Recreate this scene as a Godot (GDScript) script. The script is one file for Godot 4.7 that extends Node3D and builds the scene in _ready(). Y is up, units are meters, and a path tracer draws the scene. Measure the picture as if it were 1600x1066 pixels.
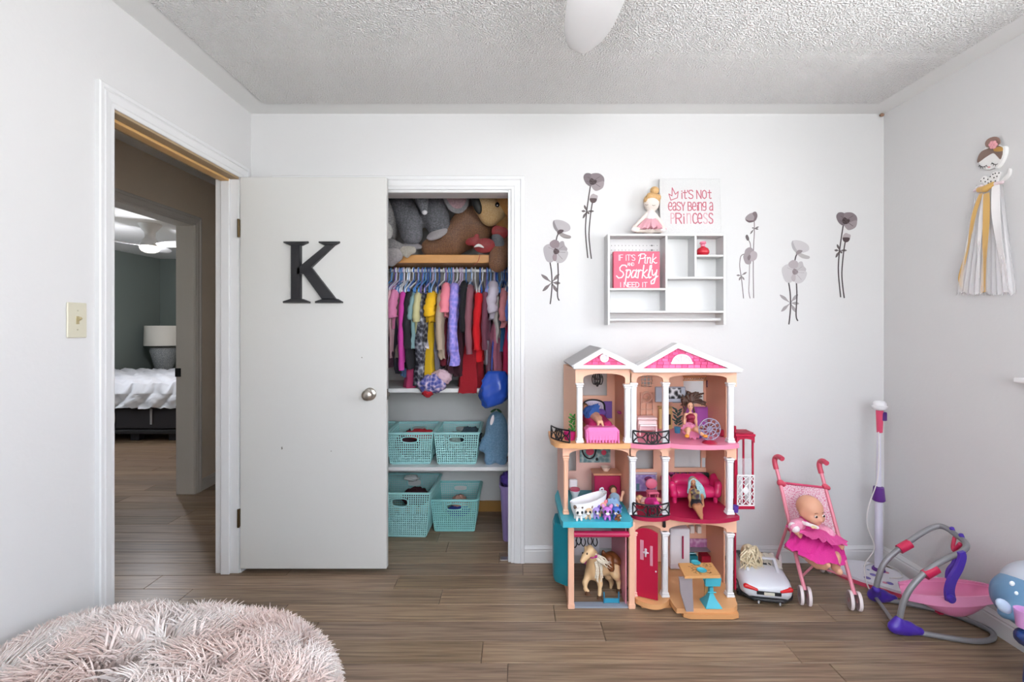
extends Node3D
# A child's bedroom: open closet, open door to a hall, dollhouse and toys along the back wall.
# Metres, y up; the camera stands at x = 0, z = 0 and looks along -z; the back wall is z = -2.585.
const F := 742.0
const EYE := 1.276
const BACK := -2.585
const LEFT := -1.43
const RIGHT := 2.014
const FRONT := 0.7
const TOP := 2.44
const T := 0.115
const CB := -3.3          # closet back

func pt(x: float, y: float, d: float) -> Vector3:
	return Vector3((x - 803.0) / F * d, EYE - (y - 512.0) / F * d, -d)

func wp(x: float, y: float, off := 0.0) -> Vector3:   # a point on the back wall
	return Vector3((x - 803.0) / F * -BACK, EYE - (y - 512.0) / F * -BACK, BACK + off)

# ------------------------------------------------------------------ mesh builder
class MB:
	var v := PackedVector3Array()
	var n := PackedVector3Array()
	var uv := PackedVector2Array()

	func add(P: PackedVector3Array, I: PackedInt32Array, crease := 0.6, closed := true) -> void:
		var fc := I.size() / 3
		var fn := PackedVector3Array()
		fn.resize(fc)
		var vol := 0.0
		for f in fc:
			var a := P[I[f * 3]]
			var b := P[I[f * 3 + 1]]
			var c := P[I[f * 3 + 2]]
			var cr := (b - a).cross(c - a)
			fn[f] = cr
			vol += a.dot(cr)
		var flip := closed and vol < 0.0
		var s := -1.0 if flip else 1.0
		var adj := []
		if crease < 0.99:
			adj.resize(P.size())
			for i in P.size():
				adj[i] = PackedInt32Array()
			for f in fc:
				for k in 3:
					adj[I[f * 3 + k]].append(f)
		for f in fc:
			var q := fn[f]
			var l := q.length()
			if l < 1e-14:
				continue
			var u := q / l
			var ord := [0, 1, 2] if flip else [0, 2, 1]
			for k in ord:
				var i := I[f * 3 + k]
				v.append(P[i])
				var nn := u
				if crease < 0.99:
					nn = Vector3.ZERO
					for g in adj[i]:
						var gl: float = fn[g].length()
						if gl > 1e-14 and fn[g].dot(u) > crease * gl:
							nn += fn[g]
					nn = nn.normalized() if nn.length_squared() > 0.0 else u
				n.append(nn * s)
				uv.append(Vector2(P[i].x, P[i].z))

	func box(c: Vector3, sz: Vector3, bev := 0.0, b := Basis()) -> MB:
		var h := sz / 2.0
		bev = minf(bev, minf(h.x, minf(h.y, h.z)) * 0.9)
		var P := PackedVector3Array()
		var I := PackedInt32Array()
		if bev <= 0.0:
			for i in 8:
				P.append(c + b * Vector3(h.x * (1 if i & 1 else -1), h.y * (1 if i & 2 else -1), h.z * (1 if i & 4 else -1)))
			for q in [[0, 1, 3, 2], [4, 6, 7, 5], [0, 2, 6, 4], [1, 5, 7, 3], [0, 4, 5, 1], [2, 3, 7, 6]]:
				_face(P, I, q, c)
		else:
			for i in 8:
				var sg := Vector3(1 if i & 1 else -1, 1 if i & 2 else -1, 1 if i & 4 else -1)
				for a in 3:
					var e := h - Vector3.ONE * bev
					e[a] = h[a]
					P.append(c + b * (e * sg))
			for a in 3:
				for s in 2:
					var m := []
					for i in [0, 1, 3, 2]:
						var lo: int = i & ((1 << a) - 1)
						var hi: int = (i >> a) << (a + 1)
						m.append((lo | hi | (s << a)) * 3 + a)
					_face(P, I, m, c)
				for i in 8:
					if i & (1 << a):
						continue
					var j: int = i | (1 << a)
					var b1 := (a + 1) % 3
					var b2 := (a + 2) % 3
					_face(P, I, [i * 3 + b1, j * 3 + b1, j * 3 + b2, i * 3 + b2], c)
			for i in 8:
				_face(P, I, [i * 3, i * 3 + 1, i * 3 + 2], c)
		add(P, I, 1.0, true)
		return self

	func _face(P: PackedVector3Array, I: PackedInt32Array, q: Array, c: Vector3) -> void:
		var nn: Vector3 = (P[q[1]] - P[q[0]]).cross(P[q[2]] - P[q[0]])
		var rev: bool = nn.dot(P[q[0]] - c) < 0.0
		for k in range(1, q.size() - 1):
			if rev:
				I.append_array(PackedInt32Array([q[0], q[k + 1], q[k]]))
			else:
				I.append_array(PackedInt32Array([q[0], q[k], q[k + 1]]))

	func slab(a: Vector3, b: Vector3, bev := 0.0) -> MB:      # a box given by two corners
		return box((a + b) / 2.0, (b - a).abs(), bev)

	func loft(R: Array, loop := true, cap := true, crease := 0.6) -> MB:   # R: rings of equal size
		var m: int = R[0].size()
		var P := PackedVector3Array()
		var I := PackedInt32Array()
		for r in R:
			P.append_array(r)
		for j in R.size() - 1:
			for i in (m if loop else m - 1):
				var a := j * m + i
				var b := j * m + (i + 1) % m
				I.append_array(PackedInt32Array([a, b, b + m, a, b + m, a + m]))
		if cap and loop:
			for e in [0, R.size() - 1]:
				var c := Vector3.ZERO
				for q in R[e]:
					c += q
				P.append(c / m)
				var k := P.size() - 1
				for i in m:
					var a: int = e * m + i
					var b: int = e * m + (i + 1) % m
					I.append_array(PackedInt32Array([k, b, a] if e == 0 else [k, a, b]))
		add(P, I, crease, cap and loop)
		return self

	func lathe(pr: Array, seg := 20, xf := Transform3D(), crease := 0.6) -> MB:   # pr: Vector2(radius, height)
		var R := []
		for q in pr:
			var r := PackedVector3Array()
			for i in seg:
				var t := TAU * i / seg
				r.append(xf * Vector3(cos(t) * maxf(q.x, 0.00001), q.y, sin(t) * maxf(q.x, 0.00001)))
			R.append(r)
		return loft(R, true, true, crease)

	func tube(path: Array, rad, seg := 8, closed := false, flat := 1.0) -> MB:
		var m := path.size()
		var R := []
		var t0: Vector3 = ((path[1] - path[m - 1]) if closed else (path[1] - path[0])).normalized()
		var up := Vector3.UP if absf(t0.y) < 0.9 else Vector3.RIGHT
		var nn := (up - t0 * up.dot(t0)).normalized()
		for i in m:
			var a: Vector3 = path[(i - 1 + m) % m] if closed or i > 0 else path[0]
			var b: Vector3 = path[(i + 1) % m] if closed or i < m - 1 else path[m - 1]
			var t := (b - a).normalized()
			nn = (nn - t * nn.dot(t)).normalized()
			var bn := t.cross(nn)
			var r: float = rad if not (rad is Array) else rad[i]
			var ring := PackedVector3Array()
			for k in seg:
				var q := TAU * k / seg
				ring.append(path[i] + nn * cos(q) * r + bn * sin(q) * r * flat)
			R.append(ring)
		if closed:
			R.append(R[0].duplicate())
		return loft(R, true, not closed, 0.3)

	func ball(c: Vector3, r, seg := 14, b := Basis()) -> MB:
		var rv: Vector3 = r if r is Vector3 else Vector3.ONE * r
		var pr := []
		var hs := maxi(6, seg / 2)
		for i in hs + 1:
			var t := PI * i / hs - PI / 2
			pr.append(Vector2(cos(t), sin(t)))
		return lathe(pr, seg, Transform3D(b * Basis.from_scale(rv), c), -1.0)

	func prism(poly: PackedVector2Array, h: float, xf := Transform3D(), crease := 0.8) -> MB:   # outline in x, y; depth from z = 0 to h
		var tri := Geometry2D.triangulate_polygon(poly)
		var m := poly.size()
		var P := PackedVector3Array()
		var I := PackedInt32Array()
		var ccw := not Geometry2D.is_polygon_clockwise(poly)
		for z in [0.0, h]:
			for q in poly:
				P.append(xf * Vector3(q.x, q.y, z))
		for f in tri.size() / 3:
			var a := tri[f * 3]
			var b := tri[f * 3 + 1]
			var c := tri[f * 3 + 2]
			var w := (poly[b] - poly[a]).cross(poly[c] - poly[a]) > 0.0
			I.append_array(PackedInt32Array([a, c, b, a + m, b + m, c + m] if w else [a, b, c, a + m, c + m, b + m]))
		for i in m:
			var j := (i + 1) % m
			I.append_array(PackedInt32Array([i, j, j + m, i, j + m, i + m] if ccw else [i, j + m, j, i, i + m, j + m]))
		add(P, I, crease, true)
		return self

	func disc(c: Vector3, r: float, h: float, b := Basis(), seg := 18) -> MB:   # short cylinder along b.y, small chamfer
		var e := minf(h * 0.25, r * 0.2)
		return lathe([Vector2(r - e, -h / 2), Vector2(r, -h / 2 + e), Vector2(r, h / 2 - e), Vector2(r - e, h / 2)], seg, Transform3D(b, c))

	func strip(path: Array, side: Array, th := 0.002) -> MB:    # a thin band: path points and half-width vectors
		var R := []
		for i in path.size():
			var t: Vector3 = path[mini(i + 1, path.size() - 1)] - path[maxi(i - 1, 0)]
			var nn: Vector3 = t.cross(side[i]).normalized() * th / 2
			R.append(PackedVector3Array([path[i] - side[i] - nn, path[i] + side[i] - nn, path[i] + side[i] + nn, path[i] - side[i] + nn]))
		return loft(R, true, true, 0.5)

	# smooth union of tapered capsules [a, ra, b, rb] and ellipsoids [c, radii, basis], meshed as surface nets
	func blob(B: Array, cell: float, k := 0.02) -> MB:
		var lo := Vector3.ONE * 1e9
		var hi := -lo
		for q in B:
			if q.size() == 4:
				lo = lo.min(q[0] - Vector3.ONE * q[1]).min(q[2] - Vector3.ONE * q[3])
				hi = hi.max(q[0] + Vector3.ONE * q[1]).max(q[2] + Vector3.ONE * q[3])
			else:
				var m: float = maxf(q[1].x, maxf(q[1].y, q[1].z))
				lo = lo.min(q[0] - Vector3.ONE * m)
				hi = hi.max(q[0] + Vector3.ONE * m)
		lo -= Vector3.ONE * (k * 0.3 + cell * 2)
		hi += Vector3.ONE * (k * 0.3 + cell * 2)
		var d := ((hi - lo) / cell).ceil()
		var nx := int(d.x) + 1
		var ny := int(d.y) + 1
		var nz := int(d.z) + 1
		var f := PackedFloat32Array()
		f.resize(nx * ny * nz)
		f.fill(9.0)
		for q in B:
			var cap: bool = q.size() == 4
			var a: Vector3 = q[0]
			var bl: Vector3
			var bh: Vector3
			var ba := Vector3.ZERO
			var l2 := 1.0
			var ra := 0.0
			var rb := 0.0
			var inv := Basis()
			var rr := Vector3.ONE
			var mn := 0.0
			if cap:
				ra = q[1]
				rb = q[3]
				ba = q[2] - a
				l2 = maxf(ba.length_squared(), 1e-9)
				bl = (a - Vector3.ONE * ra).min(q[2] - Vector3.ONE * rb)
				bh = (a + Vector3.ONE * ra).max(q[2] + Vector3.ONE * rb)
			else:
				rr = q[1]
				mn = minf(rr.x, minf(rr.y, rr.z))
				inv = q[2].inverse()
				var m2 := maxf(rr.x, maxf(rr.y, rr.z))
				bl = a - Vector3.ONE * m2
				bh = a + Vector3.ONE * m2
			var g := k + cell * 2
			var i0 := ((bl - lo - Vector3.ONE * g) / cell).floor().max(Vector3.ZERO)
			var i1 := ((bh - lo + Vector3.ONE * g) / cell).ceil().min(Vector3(nx - 1, ny - 1, nz - 1))
			for z in range(int(i0.z), int(i1.z) + 1):
				for y in range(int(i0.y), int(i1.y) + 1):
					var row := (z * ny + y) * nx
					for x in range(int(i0.x), int(i1.x) + 1):
						var p := lo + Vector3(x, y, z) * cell - a
						var e: float
						if cap:
							var h := clampf(p.dot(ba) / l2, 0.0, 1.0)
							e = (p - ba * h).length() - (ra + (rb - ra) * h)
						else:
							var u := inv * p / rr
							e = (u.length() - 1.0) * mn
						var o := f[row + x]
						var w := maxf(k - absf(o - e), 0.0)
						f[row + x] = minf(o, e) - w * w / k * 0.25
		var vid := PackedInt32Array()
		vid.resize(nx * ny * nz)
		vid.fill(-1)
		var P := PackedVector3Array()
		var I := PackedInt32Array()
		var off := [0, 1, nx, nx + 1, nx * ny, nx * ny + 1, nx * ny + nx, nx * ny + nx + 1]
		var ed := [[0, 1], [2, 3], [4, 5], [6, 7], [0, 2], [1, 3], [4, 6], [5, 7], [0, 4], [1, 5], [2, 6], [3, 7]]
		for z in nz - 1:
			for y in ny - 1:
				for x in nx - 1:
					var i := (z * ny + y) * nx + x
					if absf(f[i]) > cell * 2.2:
						continue
					var mask := 0
					for c in 8:
						if f[i + off[c]] < 0.0:
							mask |= 1 << c
					if mask == 0 or mask == 255:
						continue
					var s := Vector3.ZERO
					var cnt := 0
					for e in ed:
						var fa := f[i + off[e[0]]]
						var fb := f[i + off[e[1]]]
						if (fa < 0.0) != (fb < 0.0):
							var t := fa / (fa - fb)
							var pa := Vector3(e[0] & 1, (e[0] >> 1) & 1, e[0] >> 2)
							var pb := Vector3(e[1] & 1, (e[1] >> 1) & 1, e[1] >> 2)
							s += pa.lerp(pb, t)
							cnt += 1
					vid[i] = P.size()
					P.append(lo + (Vector3(x, y, z) + s / cnt) * cell)
		var st := [1, nx, nx * ny]
		for z in range(1, nz - 1):
			for y in range(1, ny - 1):
				for x in range(1, nx - 1):
					var i := (z * ny + y) * nx + x
					if absf(f[i]) > cell * 2.2:
						continue
					var s0 := f[i] < 0.0
					for ax in 3:
						if s0 == (f[i + st[ax]] < 0.0):
							continue
						var u: int = st[(ax + 1) % 3]
						var w: int = st[(ax + 2) % 3]
						var q0 := vid[i]
						var q1 := vid[i - u]
						var q2 := vid[i - u - w]
						var q3 := vid[i - w]
						if q0 < 0 or q1 < 0 or q2 < 0 or q3 < 0:
							continue
						if s0:
							I.append_array(PackedInt32Array([q0, q1, q2, q0, q2, q3]))
						else:
							I.append_array(PackedInt32Array([q0, q2, q1, q0, q3, q2]))
		if I.size():
			add(P, I, -1.0, true)
		return self

	func center() -> Vector3:       # bottom centre of what is built so far
		var b := AABB(v[0], Vector3.ZERO)
		for q in v:
			b = b.expand(q)
		return Vector3(b.get_center().x, b.position.y, b.get_center().z)

	func mesh(inv := Transform3D()) -> ArrayMesh:
		var A := []
		A.resize(Mesh.ARRAY_MAX)
		if inv != Transform3D():
			A[Mesh.ARRAY_VERTEX] = inv * v
			A[Mesh.ARRAY_NORMAL] = Transform3D(inv.basis, Vector3.ZERO) * n
		else:
			A[Mesh.ARRAY_VERTEX] = v
			A[Mesh.ARRAY_NORMAL] = n
		A[Mesh.ARRAY_TEX_UV] = uv
		var m := ArrayMesh.new()
		m.add_surface_from_arrays(Mesh.PRIMITIVE_TRIANGLES, A)
		return m

func spl(p: Array, per := 6, closed := false) -> Array:      # Catmull-Rom through points
	var o := []
	var m := p.size()
	for i in (m if closed else m - 1):
		var a = p[(i - 1 + m) % m] if closed or i > 0 else p[0]
		var b = p[i]
		var c = p[(i + 1) % m]
		var d = p[(i + 2) % m] if closed or i < m - 2 else p[m - 1]
		for k in per:
			var t := float(k) / per
			o.append(b.cubic_interpolate(c, a, d, t))
	if not closed:
		o.append(p[m - 1])
	return o

func V2(a: Array) -> PackedVector2Array:
	var o := PackedVector2Array()
	for i in a.size() / 2:
		o.append(Vector2(a[i * 2], a[i * 2 + 1]))
	return o

# ------------------------------------------------------------------ objects
var taken := {}
func numbered(nm: String) -> String:
	var k: int = taken.get(nm, 0)
	taken[nm] = k + 1
	return nm if k == 0 else "%s_%03d" % [nm, k]

func tag(o: Node3D, label: String, cat: String, group := "") -> void:
	o.set_meta("label", label)
	o.set_meta("category", cat)
	if group:
		o.set_meta("group", group)

func thing(nm: String, label: String, cat: String, at := Vector3.ZERO, turn := 0.0, group := "") -> Node3D:
	var o := Node3D.new()
	o.name = numbered(nm)
	add_child(o, true)
	o.position = at
	o.rotation.y = turn
	tag(o, label, cat, group)
	return o

func part(nm: String, mb: MB, m: Material, parent: Node3D, world := false) -> MeshInstance3D:   # world: built in room coordinates
	var o := MeshInstance3D.new()
	o.name = nm
	o.mesh = mb.mesh(parent.global_transform.affine_inverse() if world else Transform3D())
	o.material_override = m
	parent.add_child(o, true)
	return o

func solo(nm: String, mb: MB, m: Material, label: String, cat: String, group := "") -> MeshInstance3D:   # a thing of one mesh, built in room coordinates
	var o := MeshInstance3D.new()
	o.name = numbered(nm)
	var c := mb.center()
	o.mesh = mb.mesh(Transform3D(Basis(), -c))
	o.material_override = m
	add_child(o, true)
	o.position = c
	tag(o, label, cat, group)
	return o

func struct(nm: String, mb: MB, m: Material) -> MeshInstance3D:
	var o := MeshInstance3D.new()
	o.name = nm
	o.mesh = mb.mesh()
	o.material_override = m
	o.set_meta("kind", "structure")
	add_child(o, true)
	return o

func copy(o: Node3D, at: Vector3, turn: float, label: String, group := "") -> Node3D:
	var c := o.duplicate()
	c.name = numbered(String(o.name))
	add_child(c, true)
	c.position = at
	c.rotation.y = turn
	c.set_meta("label", label)
	if group:
		c.set_meta("group", group)
	return c

var mats := {}
func mat(hex: String, rough := 0.6, metal := 0.0, more := {}) -> StandardMaterial3D:
	var key := "%s %s %s %s" % [hex, rough, metal, more]
	if mats.has(key):
		return mats[key]
	var m := StandardMaterial3D.new()
	m.albedo_color = Color(hex)
	m.roughness = rough
	m.metallic = metal
	for k in more:
		m.set(k, more[k])
	mats[key] = m
	return m

func noise_tex(freq: float, size: int, oct: int, seed: int, kind := FastNoiseLite.TYPE_SIMPLEX_SMOOTH, lo := "", hi := "") -> NoiseTexture2D:
	var f := FastNoiseLite.new()
	f.noise_type = kind
	f.seed = seed
	f.frequency = freq
	f.fractal_octaves = oct
	var t := NoiseTexture2D.new()
	t.width = size
	t.height = size
	t.seamless = true
	t.noise = f
	if lo:
		var g := Gradient.new()
		g.offsets = PackedFloat32Array([0.25, 0.75])
		g.colors = PackedColorArray([Color(lo), Color(hi)])
		t.color_ramp = g
	return t

var cloth_bump: NoiseTexture2D
var fur_bump: NoiseTexture2D
func cloth(hex: String, rough := 0.9) -> StandardMaterial3D:
	return mat(hex, rough, 0.0, {"heightmap_enabled": true, "heightmap_texture": cloth_bump, "heightmap_scale": 0.25, "uv1_triplanar": true, "uv1_world_triplanar": true, "uv1_scale": Vector3.ONE * 9.0, "rim_enabled": true, "rim": 0.25, "rim_tint": 0.7})

func fur(lo: String, hi: String, scale := 9.0) -> StandardMaterial3D:
	var key := "fur%s%s%s" % [lo, hi, scale]
	if not mats.has(key):
		var m := StandardMaterial3D.new()
		m.albedo_texture = noise_tex(0.03, 256, 5, 5, FastNoiseLite.TYPE_SIMPLEX_SMOOTH, lo, hi)
		m.roughness = 0.95
		m.uv1_triplanar = true
		m.uv1_world_triplanar = true
		m.uv1_scale = Vector3.ONE * scale
		m.heightmap_enabled = true
		m.heightmap_texture = fur_bump
		m.heightmap_scale = 1.4
		m.rim_enabled = true
		m.rim = 0.4
		m.rim_tint = 0.6
		mats[key] = m
	return mats[key]

func hair_mat(lo: String, hi: String) -> StandardMaterial3D:
	var key := "hair%s%s" % [lo, hi]
	if not mats.has(key):
		var m := StandardMaterial3D.new()
		m.albedo_texture = noise_tex(0.05, 128, 3, 6, FastNoiseLite.TYPE_SIMPLEX_SMOOTH, lo, hi)
		m.roughness = 0.5
		m.uv1_triplanar = true
		m.uv1_world_triplanar = true
		m.uv1_scale = Vector3.ONE * 26.0
		mats[key] = m
	return mats[key]

func plastic(hex: String, rough := 0.32) -> StandardMaterial3D:
	return mat(hex, rough)

func _ready() -> void:
	# camera: level, with a vertical lens shift
	var cam := Camera3D.new()
	cam.name = "camera"
	add_child(cam)
	cam.projection = Camera3D.PROJECTION_FRUSTUM
	cam.near = 0.05
	cam.far = 60.0
	cam.size = 0.05 * 1066.0 / F
	cam.frustum_offset = Vector2(-3.0 / F, -21.0 / F) * 0.05
	cam.position = Vector3(0, EYE, 0)
	cam.current = true
	# sky: bright overcast day
	var env := Environment.new()
	env.background_mode = Environment.BG_SKY
	var sky := Sky.new()
	var sm := ProceduralSkyMaterial.new()
	sm.sky_top_color = Color("dfe8f4")
	sm.sky_horizon_color = Color("f3f5f8")
	sm.ground_bottom_color = Color("a6a8a8")
	sm.ground_horizon_color = Color("c2c5c6")
	sm.sky_energy_multiplier = 4.1
	sm.ground_energy_multiplier = 5.8
	sky.sky_material = sm
	env.sky = sky
	env.tonemap_mode = Environment.TONE_MAPPER_LINEAR
	env.tonemap_exposure = 0.51
	env.sdfgi_enabled = true
	env.ssao_enabled = true
	env.ssil_enabled = true
	var we := WorldEnvironment.new()
	we.name = "world"
	we.environment = env
	add_child(we)
	lamp_energy = 1.1
	bedroom_lamp_energy = 3.0

	cloth_bump = noise_tex(0.08, 256, 3, 11)
	fur_bump = noise_tex(0.11, 256, 4, 21)
	build_shell()
	build_door()
	build_fans()
	build_bedroom()
	build_closet()
	build_clothes()
	build_plush()
	build_wall_things()
	build_dollhouse()
	build_dollhouse_things()
	build_toys()
	build_pouf()

var lamp_energy := 1.0
var bedroom_lamp_energy := 1.0
var white_wall: StandardMaterial3D
var trim_white: StandardMaterial3D

func casing(mb: MB, a: Vector3, b: Vector3, out: Vector3, across: Vector3, w := 0.07, m0 := 0.0, m1 := 0.0) -> void:
	# moulded trim from a to b: out = away from the wall, across = from the opening's edge outwards
	var prof := [Vector2(0, 0), Vector2(0, 0.009), Vector2(0.004, 0.011), Vector2(0.016, 0.011), Vector2(0.02, 0.014), Vector2(0.044, 0.017), Vector2(0.05, 0.0145), Vector2(0.054, 0.019), Vector2(w - 0.004, 0.019), Vector2(w, 0.015), Vector2(w, 0)]
	var R := []
	var dir := (b - a).normalized()
	for p in [a, b]:
		var r := PackedVector3Array()
		for q in prof:
			r.append(p + across * q.x + out * q.y + dir * q.x * (m1 if p == b else -m0))     # mitred ends
		R.append(r)
	mb.loft(R, true, true, 0.9)

func baseboard(mb: MB, a: Vector3, b: Vector3, out: Vector3, h := 0.09) -> void:
	var prof := [Vector2(0, 0), Vector2(0.014, 0), Vector2(0.014, h * 0.7), Vector2(0.0105, h * 0.76), Vector2(0.012, h * 0.83), Vector2(0.006, h * 0.94), Vector2(0.0045, h), Vector2(0, h)]
	var R := []
	for p in [a, b]:
		var r := PackedVector3Array()
		for q in prof:
			r.append(p + out * q.x + Vector3.UP * q.y)
		R.append(r)
	mb.loft(R, true, true, 0.9)

func build_shell() -> void:
	white_wall = mat("d9d8d8", 0.75, 0.0, {"heightmap_enabled": true, "heightmap_texture": noise_tex(0.05, 256, 3, 3), "heightmap_scale": 0.03, "uv1_triplanar": true, "uv1_world_triplanar": true, "uv1_scale": Vector3.ONE * 3.0})
	trim_white = mat("e0e0e1", 0.38)
	var hall_paint := mat("e2d2bf", 0.7)
	var bed_paint := mat("7d8783", 0.75)
	# back wall with the closet opening
	var w := MB.new()
	w.slab(Vector3(LEFT, 0, BACK), Vector3(-1.235, TOP, BACK - T))
	w.slab(Vector3(-1.235, 2.025, BACK), Vector3(-0.016, TOP, BACK - T))
	w.slab(Vector3(-0.016, 0, BACK), Vector3(RIGHT + T, TOP, BACK - T))
	struct("wall_back", w, white_wall)
	# left wall with the hall doorway
	w = MB.new()
	w.slab(Vector3(LEFT, 0, FRONT + T), Vector3(LEFT - T, TOP, -1.68))
	w.slab(Vector3(LEFT, 2.065, -1.68), Vector3(LEFT - T, TOP, -2.48))
	w.slab(Vector3(LEFT, 0, -2.48), Vector3(LEFT - T, TOP, -5.1))
	struct("wall_left", w, white_wall)
	# right wall with the window
	w = MB.new()
	var wz0 := -1.5
	var wz1 := -0.35
	w.slab(Vector3(RIGHT, 0, FRONT + T), Vector3(RIGHT + T, TOP, wz1))
	w.slab(Vector3(RIGHT, 0, wz0), Vector3(RIGHT + T, TOP, BACK))
	w.slab(Vector3(RIGHT, 0, wz1), Vector3(RIGHT + T, 1.08, wz0))
	w.slab(Vector3(RIGHT, 2.1, wz1), Vector3(RIGHT + T, TOP, wz0))
	struct("wall_right", w, white_wall)
	window("window_1", Vector3(RIGHT + T * 0.6, 0, 0), wz0, wz1, 1.08, 2.1, RIGHT, 1.0)
	# front wall behind the camera
	w = MB.new()
	w.slab(Vector3(LEFT, 0, FRONT), Vector3(-0.6, TOP, FRONT + T))
	w.slab(Vector3(-0.6, 0, FRONT), Vector3(1.6, 0.95, FRONT + T))
	w.slab(Vector3(-0.6, 2.15, FRONT), Vector3(1.6, TOP, FRONT + T))
	w.slab(Vector3(1.6, 0, FRONT), Vector3(RIGHT, TOP, FRONT + T))
	struct("wall_front", w, white_wall)
	var w3 := window("window_3", Vector3(-(FRONT + T * 0.6), 0, 0), -0.6, 1.6, 0.95, 2.15, -FRONT, -1.0)
	w3.rotation.y = PI / 2
	# ceiling: one slab over everything, the popcorn texture on a panel that stops short of the walls
	var c := struct("ceiling", MB.new().slab(Vector3(-6.3, TOP, 1.2), Vector3(RIGHT + T, TOP + 0.12, -8.3)), mat("eeeeed", 0.8))
	var pop := mat("f4f3f2", 0.9, 0.0, {"heightmap_enabled": true, "heightmap_texture": noise_tex(0.16, 512, 2, 9, FastNoiseLite.TYPE_CELLULAR), "heightmap_scale": 1.3, "uv1_triplanar": true, "uv1_world_triplanar": true, "uv1_scale": Vector3.ONE * 1.7})
	part("textured_panel", MB.new().slab(Vector3(LEFT + 0.13, TOP - 0.004, FRONT - 0.1), Vector3(RIGHT - 0.12, TOP + 0.01, BACK + 0.12), 0.003), pop, c, true)
	# closet
	struct("wall_closet_back", MB.new().slab(Vector3(LEFT, 0, CB), Vector3(0.2, TOP, CB - 0.1)), mat("d9d7d5", 0.8))
	struct("wall_closet_right", MB.new().slab(Vector3(0.07, 0, BACK - T), Vector3(0.17, TOP, CB)), mat("d9d7d5", 0.8))
	struct("baseboard_closet", MB.new().slab(Vector3(LEFT, 0, CB), Vector3(0.07, 0.075, CB + 0.013), 0.003), mat("a87a3e", 0.5))
	# hall and bedroom shells
	w = MB.new()
	w.slab(Vector3(-2.45, 0, 1.2), Vector3(-2.58, TOP, -2.85))
	w.slab(Vector3(-2.45, 2.07, -2.85), Vector3(-2.58, TOP, -3.645))
	w.slab(Vector3(-2.45, 0, -3.645), Vector3(-2.58, TOP, -8.05))
	struct("wall_hall", w, hall_paint)
	struct("wall_hall_far", MB.new().slab(Vector3(-2.45, 0, -5.1), Vector3(-1.43, TOP, -5.2)), hall_paint)
	struct("wall_hall_near", MB.new().slab(Vector3(-2.45, 0, 1.1), Vector3(-1.43, TOP, 1.2)), hall_paint)
	w = MB.new()
	w.slab(Vector3(-6.0, 0, -8.05), Vector3(-6.12, TOP, -4.5))
	w.slab(Vector3(-6.0, 0, -4.5), Vector3(-6.12, 0.95, -3.2))
	w.slab(Vector3(-6.0, 2.0, -4.5), Vector3(-6.12, TOP, -3.2))
	w.slab(Vector3(-6.0, 0, -3.2), Vector3(-6.12, TOP, -1.8))
	struct("wall_bedroom_left", w, bed_paint)
	window("window_2", Vector3(-6.07, 0, 0), -4.5, -3.2, 0.95, 2.0, -6.0, -1.0)
	struct("wall_bedroom_back", MB.new().slab(Vector3(-6.12, 0, -8.05), Vector3(-2.45, TOP, -8.17)), bed_paint)
	struct("wall_bedroom_front", MB.new().slab(Vector3(-6.12, 0, -1.8), Vector3(-2.58, TOP, -1.68)), bed_paint)
	# trims: closet opening, hall doorway, bedroom doorway
	w = MB.new()
	casing(w, Vector3(-0.016, 0, BACK), Vector3(-0.016, 2.025, BACK), Vector3.BACK, Vector3.RIGHT, 0.074, 0.0, 1.0)
	casing(w, Vector3(-1.235, 0, BACK), Vector3(-1.235, 2.025, BACK), Vector3.BACK, Vector3.LEFT, 0.074, 0.0, 1.0)
	casing(w, Vector3(-1.235, 2.025, BACK), Vector3(-0.016, 2.025, BACK), Vector3.BACK, Vector3.UP, 0.074, 1.0, 1.0)
	struct("trim_1", w, trim_white)
	w = MB.new()
	w.slab(Vector3(-0.032, 0, BACK + 0.004), Vector3(-0.016, 2.025, BACK - T), 0.002)
	w.slab(Vector3(-1.235, 0, BACK + 0.004), Vector3(-1.219, 2.025, BACK - T), 0.002)
	w.slab(Vector3(-1.219, 2.01, BACK + 0.004), Vector3(-0.032, 2.025, BACK - T), 0.002)
	struct("trim_2", w, trim_white)
	w = MB.new()
	casing(w, Vector3(LEFT, 0, -1.69), Vector3(LEFT, 2.055, -1.69), Vector3.RIGHT, Vector3.BACK, 0.07, 0.0, 1.0)
	casing(w, Vector3(LEFT, 0, -2.47), Vector3(LEFT, 2.055, -2.47), Vector3.RIGHT, Vector3.FORWARD, 0.07, 0.0, 1.0)
	casing(w, Vector3(LEFT, 2.055, -1.69), Vector3(LEFT, 2.055, -2.47), Vector3.RIGHT, Vector3.UP, 0.07, 1.0, 1.0)
	struct("trim_3", w, trim_white)
	w = MB.new()
	w.slab(Vector3(LEFT + 0.004, 0, -1.68), Vector3(LEFT - T - 0.004, 2.06, -1.697), 0.002)
	w.slab(Vector3(LEFT + 0.004, 0, -2.463), Vector3(LEFT - T - 0.004, 2.06, -2.48), 0.002)
	w.slab(Vector3(LEFT - 0.04, 0, -1.697), Vector3(LEFT - 0.085, 2.05, -1.709), 0.002)
	w.slab(Vector3(LEFT - 0.04, 0, -2.451), Vector3(LEFT - 0.085, 2.05, -2.463), 0.002)
	struct("trim_4", w, trim_white)
	w = MB.new()
	w.slab(Vector3(LEFT + 0.004, 2.045, -1.697), Vector3(LEFT - T - 0.004, 2.065, -2.463), 0.001)
	var hj := struct("trim_5", w, mat("a08a6c", 0.6))
	part("door_stop", MB.new().slab(Vector3(LEFT - 0.04, 2.033, -1.709), Vector3(LEFT - 0.085, 2.045, -2.451), 0.002), mat("cfa469", 0.5), hj, true)
	w = MB.new()
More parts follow.
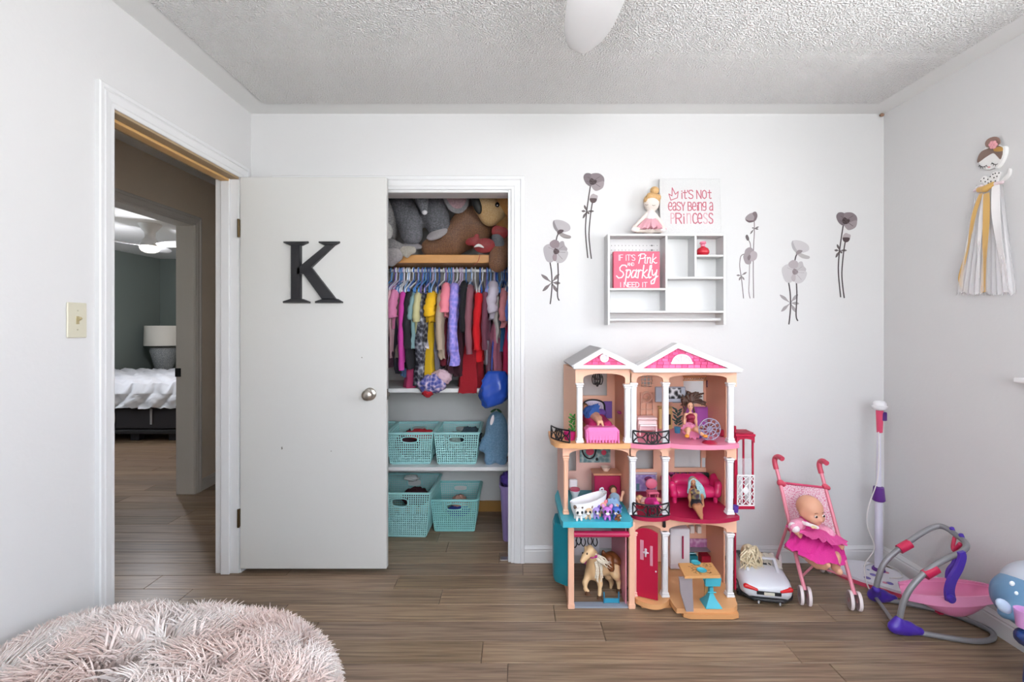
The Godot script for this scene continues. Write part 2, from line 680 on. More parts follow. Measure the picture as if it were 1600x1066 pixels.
	casing(w, Vector3(-2.45, 0, -3.635), Vector3(-2.45, 2.06, -3.635), Vector3.RIGHT, Vector3.FORWARD, 0.07, 0.0, 1.0)
	casing(w, Vector3(-2.45, 0, -2.86), Vector3(-2.45, 2.06, -2.86), Vector3.RIGHT, Vector3.BACK, 0.07, 0.0, 1.0)
	casing(w, Vector3(-2.45, 2.06, -2.86), Vector3(-2.45, 2.06, -3.635), Vector3.RIGHT, Vector3.UP, 0.07, 1.0, 1.0)
	w.slab(Vector3(-2.446, 0, -3.63), Vector3(-2.584, 2.06, -3.645), 0.002)
	w.slab(Vector3(-2.446, 0, -2.85), Vector3(-2.584, 2.06, -2.865), 0.002)
	w.slab(Vector3(-2.446, 2.055, -2.85), Vector3(-2.584, 2.07, -3.645), 0.002)
	var t6 := struct("trim_6", w, mat("cfc9c2", 0.45))
	part("strike_plate", MB.new().slab(Vector3(-2.545, 0.9, -3.625), Vector3(-2.588, 0.965, -3.632), 0.001), mat("2a2928", 0.4, 0.7), t6, true)
	# baseboards
	w = MB.new()
	baseboard(w, Vector3(0.054, 0, BACK), Vector3(RIGHT, 0, BACK), Vector3.BACK)
	struct("baseboard_back", w, trim_white)
	w = MB.new()
	baseboard(w, Vector3(RIGHT, 0, BACK), Vector3(RIGHT, 0, FRONT), Vector3.LEFT)
	struct("baseboard_right", w, trim_white)
	w = MB.new()
	baseboard(w, Vector3(LEFT, 0, -1.62), Vector3(LEFT, 0, FRONT), Vector3.RIGHT)
	struct("baseboard_left", w, trim_white)
	w = MB.new()
	baseboard(w, Vector3(-2.45, 0, -3.705), Vector3(-2.45, 0, -5.1), Vector3.RIGHT)
	struct("baseboard_hall", w, mat("cfc9c2", 0.45))
	build_floor()
	part("transition_strip", MB.new().slab(Vector3(-0.075, -0.001, -2.6), Vector3(-0.034, 0.003, -2.64), 0.001), mat("b9b7b2", 0.3, 0.9), get_node("floor"), true)

func window(nm: String, at: Vector3, z0: float, z1: float, y0: float, y1: float, face: float, s: float) -> MeshInstance3D:
	# s: +1 when the room lies towards -x of the window
	var f := MB.new()
	var d := 0.028
	f.slab(Vector3(at.x - d, y0, z0), Vector3(at.x + d, y0 + 0.05, z1), 0.003)
	f.slab(Vector3(at.x - d, y1 - 0.05, z0), Vector3(at.x + d, y1, z1), 0.003)
	for z in [z0 + 0.025, z1 - 0.025, (z0 + z1) / 2]:
		f.box(Vector3(at.x, (y0 + y1) / 2, z), Vector3(d * 2, y1 - y0, 0.05), 0.003)
	var o := struct(nm, f, mat("f2f2f2", 0.35))
	var glass := StandardMaterial3D.new()
	glass.transparency = BaseMaterial3D.TRANSPARENCY_ALPHA
	glass.albedo_color = Color(0.95, 0.98, 1.0, 0.04)
	glass.roughness = 0.02
	for k in 2:
		var za := z0 + 0.05 if k == 0 else (z0 + z1) / 2 + 0.025
		var zb := (z0 + z1) / 2 - 0.025 if k == 0 else z1 - 0.05
		part("pane", MB.new().slab(Vector3(at.x - 0.002, y0 + 0.05, za), Vector3(at.x + 0.002, y1 - 0.05, zb)), glass, o, true)
	part("window_sill", MB.new().slab(Vector3(face - s * 0.05, y0 - 0.02, z0 - (0.37 if nm == "window_1" else 0.112)), Vector3(at.x - s * d, y0, z1 + 0.112), 0.004), mat("f4f4f4", 0.35), o, true)
	var w := MB.new()
	var ov := Vector3.LEFT * s
	casing(w, Vector3(face, y0, z0), Vector3(face, y1, z0), ov, Vector3.FORWARD, 0.07, 0.0, 1.0)
	casing(w, Vector3(face, y0, z1), Vector3(face, y1, z1), ov, Vector3.BACK, 0.07, 0.0, 1.0)
	casing(w, Vector3(face, y1, z0), Vector3(face, y1, z1), ov, Vector3.UP, 0.07, 1.0, 1.0)
	part("window_casing", w, trim_white, o, true)
	return o

func wood_image(seed: int, w: int, h: int, dark: Color, mid: Color, pale: Color) -> ImageTexture:
	var a := FastNoiseLite.new()
	a.seed = seed
	a.frequency = 0.011
	a.fractal_octaves = 4
	var b := FastNoiseLite.new()
	b.seed = seed + 7
	b.frequency = 0.05
	b.fractal_octaves = 3
	var im := Image.create(w, h, false, Image.FORMAT_RGB8)
	for y in h:
		for x in w:
			var u := x * TAU / w          # wraps along the grain
			var gx := cos(u) * 40.0
			var gz := sin(u) * 40.0
			var s := a.get_noise_3d(gx * 0.8, y * 3.2, gz * 0.8)
			var t := b.get_noise_3d(gx * 0.45, y * 5.0, gz * 0.45)
			var g := clampf(0.5 + s * 0.75 + t * 0.5, 0.0, 1.0)
			var c := dark.lerp(mid, minf(g * 2.0, 1.0)).lerp(pale, maxf(g * 2.0 - 1.0, 0.0))
			im.set_pixel(x, y, c)
	return ImageTexture.create_from_image(im)

func build_floor() -> void:
	var fl := struct("floor", MB.new().slab(Vector3(-6.12, -0.1, 1.2), Vector3(RIGHT + T, -0.006, -8.17)), mat("55473b", 0.7))
	var tex := [wood_image(4, 512, 384, Color("665445"), Color("84705d"), Color("9b8871")), wood_image(31, 512, 384, Color("6a5847"), Color("88735f"), Color("a08c74"))]
	var fm := []
	var rng := RandomNumberGenerator.new()
	rng.seed = 77
	for k in 8:
		var m := StandardMaterial3D.new()
		m.albedo_texture = tex[k % 2]
		var q := 0.9 + 0.05 * (k % 4)
		m.albedo_color = Color(q, q * 0.985, q * (0.96 + 0.012 * (k / 2)))
		m.roughness = 0.33
		m.heightmap_enabled = true
		m.heightmap_texture = tex[k % 2]
		m.heightmap_scale = 0.035
		m.metallic_specular = 0.45
		m.uv1_triplanar = true
		m.uv1_world_triplanar = true
		m.uv1_triplanar_sharpness = 8.0
		m.uv1_scale = Vector3(0.85, 0.85, 4.2)
		m.uv1_offset = Vector3(rng.randf(), rng.randf(), rng.randf())
		fm.append(m)
	var pw := 0.1275
	var cache := {}
	var count := 0
	var rest := MB.new()
	for r in range(-6, 60):
		var z1 := -1.424 - (r - 5) * pw        # a seam falls on z = -2.189
		var x := -6.05 - rng.randf() * 1.2
		while x < RIGHT:
			var a := maxf(x, -6.0)
			var b := minf(x + 1.22, RIGHT)
			x += 1.22
			if b - a < 0.03:
				continue
			var zc := z1 - pw / 2
			if zc < -8.0 or zc > FRONT:
				continue
			var in_room: bool = b > LEFT and zc < -1.3 and zc > -3.4
			var in_hall: bool = b > -4.7 and a < -1.2 and zc < -1.4 and zc > -5.6
			if (in_room or in_hall) and count < 295:
				var key := roundi((b - a) * 1000)
				if not cache.has(key):
					cache[key] = MB.new().box(Vector3(0, -0.006, 0), Vector3(b - a - 0.0016, 0.012, pw - 0.0016), 0.0014).mesh()
				var p := MeshInstance3D.new()
				p.name = "plank"
				p.mesh = cache[key]
				p.material_override = fm[rng.randi() % 8]
				p.position = Vector3((a + b) / 2, 0, zc)
				fl.add_child(p, true)
				count += 1
			else:
				rest.box(Vector3((a + b) / 2, -0.006, zc), Vector3(b - a - 0.0016, 0.012, pw - 0.0016), 0.0014)
	var o := part("plank_field", rest, fm[1], fl, true)
	o.set_meta("kind", "stuff")

# ------------------------------------------------------------------ door, fans
func ridge(mb: MB, poly: PackedVector2Array, h: float, xf: Transform3D, inset := 0.35) -> void:   # convex outline with a chamfered front
	var c := Vector2.ZERO
	for q in poly:
		c += q
	c /= poly.size()
	var R := []
	for s in [[0.0, 0.0], [0.0, h * 0.45], [1.0, h]]:
		var r := PackedVector3Array()
		for q in poly:
			var d: Vector2 = c - q
			var m: Vector2 = q + Vector2(signf(d.x) * minf(absf(d.x) * inset, 0.012), signf(d.y) * minf(absf(d.y) * inset, 0.012)) * s[0]
			r.append(xf * Vector3(m.x, m.y, s[1]))
		R.append(r)
	mb.loft(R, true, true, 0.9)

func build_door() -> void:
	# the bedroom door, swung fully open in front of the closet
	var z := -2.457
	var x0 := -1.417
	var x1 := -0.659
	var o := Node3D.new()
	o.name = "door_1"
	o.set_meta("kind", "structure")
	add_child(o)
	o.position = Vector3((x0 + x1) / 2, 0.026, z)
	tag(o, "plain white flush bedroom door standing open with a silver knob and a black letter", "door")
	var dm := mat("d3d2cf", 0.42, 0.0, {"heightmap_enabled": true, "heightmap_texture": noise_tex(0.03, 256, 2, 8), "heightmap_scale": 0.03, "uv1_triplanar": true, "uv1_world_triplanar": true, "uv1_scale": Vector3.ONE * 2.0})
	part("door_leaf", MB.new().slab(Vector3(x0, 0.026, z), Vector3(x1, 2.056, z - 0.035), 0.003), dm, o, true)
	var metal := mat("b9b3aa", 0.28, 1.0)
	var k := Vector3(-0.745, 0.932, z)
	var mb := MB.new()
	var fw := Transform3D(Basis(Vector3.RIGHT, PI / 2), k)
	mb.lathe([Vector2(0, 0.0), Vector2(0.033, 0.0), Vector2(0.033, 0.004), Vector2(0.028, 0.009), Vector2(0.013, 0.011), Vector2(0.012, 0.03), Vector2(0.02, 0.034), Vector2(0.027, 0.043), Vector2(0.0275, 0.053), Vector2(0.023, 0.061), Vector2(0.012, 0.064), Vector2(0, 0.0645)], 28, fw)
	part("door_knob", mb, metal, o, true)
	part("latch_plate", MB.new().slab(Vector3(x1 - 0.001, 0.9, z - 0.007), Vector3(x1 + 0.0015, 0.957, z - 0.028), 0.0006).box(Vector3(x1 + 0.005, 0.929, z - 0.018), Vector3(0.012, 0.022, 0.012), 0.003), mat("8f8a82", 0.35, 1.0), o, true)
	for y in [1.79, 0.29]:
		var h := MB.new()
		h.slab(Vector3(x0 - 0.001, y - 0.045, z - 0.001), Vector3(x0 - 0.012, y + 0.045, z - 0.03), 0.001)
		h.lathe([Vector2(0.006, -0.047), Vector2(0.006, 0.047)], 10, Transform3D(Basis(), Vector3(x0 - 0.006, y, z + 0.004)))
		part("hinge", h, mat("5a4a34", 0.4, 0.9), o, true)
	for s in [[440, 703, 0.018, 0.006], [565, 560, 0.008, 0.004], [517, 706, 0.006, 0.004]]:
		var p := pt(s[0], s[1], -z)
		part("scuff", MB.new().prism(V2([0, 0, s[3], s[2] * 0.3, s[3] * 0.5, s[2], -s[3] * 0.3, s[2] * 0.6]), 0.0004, Transform3D(Basis(), p)), mat("6d6862", 0.8), o, true)
	# black letter
	var L := MB.new()
	var u := 0.3185
	var P := []
	for q in [
		[[0.0, 0.0, 0.45, 0.0, 0.45, 0.025, 0.33, 0.07, 0.12, 0.07, 0.0, 0.025]],
		[[0.135, 0.05, 0.305, 0.05, 0.305, 0.95, 0.135, 0.95]],
		[[0.01, 1.0, 0.42, 1.0, 0.42, 0.975, 0.32, 0.93, 0.12, 0.93, 0.01, 0.975]],
		[[0.6, 1.0, 0.95, 1.0, 0.95, 0.975, 0.88, 0.94, 0.7, 0.93, 0.6, 0.975]],
		[[0.24, 0.445, 0.4, 0.5, 0.88, 0.945, 0.74, 0.945, 0.24, 0.545]],
		[[0.33, 0.5, 0.47, 0.59, 0.9, 0.06, 0.67, 0.06]],
		[[0.54, 0.0, 1.0, 0.0, 1.0, 0.025, 0.92, 0.07, 0.66, 0.07, 0.54, 0.025]]]:
		ridge(L, V2(q[0]), 0.07, Transform3D(Basis.from_scale(Vector3(u * 0.96, u, u)), Vector3(-1.189, 1.402, z)), 0.4)
	solo("wall_letter", L, mat("1d1d21", 0.42), "large black serif letter K hung on the white door", "letter")

func make_fan(at: Vector3, turn: float, label: String, on: float) -> Node3D:
	var o := thing("ceiling_fan", label, "ceiling fan", at, turn)
	var wm := mat("d6d6d6", 0.4)
	part("canopy", MB.new().lathe([Vector2(0.11, 0.0), Vector2(0.11, -0.012), Vector2(0.085, -0.045), Vector2(0.052, -0.095), Vector2(0.05, -0.15), Vector2(0.075, -0.195), Vector2(0.1, -0.225), Vector2(0.1, -0.25), Vector2(0, -0.25)], 28), wm, o)
	var g := StandardMaterial3D.new()
	g.albedo_color = Color("f5f2ea")
	g.emission_enabled = true
	g.emission = Color("fff4e2")
	g.emission_energy_multiplier = 5.0 if on > 0.0 else 0.0
	part("lamp_globe", MB.new().lathe([Vector2(0.098, -0.25), Vector2(0.096, -0.275), Vector2(0.08, -0.302), Vector2(0.045, -0.32), Vector2(0, -0.326)], 28), g, o)
	for i in 3:
		var R := []
		for s in 11:
			var t := 1.0 - pow(1.0 - s / 10.0, 1.7)
			var r := 0.085 + 0.605 * t
			var hw := lerpf(0.05, 0.088, smoothstep(0.0, 0.45, t)) * sqrt(maxf(0.004, 1.0 - pow(t, 6.0)))
			var mid := 0.0
			var tw := lerpf(0.3, 0.12, t)
			var ring := PackedVector3Array()
			for q in 10:
				var a := TAU * q / 10
				var e := Vector2(cos(a) * hw + mid, sin(a) * 0.006)
				ring.append(Vector3(e.x, -0.24 + e.y + (e.x - mid) * tw + 0.02 * t, -r))
			R.append(ring)
		var b := part("blade", MB.new().loft(R, true, true, 0.2), wm, o)
		b.rotation.y = TAU * i / 3
	if on > 0.0:
		var l := OmniLight3D.new()
		l.name = "lamp_light"
		l.position = Vector3(0, -0.295, 0)
		l.light_color = Color("f7f8ff")
		l.light_energy = on
		l.omni_range = 12.0
		l.omni_attenuation = 2.0
		l.light_size = 0.06
		l.shadow_enabled = true
		o.add_child(l)
	return o

func build_fans() -> void:
	make_fan(Vector3(0.235, TOP - 0.004, -0.93), 0.0, "white ceiling fan whose rounded blade reaches into the top of the picture", lamp_energy)
	make_fan(Vector3(-4.1, TOP, -5.35), 0.4, "white ceiling fan with a lit lamp in the bedroom across the hall", bedroom_lamp_energy)
	# light switch by the doorway
	var o := thing("light_switch", "beige toggle light switch plate on the white wall left of the doorway", "switch", Vector3(LEFT, 1.245, -1.55))
	var cream := mat("cdc8b4", 0.4)
	part("plate", MB.new().box(Vector3(0.003, 0.055, 0), Vector3(0.006, 0.115, 0.07), 0.0025), cream, o)
	part("toggle", MB.new().box(Vector3(0.006, 0.055, 0), Vector3(0.003, 0.026, 0.012), 0.001).box(Vector3(0.012, 0.059, 0), Vector3(0.016, 0.009, 0.008), 0.002, Basis(Vector3.BACK, 0.5)), mat("a89a74", 0.4), o)
	for y in [0.024, 0.086]:
		part("screw", MB.new().disc(Vector3(0.006, y, 0), 0.003, 0.0022, Basis(Vector3.BACK, PI / 2), 10), mat("b8b29c", 0.4, 0.5), o)
	solo("corner_sensor", MB.new().ball(Vector3(RIGHT - 0.02, TOP - 0.012, BACK + 0.012), Vector3(0.012, 0.009, 0.009)), mat("7a5c48", 0.6), "small brown knob in the upper right corner of the back wall", "sensor")

# ------------------------------------------------------------------ bedroom across the hall
func build_bedroom() -> void:
	var o := thing("bed", "dark upholstered bed under a puckered white comforter in the far bedroom", "bed", Vector3(-4.85, 0, -6.25))
	var dark := mat("232024", 0.8)
	part("bed_base", MB.new().slab(Vector3(-5.95, 0.13, -5.32), Vector3(-3.76, 0.38, -7.15), 0.02), dark, o, true)
	part("lower_rail", MB.new().slab(Vector3(-5.95, 0.085, -5.3), Vector3(-3.75, 0.13, -7.16), 0.008), mat("17161a", 0.5), o, true)
	for x in [-4.28, -3.85, -5.7]:
		for z in [-5.4, -7.05]:
			part("leg", MB.new().slab(Vector3(x - 0.05, 0, z - 0.04), Vector3(x + 0.05, 0.09, z + 0.04), 0.005), dark, o, true)
	part("mattress", MB.new().slab(Vector3(-5.93, 0.38, -5.36), Vector3(-3.8, 0.57, -7.11), 0.05), mat("dfdfe2", 0.8), o, true)
	part("fabric_tab", MB.new().slab(Vector3(-4.075, 0.19, -5.318), Vector3(-4.045, 0.37, -5.31), 0.004), mat("8d8c90", 0.7), o, true)
	part("oval_handle", MB.new().tube(spl([Vector3(-4.51, 0.16, -5.315), Vector3(-4.475, 0.2, -5.315), Vector3(-4.475, 0.32, -5.315), Vector3(-4.51, 0.36, -5.315), Vector3(-4.545, 0.32, -5.315), Vector3(-4.545, 0.2, -5.315)], 5, true), 0.007, 6, true), mat("c9c6c0", 0.4), o, true)
	var f := FastNoiseLite.new()
	f.seed = 3
	f.frequency = 2.6
	var R := []
	for i in 89:
		var x := lerpf(-5.9, -3.73, i / 88.0)
		var r := PackedVector3Array()
		var hem := 0.385 + 0.03 * f.get_noise_2d(x * 2.0, 9.0)
		for j in 74:
			var z: float
			var y: float
			var nn: Vector3
			if j < 14:
				var t := j / 14.0
				z = -5.285 - 0.02 * t
				y = lerpf(hem, 0.56, t)
				nn = Vector3(0, 0, 1)
			else:
				var t := (j - 14) / 59.0
				z = lerpf(-5.32, -7.2, t)
				y = 0.6 + 0.012 * sin(t * 3.0)
				nn = Vector3(0, 1, 0.2)
			var a := (x + z) * 13.0
			var b := (x - z) * 13.0
			var arc := (y if j < 14 else 0.0) * 13.0
			var puff := pow(absf(sin(a + arc) * sin(b - arc)), 0.35) * 0.06 + f.get_noise_3d(x * 3.0, y * 3.0, z * 3.0) * 0.035
			r.append(Vector3(x, y, z) + nn * puff)
		R.append(r)
	part("comforter", MB.new().loft(R, false, false, -1.0), cloth("e6e8ee"), o, true)
	o = thing("nightstand", "dark nightstand in the far bedroom corner behind the bed", "nightstand", Vector3(-5.58, 0, -7.6))
	part("body", MB.new().box(Vector3(0, 0.29, 0), Vector3(0.66, 0.58, 0.5), 0.006), mat("2a2321", 0.5), o)
	part("top", MB.new().box(Vector3(0, 0.592, 0), Vector3(0.72, 0.026, 0.54), 0.006), mat("2a2321", 0.4), o)
	o = thing("table_lamp", "table lamp with white drum shade and mosaic glass jar base", "lamp", Vector3(-5.6, 0.605, -7.6))
	var base := StandardMaterial3D.new()
	base.albedo_texture = noise_tex(0.09, 256, 2, 14, FastNoiseLite.TYPE_CELLULAR, "50565a", "f4f6f6")
	base.roughness = 0.2
	base.uv1_triplanar = true
	base.uv1_scale = Vector3.ONE * 7.0
	part("lamp_base", MB.new().lathe([Vector2(0.1, 0), Vector2(0.12, 0.01), Vector2(0.13, 0.05), Vector2(0.165, 0.2), Vector2(0.19, 0.3), Vector2(0.18, 0.35), Vector2(0.1, 0.385), Vector2(0.03, 0.4), Vector2(0.02, 0.46)], 28), base, o)
	part("lamp_shade", MB.new().lathe([Vector2(0.262, 0.385), Vector2(0.255, 0.7), Vector2(0.25, 0.7), Vector2(0.257, 0.385), Vector2(0.262, 0.385)], 36), mat("ece8de", 0.8), o)

# ------------------------------------------------------------------ closet
func basket(at: Vector3, turn: float, w: float, d: float, h: float, hex: String, label: String) -> void:
	var o := thing("storage_basket", label, "basket", at, turn, "")
	var m := mat(hex, 0.5)
	var k := 0.86
	var th := 0.0035
	var lat := MB.new()
	for s in 4:
		var bs := Basis(Vector3.UP, s * PI / 2)
		var W := w if s % 2 == 0 else d
		var D := d if s % 2 == 0 else w
		var at2 := func(u: float, t: float) -> Vector3:
			var q := lerpf(k, 1.0, t)
			return bs * Vector3(u * W * q, h * t, D / 2 * q)
		var handle: bool = s % 2 == 0
		var nu := int(W / 0.0135)
		for i in nu + 1:
			var u := -0.5 + float(i) / nu
			var segs := [[0.04, 0.95]]
			if handle and absf(u * W) < 0.045:
				segs = [[0.04, 0.68], [0.86, 0.95]]
			for sg in segs:
				var a: Vector3 = at2.call(u, sg[0])
				var b: Vector3 = at2.call(u, sg[1])
				lat.box((a + b) / 2, Vector3(0.0052, (b - a).length(), th), 0.0, Basis(bs * Vector3.RIGHT, (b - a).normalized(), (bs * Vector3.RIGHT).cross((b - a).normalized())))
		var nv := int(h / 0.0135)
		for i in range(1, nv):
			var t := float(i) / nv
			var segs := [[-0.5, 0.5]]
			if handle and t > 0.68 and t < 0.86:
				segs = [[-0.5, -0.05 / W], [0.05 / W, 0.5]]
			for sg in segs:
				var a: Vector3 = at2.call(sg[0], t)
				var b: Vector3 = at2.call(sg[1], t)
				lat.box((a + b) / 2, Vector3((b - a).length(), 0.0052, th * 0.9), 0.0, bs)
		if handle:
			var pth := []
			for i in 18:
				var q := TAU * i / 18
				pth.append(at2.call(cos(q) * 0.05 / W, 0.77 + signf(sin(q)) * pow(absf(sin(q)), 0.5) * 0.09) + bs * Vector3(0, 0, 0.001))
			lat.tube(pth, 0.0035, 6, true)
	part("lattice", lat, m, o)
	var rim := MB.new()
	var cr := []
	for q in [[1, 1], [1, -1], [-1, -1], [-1, 1]]:
		for j in 4:
			var a0: float = {"11": 0.0, "1-1": 1.5, "-1-1": 1.0, "-11": 0.5}["%d%d" % [q[0], q[1]]] * PI
			var a: float = a0 + (PI / 2) * (1.0 - j / 3.0)
			cr.append(Vector3(q[0] * (w / 2 - 0.015) + cos(a) * 0.018, h * 0.975, q[1] * (d / 2 - 0.015) + sin(a) * 0.018))
	rim.tube(cr, 0.0065, 8, true, 1.6)
	part("rim", rim, m, o)
	part("bottom", MB.new().box(Vector3(0, 0.006, 0), Vector3(w * k, 0.012, d * k), 0.005), m, o)

func heap(nm: String, at: Vector3, r: Vector3, hex: String, label: String, cat: String, seed: int) -> MeshInstance3D:     # a crumpled cloth
	var f := FastNoiseLite.new()
	f.seed = seed
	f.frequency = 1.0
	var R := []
	for j in 13:
		var t := PI * j / 12 - PI / 2
		var ring := PackedVector3Array()
		for i in 26:
			var a := TAU * i / 26
			var dd := Vector3(cos(t) * cos(a), sin(t), cos(t) * sin(a))
			var s := 1.0 + 0.42 * f.get_noise_3dv(dd * 2.2) + 0.16 * f.get_noise_3dv(dd * 6.0)
			ring.append(at + dd * r * s)
		R.append(ring)
	return solo(nm, MB.new().loft(R, true, true, -1.0), cloth(hex), label, cat)

func build_closet() -> void:
	solo("closet_shelf", MB.new().slab(Vector3(LEFT, 1.668, -2.88), Vector3(0.07, 1.718, CB), 0.003), mat("c08a4e", 0.5), "natural wood shelf holding the stuffed animals above the clothes", "shelf")
	var wm := mat("dcdcdc", 0.45)
	solo("closet_shelf", MB.new().slab(Vector3(LEFT, 0.885, -2.85), Vector3(0.07, 0.91, CB), 0.002), wm, "upper white closet shelf just under the hanging clothes", "shelf")
	solo("closet_shelf", MB.new().slab(Vector3(LEFT, 0.424, -2.82), Vector3(0.07, 0.446, CB), 0.002), wm, "lower white closet shelf carrying teal baskets and a blue plush", "shelf")
	solo("closet_rod", MB.new().tube([Vector3(LEFT, 1.634, -2.99), Vector3(0.07, 1.634, -2.99)], 0.011, 12), mat("d2d2d2", 0.35, 0.2), "white metal rod carrying the clothes hangers in the closet", "rod")
	var teal := "a6dcdc"
	basket(pt(648, 726, 3.02) * Vector3(1, 0, 1) + Vector3(0, 0.446, 0), 0.02, 0.275, 0.33, 0.2, teal, "teal woven basket with red cloth on the lower shelf, left of its twin")
	basket(pt(718, 726, 3.02) * Vector3(1, 0, 1) + Vector3(0, 0.446, 0), 0.0, 0.265, 0.33, 0.2, teal, "teal woven basket on the lower shelf next to the blue plush")
	basket(pt(578, 726, 3.02) * Vector3(1, 0, 1) + Vector3(0, 0.446, 0), 0.03, 0.275, 0.33, 0.2, teal, "teal woven basket on the lower shelf mostly hidden by the door")
	basket(pt(637, 740, 3.05) * Vector3(1, 0, 1), -0.03, 0.36, 0.38, 0.285, teal, "larger teal woven basket on the closet floor beside the door")
	basket(pt(715, 740, 3.12) * Vector3(1, 0, 1), 0.0, 0.285, 0.36, 0.212, "93d4d2", "smaller teal woven basket alone on the closet floor")
	heap("red_cloth", pt(660, 679, 2.98), Vector3(0.1, 0.03, 0.06), "b52430", "red cloth spilling over the rim of a teal basket", "cloth", 4)
	heap("folded_cloth", pt(636, 692, 3.05), Vector3(0.07, 0.07, 0.1), "4a2430", "dark maroon cloth lying in the shelf basket behind the red cloth", "cloth", 5)
	heap("folded_cloth", pt(735, 683, 3.03), Vector3(0.07, 0.06, 0.09), "394a55", "dark slate cloth inside the shelf basket next to the blue plush", "cloth", 6)
	heap("folded_cloth", pt(722, 688, 3.08), Vector3(0.1, 0.06, 0.09), "9fb4ae", "pale grey cloth inside the shelf basket next to the blue plush", "cloth", 16)
	heap("dark_garment", pt(650, 776, 3.05), Vector3(0.085, 0.05, 0.08), "3c1420", "dark maroon garment heaped in the big floor basket", "clothing", 7)
	heap("white_garment", pt(643, 747, 3.16), Vector3(0.05, 0.02, 0.03), "c9c9c6", "white cloth at the back of the big floor basket", "clothing", 9)
	heap("small_garment", pt(718, 786, 3.12), Vector3(0.05, 0.05, 0.05), "c99b8a", "peach coloured cloth inside the smaller floor basket", "clothing", 8)
	heap("blue_cloth", pt(716, 798, 3.08), Vector3(0.07, 0.03, 0.08), "2a3f9a", "blue cloth showing through the handle of the smaller floor basket", "cloth", 18)
	# blue round plush
	var c := pt(775, 724, 2.95)
	c.y = 0.446
	var o := thing("plush_toy", "round light blue plush with a leaf and tag, beside the shelf baskets", "plush", c)
	part("body", MB.new().blob([[Vector3(0, 0.1, 0), Vector3(0.082, 0.105, 0.08), Basis()], [Vector3(0.004, 0.2, 0), Vector3(0.068, 0.11, 0.066), Basis()], [Vector3(-0.07, 0.13, 0.03), 0.02, Vector3(-0.085, 0.09, 0.04), 0.02], [Vector3(-0.04, 0.02, 0.05), 0.03, Vector3(-0.04, 0.02, 0.06), 0.028], [Vector3(0.04, 0.02, 0.05), 0.03, Vector3(0.04, 0.02, 0.06), 0.028]], 0.008, 0.03), fur("6a9cc4", "8ab8da"), o)
	part("leaf", MB.new().ball(Vector3(-0.015, 0.318, 0.02), Vector3(0.022, 0.006, 0.03), 10, Basis(Vector3.BACK, 0.5)).ball(Vector3(0.02, 0.315, 0.01), Vector3(0.02, 0.006, 0.025), 10, Basis(Vector3.BACK, -0.6)), mat("2f5a3a", 0.7), o)
	part("paper_tag", MB.new().ball(Vector3(-0.02, 0.27, 0.076), Vector3(0.011, 0.032, 0.002), 14, Basis(Vector3.BACK, -0.25)), mat("e8dfe2", 0.5), o)
	solo("white_box", MB.new().slab(Vector3(-0.02, 0.446, -2.84), Vector3(0.06, 0.64, -3.0), 0.002), mat("c9c6cc", 0.6), "white cardboard box at the right end of the lower closet shelf", "box")
	# purple tub
	c = Vector3(-0.0, 0, -2.93)
	o = thing("storage_tub", "translucent purple plastic tub on the closet floor at the right jamb", "tub", c)
	var R := []
	for q in [[0.0, 0.8], [0.32, 1.0], [0.32, 1.06], [0.335, 1.06], [0.335, 0.98], [0.02, 0.77]]:
		var r := PackedVector3Array()
		for i in 24:
			var a := TAU * i / 24
			r.append(Vector3(0.085 * signf(cos(a)) * pow(absf(cos(a)), 0.4) * q[1], q[0], 0.13 * signf(sin(a)) * pow(absf(sin(a)), 0.4) * q[1]))
		R.append(r)
	part("tub_body", MB.new().loft(R, true, true, 0.6), mat("9a86c0", 0.4), o)
	heap("purple_cloth", Vector3(-0.03, 0.35, -2.9), Vector3(0.05, 0.045, 0.06), "5a3fa0", "dark purple cloth poking out of the purple tub", "cloth", 12)
	heap("brown_cloth", Vector3(-0.02, 0.43, -2.97), Vector3(0.04, 0.04, 0.04), "8a5f50", "brown cloth on top of the purple tub", "cloth", 13)

func hanger_mesh() -> ArrayMesh:     # local origin at the rod's axis
	var mb := MB.new()
	var hook := []
	for i in 13:
		var a := lerpf(-0.6, PI + 0.25, i / 12.0)
		hook.append(Vector3(0, sin(a) * 0.018, cos(a) * 0.018))
	hook.append(Vector3(0, -0.03, -0.006))
	hook.append(Vector3(0, -0.062, 0))
	mb.tube(hook, 0.0045, 6)
	mb.tube([Vector3(0, -0.062, 0), Vector3(0, -0.075, 0.04), Vector3(0, -0.125, 0.165), Vector3(0, -0.142, 0.172), Vector3(0, -0.15, 0.16), Vector3(0, -0.15, 0), Vector3(0, -0.15, -0.16), Vector3(0, -0.142, -0.172), Vector3(0, -0.125, -0.165), Vector3(0, -0.075, -0.04)], 0.0055, 6, true)
	return mb.mesh()

